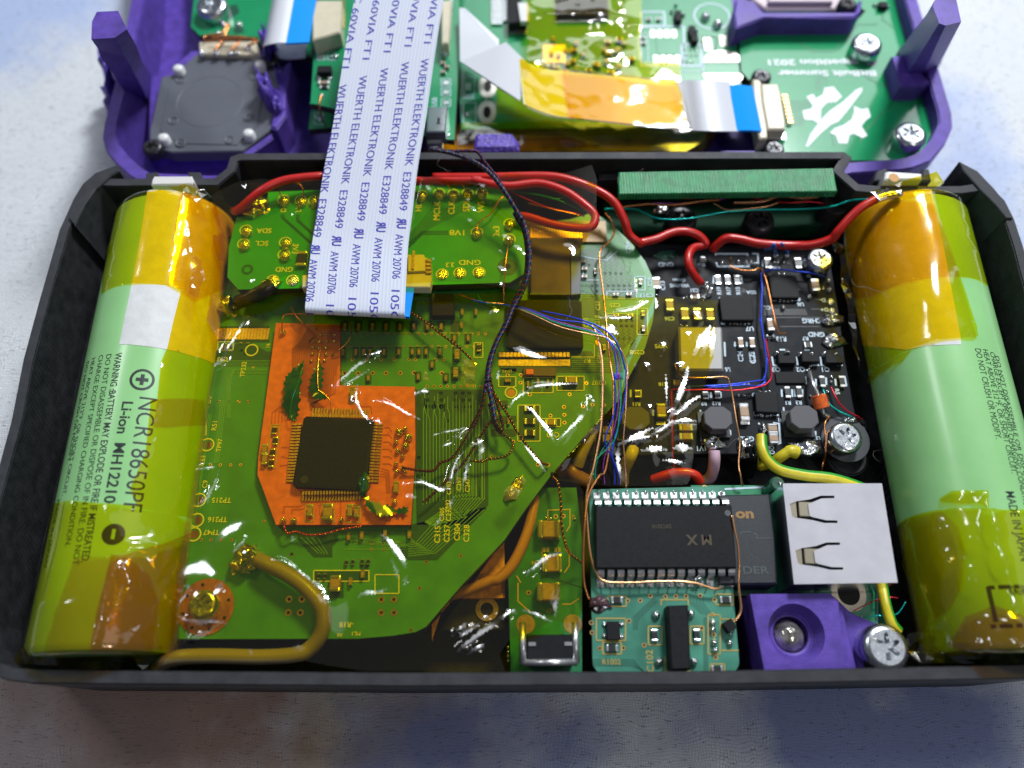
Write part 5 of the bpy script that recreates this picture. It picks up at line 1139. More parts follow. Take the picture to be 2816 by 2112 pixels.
for q in (a4(320, 520, 330, 505, 400, 505), a4(405, 515, 430, 520, 430, 545, 530, 545)): b.strip(px(q, 13.84), .12, 13.84)
b.build('lettering', mat('grey_print', (.07, .09, .09), .5), md, kind='stuff')
# USB shell: folded sheet with two spring windows
MET = mat('usb_metal', (.74, .74, .78), .22, 1, var=.06, vscale=3, bump=.05, bscale=60)
UT = 16.8
oc = px(a4(598, 188, 1245, 188, 1348, 835, 672, 845), UT)
win = []
def win_pts(x0, y0):
    # window with two long slots running towards the back
    return [(x0, y0+12), (x0+40, y0-5), (x0+130, y0-18), (x0+200, y0-42), (x0+290, y0-42), (x0+290, y0-26), (x0+205, y0-24), (x0+140, y0+4), (x0+118, y0+12), (x0+130, y0+90), (x0+150, y0+98), (x0+235, y0+118), (x0+310, y0+120), (x0+310, y0+136), (x0+225, y0+136), (x0+150, y0+118), (x0+30, y0+100), (x0+14, y0+90)]
import bmesh
bm = bmesh.new()
def plate_holes(outer, holes, z):
    V = list(outer); E_ = [(i, (i+1) % len(outer)) for i in range(len(outer))]
    for h in holes: o = len(V); V += h; E_ += [(o+i, o+(i+1) % len(h)) for i in range(len(h))]
    r = delaunay_2d_cdt([Vector(p) for p in V], E_, [], 0, 1e-6); fs = []
    for f in r[2]:
        c = sum((r[0][i] for i in f), Vector((0, 0)))/len(f)
        if inside(c, outer) and not any(inside(c, h) for h in holes): fs.append(list(f))
    return [(p.x, p.y, z/10) for p in r[0]], fs
H1 = px([q for q in a4(*[c for p in win_pts(645, 310) for c in p])], UT); H2 = px([q for q in a4(*[c for p in win_pts(682, 615) for c in p])], UT)
b = MB(); vs, fs = plate_holes(oc, [H1, H2], UT); b.add(vs, fs)
b.ring(oc if area(oc) > 0 else oc[::-1], inset(oc if area(oc) > 0 else oc[::-1], .03), UZ+.5, UT-.02)
for h in (H1, H2): n = len(h); b.add([(p[0], p[1], UT/10) for p in h]+[(p[0], p[1], UT/10-.035) for p in h], [[i, (i+1) % n, n+(i+1) % n, n+i] for i in range(n)])
sk = b.build('usb_socket', MET, us)
b = MB(); b.prism([(p[0], p[1]) for p in inset(oc if area(oc) > 0 else oc[::-1], .06)], UZ+1, UT-1.4); b.build('socket_inside', mat('socket_dark', (.02, .02, .06), .4), sk)
for (x, y) in ((720, 360), (756, 665)):
    b = MB(); c = W(*a4(x, y)[0], UT-.6)
    b.box((c.x-.13, c.y, c.z-.05), (1.2, 2.4, .9), -.06, 0, .1); b.box((c.x+.06, c.y, c.z-.03), (2.2, 2.1, .7), -.06, 0, .1); b.build('contact_spring', mat('spring_metal', (.42, .38, .28), .3, 1), sk)
b = MB(); b.cyl(W(*a4(545, 210)[0], 12), 1.1, UZ, 13.5, 16, bev=.3); b.build('socket_peg', GRND, us)
lump(us, *a4(575, 190)[0], 13.3, .4, .6, 61); lump(us, *a4(655, 880)[0], 11, .5, .6, 62)
# ================================================================ purple bracket with a screw
pb = thing('purple_bracket', 'purple 3D printed bracket holding a round clear part, screwed down by the front wall', 'bracket', (*W(2250, 1750, 8).xy, .3))
BZt = 15.0
b = MB(); oc2 = px(a4(385, 910, 905, 905, 960, 960, 1000, 1400, 480, 1410, 440, 1200), BZt)
if area(oc2) < 0: oc2 = oc2[::-1]
cc = W(*a4(688, 1160)[0], BZt)
def circ(c, r, n=32): return [(c.x+r/10*math.cos(2*math.pi*k/n), c.y+r/10*math.sin(2*math.pi*k/n)) for k in range(n)]
vs, fs = plate_holes(oc2, [circ(cc, 3.6, 32)], BZt); b.add(vs, fs)
n = len(oc2); b.add([(p[0], p[1], .4) for p in oc2]+[(p[0], p[1], BZt/10) for p in oc2], [[i, (i+1) % n, n+(i+1) % n, n+i] for i in range(n)])
b.lathe((cc.x, cc.y, 0), [(3.6, BZt), (2.75, BZt-2.0), (2.3, BZt-2.3), (2.3, 8), (.01, 8)], 32)
b.build('housing', PUR, pb)
b = MB(); b.lathe((cc.x-.02, cc.y-.02, 0), [(2.25, BZt-4), (2.2, BZt-3), (1.7, BZt-2.0), (.9, BZt-1.4), (.01, BZt-1.3)], 28); b.build('round_lens', mat('lens_glass', (.5, .48, .42), .08, .75, var=.7, vscale=6, bump=.6, bscale=7, bdist=.05), pb, smooth=True)
b = MB(); b.prism(px(a4(905, 905, 940, 930, 1050, 1035, 1230, 1110, 1330, 1165, 1372, 1230, 1365, 1390, 1000, 1400, 900, 1300), 12), 4, 12, bev=.15); b.build('screw_wing', PUR, pb)
b = MB(); b.prism(px(a4(925, 935, 985, 990, 1080, 1400, 990, 1402), 13.4), 4, 13.4, bev=.1); b.build('step', PUR, pb)
put('screw', U('screw'), pb, *a4(1282, 1255)[0], 15.2, (6.0, 6.0, 3.2), 25)
# ================================================================ little board with the push switch
TZ = 10.5
tb = thing('switch_board', 'narrow dark green board with a push switch at the front wall, partly under yellow film', 'circuit board', (*W(1490, 1600, TZ).xy, .4))
b = MB(); b.prism(px(a3(340, 232, 600, 232, 640, 600, 640, 1535, 140, 1535, 120, 800), TZ), TZ-1.3, TZ, 0, 1); b.build('board', [pcb('switch_mask', (.02, .19, .075), .35, .2, .3), EDGE], tb)
b = MB(); z = TZ+.05
for q in ((400, 460, 400, 390, 555, 385, 555, 500, 530, 540), (520, 660, 550, 700, 550, 780, 515, 830), (190, 900, 190, 1030, 280, 1110), (180, 850, 210, 900), (500, 1050, 560, 1050, 620, 1010), (360, 655, 360, 700)): b.strip(px(a3(*q), z), .18, z)
T(a3, 'U4', 310, 760, 30, 180); T(a3, 'R4', 580, 440, 24, -90); T(a3, 'C7', 410, 1095, 24, 180)
b.build('silkscreen_print', SILKG, tb, kind='stuff')
comps(tb, 'cap', a3, [410, 520, 405, 960], 160, 120, TZ, 2.0); comps(tb, 'cap', a3, [430, 760], 135, 115, TZ, 1.0)
comps(tb, 'tin', a3, [375, 668, 400, 668, 455, 668, 480, 668], 20, 30, TZ, .3); comps(tb, 'sol', a3, [390, 440, 420, 448, 590, 450], 22, 22, TZ, .3)
vias(tb, a3, [455, 435, 508, 432, 265, 970, 1500, 230], .35, TZ)
b = MB(); 
for x in (245, 575): c = W(*a3(x, 1190)[0], TZ); b.disc(c, 1.25, TZ+.06, 20)
b.build('switch_pads', GOLD, tb, kind='stuff')
b = MB(); b.prism(px(a3(250, 1265, 570, 1262, 590, 1450, 245, 1455), TZ+4), TZ+.2, TZ+4, bev=.15); sw = b.build('push_switch', mat('switch_black', (.009, .010, .012), .5, 0, .2, var=.2), tb)
b = MB(); w_ = W(*a3(232, 1270)[0], TZ+4.1)
for a_, c_ in (((222, 1180), (225, 1470)), ((590, 1178), (600, 1465)), ((225, 1462), (605, 1458))):
    p, q = W(*a3(*a_)[0], TZ+4.05), W(*a3(*c_)[0], TZ+4.05); b.tube([p, q], .045, 8)
b.build('wire_frame', TIN, sw, smooth=True)
for x, y in ((290, 1330), (543, 1328)): comp(sw, 'tin', *a3(x, y)[0], 20, 9, TZ+4, .15)
b = MB()
for i in range(4): b.dome(W(*a3(122, 1350+i*32)[0], TZ), .3, .4, TZ-1, 8)
b.build('edge_pins', SOLD, tb, kind='stuff')
# floor pieces seen under the film
b = MB(); b.prism(px(a2(1740, 180, 1745, 540, 1440, 540, 1300, 700, 1300, 800, 1400, 500), 8.5), 7.3, 8.5); b.build('aged_board', mat('orange_plate', (.75, .33, .05), .5, var=.35, vscale=10), shell, label='orange copper coloured plate seen below the curved edge of the main board')
b = MB(); b.prism(px(a2(1420, 545, 1745, 545, 1745, 735, 1230, 745), 7), 4, 7, bev=.15); c = W(*a2(1635, 610)[0], 7.05); b.disc(c, 1.6, 7.2, 24, 1, .9); b.disc(c, .9, 7.15, 20, 2); b.build('mount_ledge', [BLK, GOLD, HOLE], shell)
# ================================================================ white ribbon cable
def rib_mat():
    m = mat('ribbon_white', (.60, .64, .76), .26, spec=.5, coat=.2); n = m.node_tree; b = n.nodes['Principled BSDF']
    at = n.nodes.new('ShaderNodeAttribute'); at.attribute_name = 'UVMap'
    sp = n.nodes.new('ShaderNodeSeparateXYZ'); n.links.new(at.outputs['Vector'], sp.inputs[0])
    ml = n.nodes.new('ShaderNodeMath'); ml.operation = 'MULTIPLY'; ml.inputs[1].default_value = math.pi*2*27; n.links.new(sp.outputs[0], ml.inputs[0])
    si = n.nodes.new('ShaderNodeMath'); si.operation = 'SINE'; n.links.new(ml.outputs[0], si.inputs[0])
    bp = n.nodes.new('ShaderNodeBump'); bp.inputs['Strength'].default_value = .18; bp.inputs['Distance'].default_value = .006
    n.links.new(si.outputs[0], bp.inputs['Height']); n.links.new(bp.outputs[0], b.inputs['Normal'])
    mr = n.nodes.new('ShaderNodeMapRange'); mr.inputs[1].default_value = -1; mr.inputs[2].default_value = -.3
    n.links.new(si.outputs[0], mr.inputs[0]); q = n.nodes.new('ShaderNodeMix'); q.data_type = 'RGBA'
    q.inputs[6].default_value = (.58, .63, .76, 1); q.inputs[7].default_value = (.66, .70, .82, 1); n.links.new(mr.outputs[0], q.inputs[0]); n.links.new(q.outputs[2], b.inputs['Base Color'])
    return m
RIB = rib_mat(); RIBW = mat('ribbon_plain', (.64, .66, .72), .35, coat=.2); BLUE = mat('stiffener_blue', (.005, .30, .90), .3)
INKB = mat('ink_blue', (.05, .045, .42), .4)
def ribbon_path(st, wmm, n=10):
    """st: (left px, right px, z) stations -> centre, side frames"""
    C = []; D = []
    for l, r, z in st:
        a, c = W(*l, z), W(*r, z); C.append((a+c)/2); D.append((c-a).normalized())
    P = smooth_path(C, n); N = len(P); Q = []
    for i in range(N):
        t = i/(N-1)*(len(C)-1); k = min(int(t), len(C)-2); Q.append(D[k].lerp(D[k+1], t-k).normalized())
    return P, Q
class Rib:
    def __init__(s, P, Q, w_):
        s.P, s.Q, s.w = P, Q, w_/10; s.s = [0]
        for i in range(1, len(P)): s.s.append(s.s[-1]+(P[i]-P[i-1]).length)
    def at(s, t, x, dn=0):
        t = max(0, min(s.s[-1]-1e-6, t)); i = 0; lo, hi = 0, len(s.s)-1
        while hi-lo > 1:
            mdl = (lo+hi)//2
            if s.s[mdl] <= t: lo = mdl
            else: hi = mdl
        k = (t-s.s[lo])/(s.s[lo+1]-s.s[lo]); p = s.P[lo].lerp(s.P[lo+1], k); q = s.Q[lo].lerp(s.Q[lo+1], k); d = (s.P[lo+1]-s.P[lo]).normalized()
        # smooth normal
        a = s.P[max(lo-1, 0)]; c = s.P[min(lo+2, len(s.P)-1)]; d0 = (s.P[lo+1]-a).normalized(); d1 = (c-s.P[lo]).normalized(); dd = d0.lerp(d1, k).normalized()
        nrm = q.cross(dd).normalized()*-1
        if nrm.z < 0 and abs(dd.z) < .8 and False: nrm = -nrm
        return p+q*(x*s.w/2)+nrm*dn, nrm
    def mesh(s, name, m, parent=None, t0=0, t1=None, th=.012, label=None, nx=10):
        t1 = s.s[-1] if t1 is None else t1; ts = [t0]+[t for t in s.s if t0 < t < t1]+[t1]; V = []; UVs = []
        for dn in (0, -th):
            for t in ts:
                for i in range(nx+1): x = -1+2*i/nx; V.append(s.at(t, x, dn)[0]); UVs.append((i/nx, t))
        n = len(ts); w_ = nx+1; F_ = []
        for j in range(n-1):
            for i in range(nx):
                a = j*w_+i; F_.append([a, a+1, a+w_+1, a+w_]); c = a+n*w_; F_.append([c, c+w_, c+w_+1, c+1])
            F_.append([j*w_, (j+1)*w_, n*w_+(j+1)*w_, n*w_+j*w_]); e = j*w_+nx; F_.append([e, n*w_+e, n*w_+e+w_, e+w_])
        b = MB(); b.add(V, F_); c0 = len(V); o = b.build(name, m, parent, smooth=True, ang=40, label=label)
        uv = o.data.uv_layers.new(name='UVMap'); 
        for lp in o.data.loops: uv.data[lp.index].uv = UVs[lp.vertex_index]
        return o
st = [((1035, -190), (1262, -190), 30.5), ((1003, -110), (1245, -110), 29), ((970, 0), (1225, 0), 27.3), ((940, 126), (1209, 130), 25.4), ((903, 334), (1186, 320), 22.6), ((879, 468), (1160, 464), 20.9), ((863, 600), (1139, 600), 19.6), ((853, 682), (1125, 682), 19.1), ((846, 787), (1114, 800), 19.1)]
P, Q = ribbon_path(st, 15)
# the tight fold, then the short return under itself
e = P[-1]; q = Q[-1]; dirn = (P[-1]-P[-4]); dirn.z = 0; dirn.normalize()
e2 = e+dirn*.34; P += [e+dirn*.17, e2]; Q += [q, q]
rr = .075
for k in range(1, 9):
    a_ = math.pi*k/8; P.append(e2+dirn*(rr*math.sin(a_))+Vector((0, 0, -rr+rr*math.cos(a_)))); Q.append(q)
back = P[-1]
for k in range(1, 7): P.append(back-dirn*.13*k+Vector((.013*k, 0, -.003*k))); Q.append(q)
rb = Rib(P, Q, 14.6)
rt = thing('ribbon_cable', 'wide white ribbon cable printed with blue lettering, hanging from the purple shell', 'cable', tuple(back-Vector((0, 0, .1))))
rb.mesh('cable_sheath', RIB, rt); tf = rb.s[len(P)-7]
rb.mesh('blue_stiffener', BLUE, rt, tf-.06, tf+.55, th=.03)
bl = Rib([p+Vector((.045, 0, 0)) for p in P], Q, 14.9); bl.mesh('blue_stiffener', BLUE, rt, tf-.10, tf+.7, th=.028)
b = MB()
def v_at(t): return proj(rb.at(t, 0)[0])[1]
def t_of(v):
    lo, hi = 0, rb.s[-1]*.8
    for _ in range(40):
        m_ = (lo+hi)/2
        if v_at(m_) < v: lo = m_
        else: hi = m_
    return lo
TS = 'WUERTH ELEKTRONIK  E328849'
for ci, xx in enumerate((-.92, -.50, -.06, .38, .80)):
    off = [.45, .30, .17, .06, 0][ci]
    def mk(txt, v0, v1, hmm, bold=0):
        t0, t1 = t_of(v0)+off, t_of(v1)+off
        if t0 < 0: t1 -= t0; t0 = .01
        vs, fs = glyphs(txt, bold, 'LEFT', 0); wd = max(v[0] for v in vs); k = (t1-t0)/wd; kh = hmm/10/.7
        b.add([rb.at(t0+x*k, xx+(y-.35)*kh/(rb.w/2), .004)[0] for x, y in vs], fs)
    mk('WUERTH ELEKTRONIK', 161, 458, 1.25); mk('E328849', 473, 579, 1.25); mk('AWM 20706', 644, 783, 1.25); mk('105C 60VIA FT1', -140, 118, 1.15)
    t9 = t_of(784)+off+.13; vs, fs = glyphs('105C 6', 0); wd = max(v[0] for v in vs); b.add([rb.at(t9+x/wd*.78, xx+(y-.35)*.178/(rb.w/2), .004)[0] for x, y in vs], fs)
    ta, tb_ = t_of(600)+off, t_of(628)+off; tm = (ta+tb_)/2
    vs, fs = glyphs('R', .03); b.add([rb.at(tm-x*(tm-ta)/.62, xx+(y-.35)*.2/(rb.w/2), .004)[0] for x, y in vs], [f[::-1] for f in fs])
    vs, fs = glyphs('U', .03); b.add([rb.at(tm+x*(tb_-tm)/.66, xx+(y-.30)*.2/(rb.w/2), .004)[0] for x, y in vs], fs)
b.build('printed_lettering', INKB, rt, kind='stuff')
# ================================================================ wires
RED = mat('red_insulation', (.50, .012, .008), .36, coat=.15, var=.08)
RW = 'thick red wires'
def Z(rg, *p): return [(*rg(p[i], p[i+1])[0], p[i+2]) for i in range(0, len(p), 3)]
wire('red_wire', 'thick red wire from the left cell, looping at the right end of the adapter board', 'wire', Z(z4, 1530, 310, 16, 1570, 290, 17.5, 1700, 180, 19, 1850, 110, 19, 2080, 82, 18.5)+Z(z5, 700, 90, 18, 1000, 92, 18, 1330, 112, 18.2, 1700, 110, 18.4)+Z(z6, 0, 125, 18.5, 250, 170, 18.6, 500, 150, 18.6, 700, 210, 18.6, 860, 320, 18.5, 930, 400, 18.2, 900, 480, 18.0, 780, 490, 17.8, 600, 460, 17.8, 420, 405, 17.6, 330, 400, 17.2), .68, RED, RW)
wire('red_wire', 'thick red wire curving from behind the ribbon cable down to the black board', 'wire', Z(z5, 1400, 88, 16.8, 1700, 88, 17.5)+Z(z6, 200, 100, 18, 560, 95, 18.5, 760, 130, 18.5, 960, 210, 18, 1080, 300, 17.5, 1150, 430, 16.5, 1190, 540, 15, 1270, 605, 14)+Z(a6, 200, 780, 13.5, 330, 750, 13.5, 480, 690, 13.5, 600, 685, 13.5, 700, 720, 13, 760, 790, 12.3)+Z(a6, 720, 810, 12, 650, 830, 12.3, 610, 900, 12.8, 620, 990, 12.6, 670, 1080, 11.5, 715, 1130, 10.6), .68, RED, RW)
wire('red_wire', 'thick red wire joining the black board to the top of the right cell', 'wire', Z(a6, 820, 850, 10.5, 860, 800, 11.5, 940, 745, 12.8, 1050, 750, 13, 1200, 785, 13, 1350, 800, 13, 1550, 808, 13.4, 1700, 800, 14.5, 1850, 750, 16)+Z(z7, 960, 440, 17.2, 1040, 350, 18.6, 1120, 280, 19.6, 1220, 225, 20.2), .72, RED, RW)
b = MB(); P2 = smooth_path([W(*z7(1205, 232)[0], 20.3), W(*z7(1290, 205)[0], 20.6), W(*z7(1370, 195)[0], 20.8)], 5); b.tube(P2, .07, 8); tag(b.build('bare_wire_end', SOLD, smooth=True), 'bare tinned end of the red wire under tape on top of the right cell', 'wire')
wire('fine_wire', 'strand of blue wire knotted round the red wire above the black board', 'enamel wire', Z(b2, 130, 40, 9.6, 220, 10, 13.5, 245, -40, 15, 262, 5, 14, 270, 60, 10, 285, 90, 9.6), .26, mat('blue_insulation', (.01, .11, .50), .4), 'fine coloured wires'); 
wire('fine_wire', 'short blue strand beside the knot, running down to a pad on the black board', 'enamel wire', Z(b2, 360, -50, 15.2, 390, -10, 13, 430, 40, 10, 447, 85, 9.5), .24, MATS['blue_insulation'], 'fine coloured wires')
# beige wire, lower left; orange looking one by the curved board edge
BEI = mat('beige_insulation', (.24, .205, .185), .4, coat=.1)
wire('beige_wire', 'thick beige wire curling from the solder lump round to the front wall at lower left', 'wire', Z(b7, 950, 370, 14.3, 1100, 440, 14.8, 1300, 545, 15, 1500, 690, 15, 1660, 880, 14.8, 1700, 1050, 14.3, 1670, 1220, 13.6, 1560, 1370, 13, 1400, 1450, 13, 1000, 1480, 13, 500, 1470, 13, 100, 1480, 13)+Z(z8, 950, 1490, 12.5, 905, 1530, 11), 1.02, BEI)
wire('orange_wire', 'orange looking wire diving under the curved edge of the main board', 'wire', Z(a3, 350, 170, 9, 310, 330, 10, 250, 560, 10.5, 160, 760, 10.5, 60, 870, 10.3)+Z(a2, 1650, 440, 10, 1480, 505, 9.6, 1380, 530, 9), .78, mat('orange_insulation', (.45, .21, .04), .4))
CU = mat('enamel_copper', (.70, .28, .10), .26, .9); CUL = mat('enamel_bright', (.85, .45, .22), .24, .9)
EB = mat('enamel_blue', (.02, .06, .55), .25, .5); EG = mat('enamel_green', (.01, .30, .18), .25, .5); ER = mat('enamel_red', (.55, .01, .03), .25, .5); EP = mat('enamel_violet', (.22, .04, .30), .25, .6); ET = mat('enamel_teal', (.0, .48, .42), .22, .5); EBK = mat('enamel_dark', (.02, .02, .05), .25, .5)
FW = 'fine coloured wires'; n_ = 6
def fw(label, pts, r, m): return wire('fine_wire', label, 'enamel wire', pts, r, m, FW, n=6)
fw('copper wire from the 3x3 pad straight down to the crossing of the fine wires', Z(z5, 1898, 490, 17.2, 1880, 600, 17.8, 1868, 700, 17.8, 1860, 830, 16.8, 1862, 910, 15.6), .10, CU)
fw('copper wire from the red wires down left to the 1V8 pad', Z(z5, 1875, 208, 17.6, 1835, 235, 17.8, 1780, 320, 17.5, 1700, 385, 17.2, 1684, 440, 17.2), .12, CU)
fw('orange enamel wire hanging over the mint corner down to the chip module', Z(z6, 1005, 375, 15.2, 1060, 440, 15.5, 1075, 520, 15, 1040, 590, 14.6, 975, 655, 14.2, 965, 760, 14.4, 990, 960, 15, 1010, 1150, 15.6, 1025, 1320, 16, 1045, 1480, 16)+Z(b6, 1560, 0, 16, 1600, 300, 16.2, 1590, 700, 16.2, 1560, 1000, 16, 1490, 1400, 15.6)+Z(a3, 760, 150, 15.4, 690, 280, 15, 660, 480, 15, 650, 700, 14.6, 655, 900, 14.2, 690, 1020, 13.6), .16, CU)
fw('second copper wire beside it, ending below the chip module corner', Z(z6, 905, 1230, 16, 940, 1290, 16.2, 965, 1380, 16.3, 985, 1500, 16.3, 992, 1640, 16.3)+Z(b6, 1460, 300, 16.2, 1450, 650, 16.2, 1420, 950, 16, 1340, 1350, 15.6)+Z(a3, 700, 170, 15.4, 670, 300, 15, 680, 500, 14.8, 700, 700, 14.8, 740, 830, 14.6, 800, 890, 14.6, 950, 900, 14.6, 1200, 890, 14.6, 1400, 897, 14.5, 1560, 940, 14.3, 1620, 935, 14), .17, CUL)
bun = [('violet', EP, .11, 0, 0), ('blue', EB, .12, -6, -10), ('teal green', EG, .11, 4, 8), ('yellowish', CUL, .11, 14, 24)]
ends = [(800, 215, 12), (870, 215, 12), (735, 215, 10), (950, 235, 18)]
for k, (nm, m_, r_, dx, dy) in enumerate(bun):
    st0 = [Z(z5, 1560, 850, 15), Z(z5, 1570, 860, 15.2), Z(z5, 1690, 855, 15), Z(z5, 1870, 915, 15)][k]
    fw(f'{nm} enamel wire fanning over the dark chip and down to the chip module', st0+Z(z6, 80+dx, 1055, 16, 250+dx, 1075+dy*.2, 16.5, 420+dx, 1115+dy, 17, 640+dx, 1200+dy*1.6, 17.2, 860+dx, 1260+dy*1.4-(30 if k == 1 else 0), 17.2, 1000+dx, 1310+dy*.6, 17.2, 1080+dx*2.5, 1400, 17.2, 1115+dx*4, 1520, 17, 1120+dx*4.5, 1640, 17)+Z(b6, 1650+dx*9, 120, 17, 1670+dx*7, 400, 16.8, 1640+dx*8, 700, 16.6, 1560+dx*12, 1000, 16.2)+Z(a3, ends[k][0]-10, 60, 15.6, ends[k][0], ends[k][1], 14.6), r_, m_)
fw('dark blue enamel wire at the right of the bundle', Z(z6, 520, 1120, 16.8, 760, 1170, 17.2, 940, 1230, 17.4, 1060, 1310, 17.4, 1120, 1420, 17.3, 1160, 1560, 17)+Z(b6, 1760, 100, 17, 1755, 400, 16.8, 1710, 650, 16.6, 1620, 950, 16.2, 1580, 1200, 16)+Z(a3, 890, 120, 15.6, 905, 215, 14.6), .13, EB)
fw('thin green enamel wire curving left of the bundle', Z(b6, 1570, 970, 15.8, 1450, 1130, 15.6, 1370, 1330, 15.4, 1360, 1560, 15.2), .09, EG)
# braids
BR1, BR2, BR3 = mat('braid_red', (.16, .008, .012), .35, .3), mat('braid_blue', (.012, .015, .13), .35, .3), mat('braid_green', (.008, .10, .07), .35, .3)
BRc = [BR1, EBK, BR2, EBK, BR3]
braid('braided_wire', 'thick braid of coloured wires over the back wall and across the adapter board', 'braided wire', [(1200, 408, 21)]+Z(z2, 1200, 1008, 22, 1330, 1035, 23, 1480, 1090, 23.5, 1580, 1160, 23.5, 1650, 1240, 23, 1720, 1340, 22, 1800, 1475, 21)+Z(z5, 1970, 340, 20.5, 2010, 450, 20, 2030, 600, 19.6, 2015, 740, 19, 1975, 850, 18, 1920, 950, 17.3, 1880, 1050, 17, 1820, 1160, 16.6, 1775, 1290, 16.4, 1760, 1400, 16.4)+Z(a1, 2050, 560, 16, 2080, 700, 15.8, 2110, 850, 15.4, 2160, 930, 15.2), .25, BRc, 70, .12)
braid('braided_wire', 'second thinner braid crossing beside the first over the back wall', 'braided wire', [(1195, 406, 20.6)]+Z(z2, 1300, 1020, 22.4, 1460, 1020, 23, 1510, 1030, 23.2, 1560, 1100, 23, 1640, 1200, 22.5, 1710, 1320, 21.5, 1780, 1440, 20.6)+Z(z5, 1930, 330, 20, 1990, 440, 19.4, 2010, 600, 19, 1995, 750, 18.3, 1940, 870, 17.6, 1900, 980, 16.9, 1850, 1080, 16.6, 1800, 1180, 16.4, 1760, 1300, 16.2, 1745, 1440, 16)+Z(a1, 2030, 600, 15.8, 2010, 720, 15.2, 1960, 850, 15, 1930, 900, 14.8), .17, [BR1, EBK, BR2], 74, .11)
braid('braided_wire', 'dark twisted pair from the ribbon end down to the yellow film scrap', 'braided wire', Z(z5, 1255, 970, 14.5, 1350, 1030, 14.8, 1450, 1110, 15, 1560, 1190, 15, 1650, 1275, 14.6), .12, [CU, EBK], 22, .10)
braid('braided_wire', 'red twisted pair looping below the braid to the middle of the main board', 'braided wire', Z(a1, 2060, 450, 15.6, 2085, 600, 15.2, 2130, 760, 15, 2165, 880, 15, 2150, 940, 15, 2100, 880, 15, 2060, 720, 15.2), .14, [BR1, EBK], 20, .11)
braid('braided_wire', 'red and green twisted pair running down left across the fan of traces', 'braided wire', Z(a1, 2000, 760, 15, 1930, 880, 14.8, 1870, 1000, 14.6, 1780, 1130, 14.5, 1690, 1170, 14.5, 1640, 1225, 14.5, 1550, 1230, 14.5, 1400, 1205, 15), .13, [BR1, EBK], 28, .10)
braid('braided_wire', 'lowest red twisted pair on the main board, right of the square chip', 'braided wire', Z(a1, 2080, 840, 15, 2000, 960, 14.8, 1880, 1150, 14.6, 1760, 1280, 14.5, 1640, 1400, 14.4, 1560, 1470, 14.3), .12, [BR1, EBK], 28, .10)
braid('braided_wire', 'green and brown twisted pair curving round to the slot of solder', 'braided wire', Z(b6, 150, 900, 15, 270, 1010, 14.6, 285, 1100, 14.4, 220, 1190, 14.4, 100, 1230, 14.4, -60, 1250, 14.4)+Z(a1, 2000, 1160, 14.3, 1920, 1150, 14.3), .12, [BR3, CU], 22, .10)
braid('braided_wire', 'twisted pair from the red loop down to two holes near the curved board edge', 'braided wire', Z(b6, 40, 380, 15.2, 150, 560, 15, 240, 700, 14.8, 350, 900, 14.5, 480, 1080, 14.4, 600, 1230, 14.4, 680, 1300, 14.3, 745, 1318, 13), .12, [CU, EBK], 30, .10)
braid('braided_wire', 'copper twisted pair hanging over the switch board', 'braided wire', Z(a3, 435, 155, 12.5, 470, 200, 13.5, 490, 330, 14.2, 495, 480, 14.2, 520, 620, 14.2, 560, 700, 14, 640, 760, 12.6), .12, [CU, EBK], 26, .10)
fw('thin dark wire from the left of the switch board to its right edge', Z(a3, 330, 830, 12.5, 470, 880, 13, 640, 935, 12), .06, EBK)
fw('copper wire looping from the orange board corner pad to the ribbon end', Z(a1, 485, 165, 14.8, 488, 90, 15.3, 510, 42, 15.4, 620, 38, 15.2, 700, 45, 14.8), .10, CU)
fw('copper wire curving down from the upper left to a solder ball of the orange board', Z(a1, 550, -20, 14.6, 590, 50, 15.2, 650, 110, 15.2, 730, 190, 14.8, 775, 238, 14.4), .09, CU)
fw('short copper wire hooking from the shadow of the ribbon to a solder ball', Z(a1, 995, 90, 14, 1015, 180, 14.8, 985, 250, 14.9, 920, 310, 14.8, 868, 345, 14.4), .09, CU)
fw('thin wire over the middle green flake to the top leads of the square chip', Z(a1, 778, 290, 14.6, 762, 400, 15.2, 760, 600, 15.4, 800, 640, 15.2, 850, 700, 15, 855, 780, 14.6), .07, CUL)
fw('thin wire from the left green flake up to a solder ball', Z(a1, 650, 390, 14.6, 640, 450, 15.4, 610, 560, 15.6, 560, 700, 15.6, 550, 820, 15.2, 600, 850, 14.8), .07, EG)
braid('braided_wire', 'thin copper braid sagging below the lower edge of the orange board', 'braided wire', Z(a1, 490, 1600, 14.8, 520, 1700, 14.2)+Z(b8, 130, 240, 13.9, 260, 275, 13.8, 420, 265, 13.8, 620, 215, 13.8, 830, 180, 14), .10, [CU, ER], 20, .08)
fw('copper wire from the pad row up behind the ribbon, left', Z(z5, 425, 235, 17.2, 400, 190, 18, 390, 150, 18), .09, CU); fw('hooked copper wire at the second pad from the left, under the red wire', Z(z5, 555, 230, 17.2, 550, 160, 18.4, 510, 122, 18.8, 450, 110, 18.6), .10, CU)
for i, (x, y) in enumerate(((1440, 192), (1533, 197), (1625, 192), (1718, 188))): fw(['thin wire rising from the MCLK pad', 'thin wire rising from the CLK pad', 'thin wire rising from the SDI pad', 'thin wire rising from the WS pad'][i], Z(z5, x, y, 17.2, x-30, y-50, 18.2, x-60, y-85, 18.5), .08, [EG, CU, CU, EBK][i])
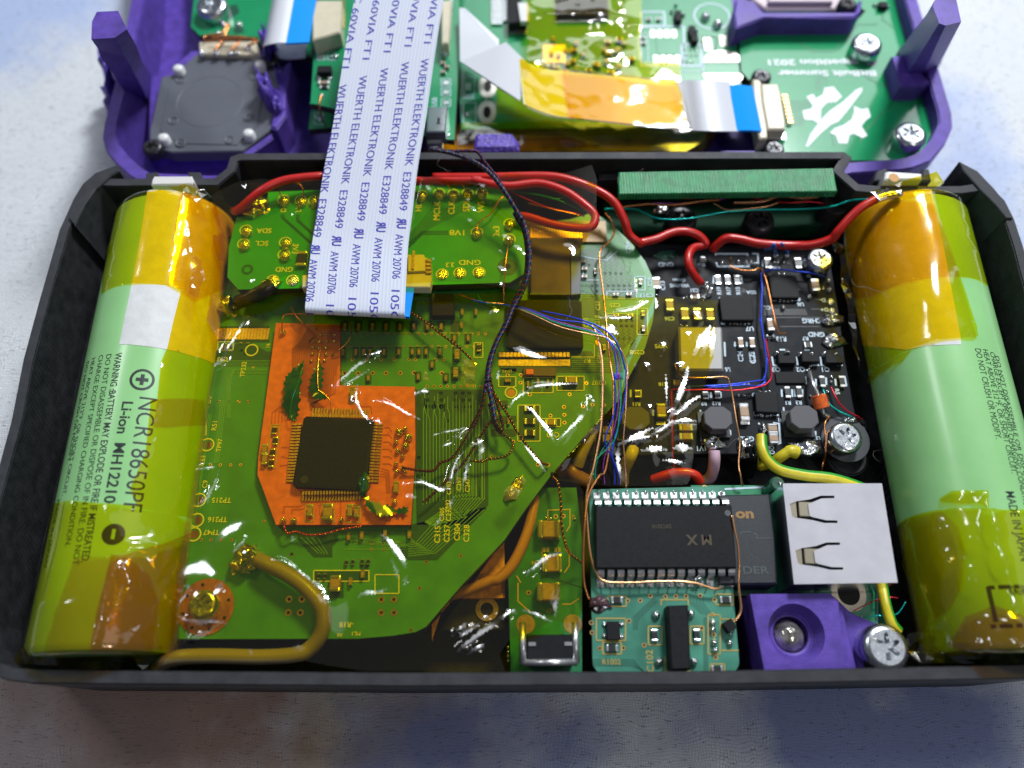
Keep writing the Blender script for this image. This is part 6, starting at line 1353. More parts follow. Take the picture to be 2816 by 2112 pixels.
# coloured strands in front of the green bar
fw('pinkish red enamel strand right under the green bar', Z(a6, 0, 400, 12, 200, 392, 13, 400, 380, 13.5, 620, 398, 13.5, 850, 378, 13.5, 1000, 385, 13.5, 1170, 392, 13.3, 1280, 425, 13), .13, ER)
fw('orange enamel strand under the green bar, upper of the two', Z(a6, 0, 480, 12, 250, 450, 12.6, 480, 455, 13, 720, 425, 13.2, 880, 412, 13.2), .15, CU)
fw('orange enamel strand at the right half under the green bar', Z(a6, 1000, 435, 13, 1150, 435, 13.2, 1280, 420, 13.4, 1380, 385, 13.6, 1500, 385, 13.6, 1620, 398, 13.6, 1740, 385, 13.6), .20, CUL)
fw('violet enamel strand under the green bar', Z(a6, 300, 440, 12.6, 500, 440, 12.9, 700, 430, 13.1, 950, 400, 13.2), .12, EP)
fw('copper strand dipping to the right dark screw', Z(a6, 830, 440, 13, 900, 480, 12.9, 980, 498, 12.8, 1150, 485, 12.9, 1300, 465, 13, 1400, 430, 13.1), .11, CUL)
fw('dark red strand ending beside the right cell', Z(a6, 1380, 425, 13.3, 1500, 435, 13.4, 1650, 425, 13.4, 1780, 440, 13.3), .12, ER)
fw('bright teal enamel wire sagging across the dark screws to the right cell', Z(a6, -120, 490, 13.5, 130, 488, 13.8, 220, 520, 14, 320, 565, 14, 450, 580, 14, 600, 572, 14, 760, 545, 14, 950, 512, 14, 1250, 495, 14, 1600, 490, 14.2, 1850, 468, 14.8, 2020, 415, 16, 2170, 405, 18), .17, ET)
for i, (a_, m_) in enumerate((((300, 210, 600, 260, 850, 370), EG), ((260, 200, 560, 330, 830, 385), ER), ((500, 240, 640, 270, 760, 215), EG), ((420, 300, 620, 350, 850, 400), CU))):
    fw(['green strand among the red wires at the top of the adapter board', 'reddish strand among the red wires at the top of the adapter board', 'short green loop beside the lower red wire', 'lowest copper strand among the red wires by the gold fingers'][i], Z(z6, a_[0], a_[1], 17.5, a_[2], a_[3], 18, a_[4], a_[5], 17.4), .10, m_)
# wires on the black board
fw('copper wire from the pad row, bending down the black board', Z(b1, 1435, 150, 9.6, 1430, 240, 9.9, 1470, 310, 10, 1620, 350, 10, 1780, 350, 10.2, 1870, 320, 10.2, 1930, 380, 10, 1990, 560, 10, 2050, 850, 10, 2120, 1150, 10)+Z(b2, 300, 1180, 9.8, 340, 1225, 9.6, 420, 1225, 9.2), .14, CU)
fw('upper blue enamel wire running down the middle of the black board, then left', Z(b2, 970, 420, 9.6, 800, 370, 9.8, 620, 350, 9.8, 300, 315, 9.8, 120, 345, 9.9, 70, 380, 10, 80, 600, 10, 70, 1000, 10, 120, 1400, 10)+Z(b4, 270, 30, 10, 280, 150, 10, 270, 330, 10, 240, 400, 10)+Z(b3, 2060, 215, 10, 1900, 240, 10.2, 1600, 280, 10.4, 1280, 300, 10.4, 1000, 310, 10), .15, EB)
fw('second blue enamel wire alongside, slightly lower', Z(b2, 50, 1010, 9.9, 90, 1250, 9.9, 135, 1550, 9.9)+Z(b4, 295, 150, 9.9, 265, 380, 9.9)+Z(b3, 2060, 260, 9.9, 1950, 300, 10, 1800, 285, 10.2, 1500, 310, 10.3, 1290, 320, 10.3), .13, EB)
fw('red enamel wire beside the blue ones, turning left and down under the film', Z(b2, 130, 1300, 9.9, 190, 1650, 9.9)+Z(b4, 300, 100, 9.9, 350, 280, 9.9, 340, 400, 9.9, 280, 470, 9.9)+Z(b3, 2060, 290, 9.9, 1900, 330, 10, 1650, 360, 10, 1350, 350, 10.2, 1000, 355, 10, 830, 350, 9.8, 815, 400, 9.7, 820, 640, 9.6, 825, 1000, 9.5, 830, 1250, 9, 860, 1450, 8), .13, ER)
fw('copper wire past the pink wire end to the USB board', Z(b3, 860, 0, 10, 890, 100, 10.2, 950, 170, 12, 1080, 190, 12.6, 1300, 190, 12.8, 1540, 180, 12.5, 1590, 260, 12.2, 1640, 480, 12, 1690, 800, 12, 1730, 1050, 11.6, 1715, 1350, 11.5, 1740, 1500, 11.5, 1765, 1640, 10.4), .15, CUL)
fw('copper wire from the diode down past the lower right screw', Z(b4, 1140, 905, 9, 1080, 960, 9.6, 1060, 1050, 9.7, 1080, 1200, 9.7, 1075, 1350, 9.6, 1060, 1500, 8, 1020, 1640, 6), .14, CU)
fw('teal enamel wire from the small resistors to the right edge pad', Z(b4, 1040, 540, 9.2, 1080, 640, 9.5, 1130, 740, 9.6, 1250, 830, 9.6, 1430, 910, 9.2), .14, ET)
fw('red enamel wire right of the teal one', Z(b4, 1150, 510, 9.2, 1200, 620, 9.5, 1270, 740, 9.6, 1380, 840, 9.6, 1500, 900, 9.4, 1560, 950, 8.6), .13, ER)
fw('thin red wire end beside the purple bracket', Z(a4, 1060, 1020, 10.2, 1180, 960, 10.6, 1290, 932, 11, 1350, 935, 11), .07, ER); fw('thin teal wire end over the USB board', Z(a4, 1130, 1055, 10.2, 1230, 1050, 10.6, 1340, 1040, 11, 1400, 960, 11.5), .07, ET)
# earth wire, green and yellow
YI = mat('yellow_insulation', (.62, .52, .02), .38, var=.1); GI = mat('green_insulation', (.03, .32, .03), .38); PK = mat('pink_insulation', (.62, .42, .52), .4, var=.12); 
def two(b_, pts, r, f):
    P_ = smooth_path([W(*p) for p in pts], 8); b_.tube(P_, r/10, 14, f)
b = MB(); two(b, Z(a5, 1285, 650, 11.5, 1292, 740, 12, 1330, 820, 12, 1420, 890, 12, 1600, 930, 12, 1780, 950, 12, 1950, 1000, 11.5, 2100, 1060, 10), .8, lambda t, k: 1 if (.44 < k < .66 or k < .06) else 0)
tag(b.build('earth_wire', [YI, GI], smooth=True), 'yellow and green striped wire arching from the black board to behind the USB socket', 'wire')
b = MB(); two(b, Z(a4, 1245, 840, 10, 1255, 900, 10.5, 1275, 1000, 11, 1310, 1100, 11, 1350, 1150, 10.5), .72, lambda t, k: 1 if (.44 < k < .7) else 0)
tag(b.build('earth_wire', [YI, GI], smooth=True), 'yellow and green striped wire emerging right below the USB socket', 'wire')
b = MB(); P_ = smooth_path([W(*p) for p in Z(b4, 690, 1390, 9.2, 600, 1370, 9.4, 480, 1440, 8.8, 360, 1520, 7.4, 180, 1570, 6)], 6); b.tube(P_, .08, 12, taper=lambda t: 1.25-.35*t if t < .3 else 1); tag(b.build('yellow_wire', YI, smooth=True), 'short frayed yellow wire below the right octagonal inductor', 'wire')
wire('pink_wire', 'short pink wire going down over the front edge of the black board', 'wire', Z(b3, 1385, 1170, 9.4, 1390, 1290, 9, 1370, 1440, 7.5, 1320, 1540, 6, 1200, 1600, 5), .88, PK)
wire('red_wire', 'short red wire end under the yellow film, in front of the black board', 'wire', Z(b3, 560, 1560, 7, 700, 1510, 8, 850, 1470, 8.6, 1010, 1465, 8.8, 1130, 1500, 8.6, 1190, 1590, 7.6), .75, mat('bright_red', (.62, .03, .01), .35, coat=.2), RW)
wire('black_wire', 'glossy black wire bending down over the front edge of the black board', 'wire', Z(a5, 1200, 720, 9.6, 1220, 790, 9, 1215, 860, 7, 1190, 920, 5), .95, mat('gloss_black', (.008, .008, .01), .12))
wire('yellow_wire', 'yellow wire under the film at the left end of the black board', 'wire', Z(b3, 300, 1150, 10.5, 270, 1230, 11, 220, 1330, 10, 170, 1450, 8, 160, 1600, 6), .9, YI)
wire('yellow_wire', 'olive looking wire under the film, left of the fine wire bundle', 'wire', Z(b6, 1330, 860, 10, 1260, 1000, 10, 1180, 1180, 9.5, 1130, 1330, 8.5), .9, YI)
wire('yellow_wire', 'brown looking wire in the dark gap between the boards', 'wire', Z(b6, 900, 1400, 7, 1030, 1390, 8, 1120, 1470, 8, 1300, 1560, 7), 1.1, mat('brown_insulation', (.35, .17, .03), .4))
# copper wires beside the chip module
fw('copper wire down the right side of the chip module to its lowest joints', Z(a3, 1695, 430, 15.9, 1710, 520, 15.8, 1735, 640, 15.6, 1742, 760, 15.3, 1740, 920, 14.6, 1755, 1100, 14.2, 1690, 1190, 13.9), .17, CUL)
fw('copper wire from behind the black module down to the green USB board edge', Z(a4, 870, 0, 7, 860, 60, 8, 848, 110, 7), .14, CU)

# stray lint fibres
for i, (lb, q, z_) in enumerate((('curled hair on the black board near the diode', (2090, 1205), 9.6), ('hair on the right cell tape', (2440, 820), 20.6), ('hair in front of the ribbon cable by the back wall', (1240, 470), 20), ('lint fibre over the dark chip', (1530, 900), 16.8), ('lint fibre beside the lower right screw of the black board', (2420, 1270), 9), ('lint fibre on the green bar', (1700, 505), 18))):
    random.seed(40+i); P_ = [W(q[0], q[1], z_)]; a_ = random.uniform(0, 6)
    for k in range(9): a_ += random.uniform(-.9, .9); P_.append(P_[-1]+Vector((math.cos(a_)*.07, math.sin(a_)*.07, random.uniform(-.01, .012))))
    b = MB(); b.tube(smooth_path(P_, 5), .0022, 4); tag(b.build('lint_fibre', mat('lint', (.25, .22, .2), .6), smooth=True), lb, 'lint', 'stray hairs and lint')
# ================================================================ purple front shell behind, out of focus
LZ = 12.0
ls = thing('console_front_shell', 'purple 3D printed front shell lying behind the black one, with two posts', 'electronics case', (*W(1400, 100, 0).xy, 0))
lo_ = [(380, -330), (360, 0)]+z1(780, 530, 700, 840, 690, 930, 715, 1020, 790, 1110, 880, 1190, 960, 1240)+[(560, 512), (900, 512), (1500, 512), (2200, 512)]+z3(1420, 800, 1640, 785, 1700, 775, 1780, 745, 1850, 665, 1885, 585, 1880, 520, 1815, 300, 1722, 0)+[(2440, -330), (1400, -330)]
LO = px(lo_, LZ)
if area(LO) < 0: LO = LO[::-1]
b = MB(); b.prism(LO, .3, 2.2); b.build('shell_floor', PUR, ls)
LI = inset(LO, .24)
b = MB(); b.ring(LO, LI, 2.2, LZ-.3); b.ring(inset(LO, .02), inset(LO, .22), LZ-.3, LZ, 0); b.build('shell_wall', PUR, ls)
def post(top, base, zt, zb, name='post', rough=0):
    A = [W(u, v, zt) for u, v in top]; B = [W(u, v, zb) for u, v in base]; n = len(A); K = 8; V = []
    for k in range(K+1):
        for i in range(n):
            p = B[i].lerp(A[i], k/K)
            if rough and 0 < k: p = p+noise.noise_vector(p*4)*rough
            V.append(p)
    b = MB(); b.add(V, [[k*n+i, k*n+(i+1) % n, (k+1)*n+(i+1) % n, (k+1)*n+i] for k in range(K) for i in range(n)]+[[K*n+i for i in range(n)]]); return b.build(name, PUR, ls)
post(z1(652, 75, 798, 75, 860, 200, 780, 260, 612, 262, 628, 150), z1(780, 520, 930, 440, 1040, 560, 1010, 690, 900, 720, 800, 640), 33, 4, rough=.03)
post(z3(1790, 30, 1800, 0, 1895, -20, 1922, 100, 1850, 118, 1820, 108), z3(1610, 262, 1700, 235, 1830, 290, 1800, 340, 1725, 385, 1640, 395), 33, 6, rough=.0)
b = MB(); b.prism(px(z3(1600, 260, 1660, 252, 1780, 380, 1740, 400, 1640, 398), 12.5), 3, 12.5, bev=.2); b.build('post_foot', PUR, ls)
# rough ring that held the stick, and its bracket
b = MB()
for i, (x, y, r_, h_) in enumerate(((860, 620, 3.6, 9), (880, 760, 3.2, 8), (1900, 850, 2.6, 12), (1935, 930, 2.0, 9), (1960, 720, 2.4, 8), (1900, 560, 2.0, 11), (1010, 700, 2.0, 7))):
    c = W(*z1(x, y)[0], 2.2); b.blob((c.x, c.y, .2), r_, h_, i*3+1, 18, 0, .35, .8, 1.2)
b.build('rough_remains', PURR, ls, smooth=True, kind='stuff')
JZ = 9.0
b = MB(); b.prism(px(z1(1010, 520, 1130, 480, 1290, 340, 1750, 330, 1950, 370, 1960, 420, 1890, 480, 1880, 700, 1830, 860, 1960, 830, 1880, 930, 1640, 1060, 1150, 1050, 990, 1050, 1000, 850), JZ-2.5), 2, JZ-2.5, bev=.3)
b.prism(px(z1(1890, 470, 1955, 400, 1960, 470, 1930, 640, 1930, 780, 1870, 870, 1825, 860, 1850, 640), JZ+.5), 2, JZ+.5, bev=.4); b.prism(px(z1(1630, 1040, 1830, 900, 1845, 935, 1680, 1055), JZ), 2, JZ, bev=.2); b.build('stick_bracket', PUR, ls)
b = MB(); b.prism(px(z2(1490, 905, 1510, 890, 1740, 890, 1785, 950, 1790, 1010, 1480, 1010), 14), 2.2, 14, bev=.6); b.build('clip_tab', PURR, ls)
b = MB(); b.prism(px(z3(880, 0, 960, 0, 1010, 55, 1430, 55, 1450, 0, 1465, 0, 1460, 55, 1430, 80, 1010, 82, 880, 130, 870, 60), 13), 2.2, 13, bev=.3); b.build('button_frame', PUR, ls)
b = MB(); b.prism(px(z3(800, 690, 960, 690, 1000, 700, 1000, 715, 800, 715), 13), 2.2, 13, bev=.4); b.build('clip_tab', PUR, ls)
# joystick module
jo = thing('thumbstick_module', 'flat grey octagonal thumbstick module held by white pins in the purple shell', 'thumbstick', (*W(*z1(1450, 700)[0], 6).xy, JZ/10-.24))
JM = mat('stick_grey', (.095, .105, .13), .5, var=.06, vscale=2)
b = MB(); jp = z1(1330, 360, 1725, 365, 1790, 400, 1890, 470, 1880, 620, 1825, 870, 1810, 890, 1640, 1020, 1160, 1030, 1010, 990, 1010, 880, 1090, 520, 1170, 500); b.prism(px(jp, JZ), JZ-2.4, JZ, bev=.2)
cj = W(*z1(1420, 690)[0], JZ); b.lathe((cj.x, cj.y, JZ/10+.002), [(6.3, 0), (6.0, .18), (5.7, 0)], 40); b.prism(px(z1(1150, 540, 1330, 420, 1720, 460, 1790, 560, 1740, 850, 1600, 980, 1200, 970, 1080, 880), JZ+.15), JZ, JZ+.15, bev=.1)
b.build('cover_plate', JM, jo)
PINW = mat('pin_white', (.72, .74, .74), .3, coat=.3)
for x, y in ((1205, 468), (1755, 440), (1105, 935), (1680, 905)):
    b = MB(); c = W(*z1(x, y)[0], JZ+1); b.cyl((c.x, c.y), 1.05, JZ-1, JZ+1.6, 18, bev=.45); b.build('white_pin', PINW, jo, smooth=True)
for x, y in ((1025, 985), (1820, 390)):
    put('screw', U('dscrew'), jo, *z1(x, y)[0], JZ+1.2, (3.6, 3.6, 2.0), 10)
for x, y in ((1170, 815), (1680, 795), (1220, 965), (1550, 945), (1220, 540), (1720, 520)):
    b = MB(); c = W(*z1(x, y)[0], JZ+.2); b.lathe((c.x, c.y, JZ/10+.02), [(.95, 0), (.8, .12), (.6, 0)], 16); b.build('moulded_dimple', JM, jo)
b = MB(); b.prism(px(z1(1345, 280, 1730, 275, 1735, 350, 1700, 372, 1345, 365), JZ+1), JZ-1, JZ+1, bev=.2); b.build('contact_strip', IVO, jo)
comps(jo, 'sol', z1, [1360, 345, 1455, 345, 1555, 345, 1670, 310], 50, 50, JZ+1, .7); comps(jo, 'sol', z1, [1600, 350], 34, 30, JZ+1, .4)
b = MB()
for i, q in enumerate(((1380, 260, 1400, 240, 1500, 225, 1540, 150), (1450, 340, 1490, 290, 1520, 240, 1550, 170), (1560, 345, 1600, 300, 1620, 260, 1500, 250), (1670, 310, 1720, 285, 1640, 250, 1420, 250), (1380, 280, 1560, 262, 1720, 262, 1738, 290))): b.tube(smooth_path([W(*p, JZ+2+i*.2) for p in z1(*q)], 6), .022, 6)
b.build('copper_strands', CU, jo, smooth=True, kind='stuff')
# upper left green board
GLZ = 8.5
def gboard(label, outline, zt, loc, name='green_board', m=None, th=1.4):
    t = thing(name, label, 'circuit board', (*W(*loc, zt).xy, .22)); b = MB(); P_ = px(outline, zt); b.prism(P_, zt-th, zt, 0, 1); b.build('board', [m or LG, EDGE], t); return t
LG = pcb('lid_mask', (.008, .26, .10), .3, .4, .06)
g1 = gboard('green board at the top left with a big round screw head', [(530, -120)]+z1(1310, 0, 1290, 180, 1350, 240, 1740, 250, 1790, 340, 2110, 385, 2130, 0)+[(870, -120)], GLZ, z1(1700, 100)[0])
put('screw', U('screw'), g1, *z1(1425, 20)[0], GLZ+2.6, (6.0, 6.0, 2.6), 40)
b = MB(); patch(b, z1, (1520, 40, 1600, 30, 1620, 80, 1560, 130, 1500, 100), GLZ+.05); patch(b, z1, (1570, 190, 1640, 180, 1650, 215, 1590, 230), GLZ+.05); b.build('bare_mask_areas', GRND, g1, kind='stuff')
comps(g1, 'sol', z1, [1505, 152, 1610, 152, 1475, 212], 46, 40, GLZ, .7); comps(g1, 'sol', z1, [1880, 325, 2015, 335], 20, 18, GLZ, .3)
# tiny flat cable loop with a blue end
def strip_solid(name, label, pts, wvec, m, cat='cable', parent=None, th=.02):
    """band through points (tube of flat section)"""
    P_ = smooth_path([W(*p) for p in pts], 8); V = []; n = len(P_)
    for i, p in enumerate(P_):
        wv = Vector(wvec) if not callable(wvec) else wvec(i/(n-1)); t = (P_[min(i+1, n-1)]-P_[max(0, i-1)]).normalized(); nn = t.cross(wv.normalized())*th/2
        for s_ in (-1, 1):
            for k in (-1, 1): V.append(p+wv*s_/2+nn*k)
    F_ = []
    for i in range(n-1):
        a = 4*i
        F_ += [[a, a+1, a+5, a+4], [a+1, a+3, a+7, a+5], [a+3, a+2, a+6, a+7], [a+2, a, a+4, a+6]]
    F_ += [[0, 2, 3, 1], [4*n-4, 4*n-3, 4*n-1, 4*n-2]]
    b = MB(); b.add(V, F_); o = b.build(name, m, parent, smooth=True, ang=40)
    if label and not parent: tag(o, label, cat)
    return o
mc = thing('mini_ribbon_cable', 'small white ribbon loop with a bright blue end plugged in at the top left', 'cable', W(*z1(1900, 250)[0], GLZ)[:])
strip_solid('cable_sheath', None, Z(z1, 1990, 118, 16.5, 1900, 120, 17, 1835, 135, 16, 1810, 160, 13, 1850, 210, 10, 1960, 235, 9.6, 2090, 225, 10), (0.02, 1.25, 0), RIBW, parent=mc)
strip_solid('blue_stiffener', None, Z(z1, 2120, 112, 16.4, 2050, 115, 16.5, 1962, 118, 16.6), (0.02, 1.3, 0), BLUE, parent=mc, th=.04)
# second green board, left of the ribbon
G2 = 13.5
g2 = gboard('tall green board beside the ribbon cable, with white connectors and a metal socket', [(880, -120)]+z1(2150, 200, 2120, 380, 2100, 690, 2090, 700)+[(862, 285), (1045, 330)]+z2(880, 880, 1350, 945, 1370, 600, 1385, 0)+[(1270, -120)], G2, z2(1290, 500)[0])
b = MB(); b.prism(px(z1(2135, 0, 2310, 0, 2300, 220, 2270, 225, 2110, 270, 2110, 110), G2+3.2), G2, G2+3.2, bev=.25); b.prism(px(z1(2150, 210, 2295, 205, 2290, 260, 2140, 285), G2+1.6), G2, G2+1.6, bev=.1); cA = b.build('ribbon_connector', IVO, g2)
b = MB()
for i in range(11): b.box(W(*z1(2320, 15+i*17)[0], G2+1), (.7, .35, .3))
b.build('pins', GOLD, g2, kind='stuff')
b = MB(); b.prism(px(z2(1262, 0, 1330, 0, 1310, 290, 1262, 295), G2+3), G2, G2+3, bev=.25); b.build('ribbon_connector', IVO, g2)
b = MB()
for i in range(22): b.box(W(*z2(1328-i*.9, 6+i*12.4)[0], G2+.8), (.8, .28, .3))
b.build('pins', TIN, g2, kind='stuff')
comps(g2, 'sol', z2, [1285, 340], 60, 60, G2, 1.2); comps(g2, 'sol', z1, [2275, 275, 2270, 370, 2170, 635], 34, 30, G2, .6)
comps(g2, 'chip', z1, [2190, 465], 95, 55, G2, 1.3, name='transistor'); comps(g2, 'sol', z1, [2155, 520, 2225, 520], 36, 36, G2, .5); comps(g2, 'cap', z1, [2185, 553], 80, 24, G2, .5); comps(g2, 'res', z1, [2190, 585], 60, 20, G2, .4)
comps(g2, 'cap', z2, [1275, 420, 1300, 445, 1275, 480], 34, 24, G2, .6)
b = MB(); z = G2+.06
T(z1, '3V3', 2195, 320, 30, 180); T(z2, 'USB', 1215, 690, 34, 90)
for q in ((2145, 360, 2195, 405), (2215, 350, 2265, 405)): BX(z1, *q)
for y in (558, 622, 693): BX(z2, 1262, y-26, 1325, y+26)
b.build('silkscreen_print', SILKB, g2, kind='stuff')
for y in (558, 622, 693): comp(g2, 'tin', *z2(1294, y)[0], 15, 13, G2, .15); comp(g2, 'pad', *z2(1294, y)[0], 6, 6, G2, .25, name='pad_hole')
comp(g2, 'tin', *z1(2168, 382)[0], 14, 12, G2, .12); comp(g2, 'sol', *z1(2238, 375)[0], 11, 11, G2, .5)
b = MB(); b.prism(px(z2(1170, 720, 1305, 720, 1290, 890, 1160, 890), G2+2.6), G2, G2+2.6, bev=.2); sk2 = b.build('metal_socket', MET, g2)
b = MB(); patch(b, z2, (1235, 795, 1255, 795, 1250, 830, 1262, 835, 1225, 838, 1235, 830), G2+2.65); b.build('latch_hole', HOLE, sk2)
comps(g2, 'sol', z2, [1300, 870, 1180, 930, 1310, 910], 36, 36, G2-.5, .8)
b = MB(); b.prism(px(z2(1165, 915, 1270, 915, 1265, 960, 1165, 960), G2+.5), G2-2, G2+.5, bev=.3); b.build('socket_mouth', TIN, g2)
g3 = gboard('lower green board edge left of the ribbon, joined by a copper wire', z1(2100, 745, 2270, 745, 2265, 860, 2085, 875), 8, z1(2150, 800)[0])
b = MB(); z = 8.06; T(z1, 'IN', 2155, 800, 50, 180); BX(z1, 2125, 765, 2185, 840); b.build('silkscreen_print', SILKB, g3, kind='stuff')
fw('copper wire hanging from the tall green board to the lower one', Z(z1, 2170, 640, 14.5, 2160, 720, 14, 2175, 800, 12, 2205, 855, 10), .15, CU)
# white folded flat cable
fo = thing('folded_ribbon', 'white flat cable with a corner fold, running under orange tape into a connector', 'cable', W(1560, 220, 10)[:])
def plate(name, pts, m, parent, th=.25, label=None, kind=None):
    """pts (u, v, z): thin plate through 3D points"""
    A = [W(*p) for p in pts]; n = len(A); c = sum(A, Vector((0, 0, 0)))/n
    nn = Vector((0, 0, 0))
    for i in range(n): nn += (A[i]-c).cross(A[(i+1) % n]-c)
    if nn.z < 0: A = A[::-1]; nn = -nn
    nn = nn.normalized()*th/10
    b = MB(); b.add(A+[a-nn for a in A], [list(range(n)), list(range(n, 2*n))[::-1]]+[[i, n+i, n+(i+1) % n, (i+1) % n] for i in range(n)]); return b.build(name, m, parent, label=label, kind=kind)
plate('upper_leg', Z(a8, 175, 60, 16, 215, 60, 16, 475, 300, 15, 475, 350, 15, 180, 465, 14.8), RIBW, fo)
plate('folded_leg', Z(a8, 180, 465, 15.2, 530, 320, 16, 715, 500, 15.5, 635, 765, 14.5, 480, 670, 14.5), RIBW, fo)
strip_solid('right_leg', None, Z(a8, 640, 620, 15, 850, 700, 15, 1100, 730, 15, 1400, 760, 15, 1700, 790, 14.5)+Z(z3, 640, 485, 14.6, 720, 488, 16.2, 800, 490, 16.2, 870, 492, 14.8), lambda t: (Vector((-.10, 1.05, 0)) if t < .65 else Vector((-.02, 1.12, 0))), RIBW, parent=fo, th=.03)
strip_solid('blue_stiffener', None, Z(z3, 862, 500, 14.9, 920, 500, 13.8, 975, 505, 13), (-.03, 1.02, 0), BLUE, parent=fo, th=.05)
# ---------------------------------------------------------------- middle board with film
CZ = 8.5
g4 = gboard('middle green board behind, crossed by the orange taped white cable', [(1240, -130), (2010, -130)]+z3(860, 0, 905, 400, 960, 540, 900, 580)+[(1270, 356), (1255, 180)], CZ, (1600, 120))
b = MB(); z = CZ+.05
for q in (a8(1545, 205, 1880, 200, 1890, 440, 1850, 500, 1560, 500, 1540, 300), a8(1865, 340, 2010, 340, 2020, 500, 1870, 500), a8(1555, 90, 1730, 90, 1740, 195, 1560, 195)): b.strip(px(list(q)+[q[0]], z), .35, z)
for i in range(3): BX(z3, 725, 170+i*0, 790, 225); 
c = W(*z3(770, 75)[0], z); b.disc(c, 3.6, z, 28, 0, 3.3); c = W(*z3(822, 315)[0], z); b.disc(c, 4.0, z, 28, 0, 3.7)
BX(z3, 625, 330, 735, 390); BX(z3, 640, 200, 715, 300); BX(z3, 445, 150, 475, 290)
BX(a8, 205, 780, 300, 935); BX(a8, 215, 580, 290, 720); lines(b, a8, [(380, 600, 380, 780), (300, 940, 460, 940)], .25, z)
T(a8, 'VW', 245, 740, 40, 180, 0)
b.build('silkscreen_print', SILKB, g4, kind='stuff')
WPAD = mat('bare_pad', (.70, .66, .60), .4, .5)
b = MB()
for y0, y1, x0 in ((225, 285, 1625), (420, 485, 1650)):
    for i in range(4): 
        x = x0+i*54; patch(b, a8, (x, y0, x+36, y0, x+40, y1, x+4, y1), CZ+.1)
for q in ((2025, 285, 2085, 285, 2100, 385, 2045, 385), (2150, 270, 2205, 270, 2212, 350, 2165, 350)): patch(b, a8, q, CZ+.1)
b.build('bare_pads', WPAD, g4, kind='stuff')
for (x, y) in ((822, 275), (822, 358)):
    b = MB(); c = W(*z3(x, y)[0], CZ); s_ = -1 if y > 300 else 1
    P_ = [(c.x+.38*math.cos(a_), c.y+s_*.3*math.sin(a_)-s_*.08) for a_ in [math.pi*k/12 for k in range(13)]]; b.prism(P_, CZ, CZ+.15); b.build('round_pad', WPAD, g4)
put('chip_outline', U('tin') if False else unit('green_square', f_rect, [LG]), g4, *a8(1745, 350)[0], CZ+.12, (3.6, 4.3, .1))
comps(g4, 'sol', z3, [800, 95, 745, 60], 46, 44, CZ, 1.4); comps(g4, 'chip', z3, [615, 70, 690, 165, 680, 140], 30, 60, CZ, 1.2, name='transistor'); comps(g4, 'res', a8, [1615, 140, 1690, 140, 1570, 280, 1575, 320], 34, 30, CZ, .5)
comps(g4, 'sol', z3, [700, 135, 605, 15, 585, 45, 640, 60, 700, 180], 18, 16, CZ, .8)
comps(g4, 'sol', a8, [1890, 375, 1930, 375, 1970, 375, 1900, 415, 1940, 415, 1975, 415, 1905, 465, 1945, 465], 20, 16, CZ, .3)
b = MB(); b.prism(px(a8(540, -120, 620, -120, 690, 160, 545, 180), CZ+2.4), CZ, CZ+2.4, bev=.2); b.build('chip', CHIP, g4)
put('chip', U('chip'), g4, *a8(1110, 10)[0], CZ+1.4, (10, 7, 1.4))
b = MB()
for i in range(14): b.box(W(*a8(460, -40+i*17)[0], CZ+.3), (2.2, .35, .2)); b.box(W(*a8(520, -40+i*15)[0], CZ+.3), (.8, .3, .2))
for i in range(11): b.box(W(*a8(560+i*12.5, 235)[0], CZ+.3), (.3, 2.0, .2)); b.box(W(*a8(560+i*12.5, 185)[0], CZ+.5), (.3, .7, .3))
b.build('leads', TIN, g4, kind='stuff')
b = MB(); b.prism(px(a8(620, 20, 700, 20, 705, 160, 640, 160), CZ+3), CZ+2, CZ+3); b.build('white_pad', WHT, g4)
for (x, y) in ((390, 660), (385, 855)):
    b = MB(); c = W(*a8(x, y)[0], CZ)
    P_ = [(c.x+.17*math.cos(a_), c.y+.28*math.sin(a_)) for a_ in [2*math.pi*k/20 for k in range(20)]]; Q_ = [(c.x+.07*math.cos(a_), c.y+.14*math.sin(a_)) for a_ in [2*math.pi*k/20 for k in range(20)]]
    b.add([(p[0], p[1], (CZ+.1)/10) for p in P_+Q_], [[k, (k+1) % 20, 20+(k+1) % 20, 20+k] for k in range(20)]); b.add([(p[0], p[1], (CZ+.08)/10) for p in Q_], [list(range(20))], 1); b.build('slot_pad', [WPAD, HOLE], g4)
comp(g4, 'tin', *a8(240, 660)[0], 16, 24, CZ, .2); comp(g4, 'sol', *a8(230, 860)[0], 14, 14, CZ, .5)
random.seed(5)
for i in range(34):
    x = random.uniform(800, 1500); y = random.uniform(290, 560); comp(g4, random.choice(['cap', 'res', 'cap']), *a8(x, y)[0], random.choice([12, 18]), 12, CZ, .8)
b = MB()
for i in range(10): b.box(W(*a8(820+i*17, 420)[0], CZ), (.4, 4.5, .4))
b.build('connector_fingers', GOLD, g4, kind='stuff')
# dark slot with amber films under it
b = MB(); b.prism(px(a8(170, 950, 2100, 950, 2130, 1010, 1900, 1150, -100, 1150), 6), 2.4, 6)
b.build('amber_layer', mat('amber_layer', (.32, .15, .01), .3, var=.7, vscale=2.5, coat=.4), ls)
for i, (x0, x1, y, h_) in enumerate(((200, 1900, 975, 8), (600, 2050, 1000, 7.4), (150, 1700, 1040, 6.6))):
    b = MB(); b.prism(px(a8(x0, y-12, x1, y-8-i*4, x1-60, y+6, x0+20, y+10), h_), h_-.2, h_); b.build('layer_edge', mat('amber_edge', (.42, .30, .01), .25, coat=.4), ls)
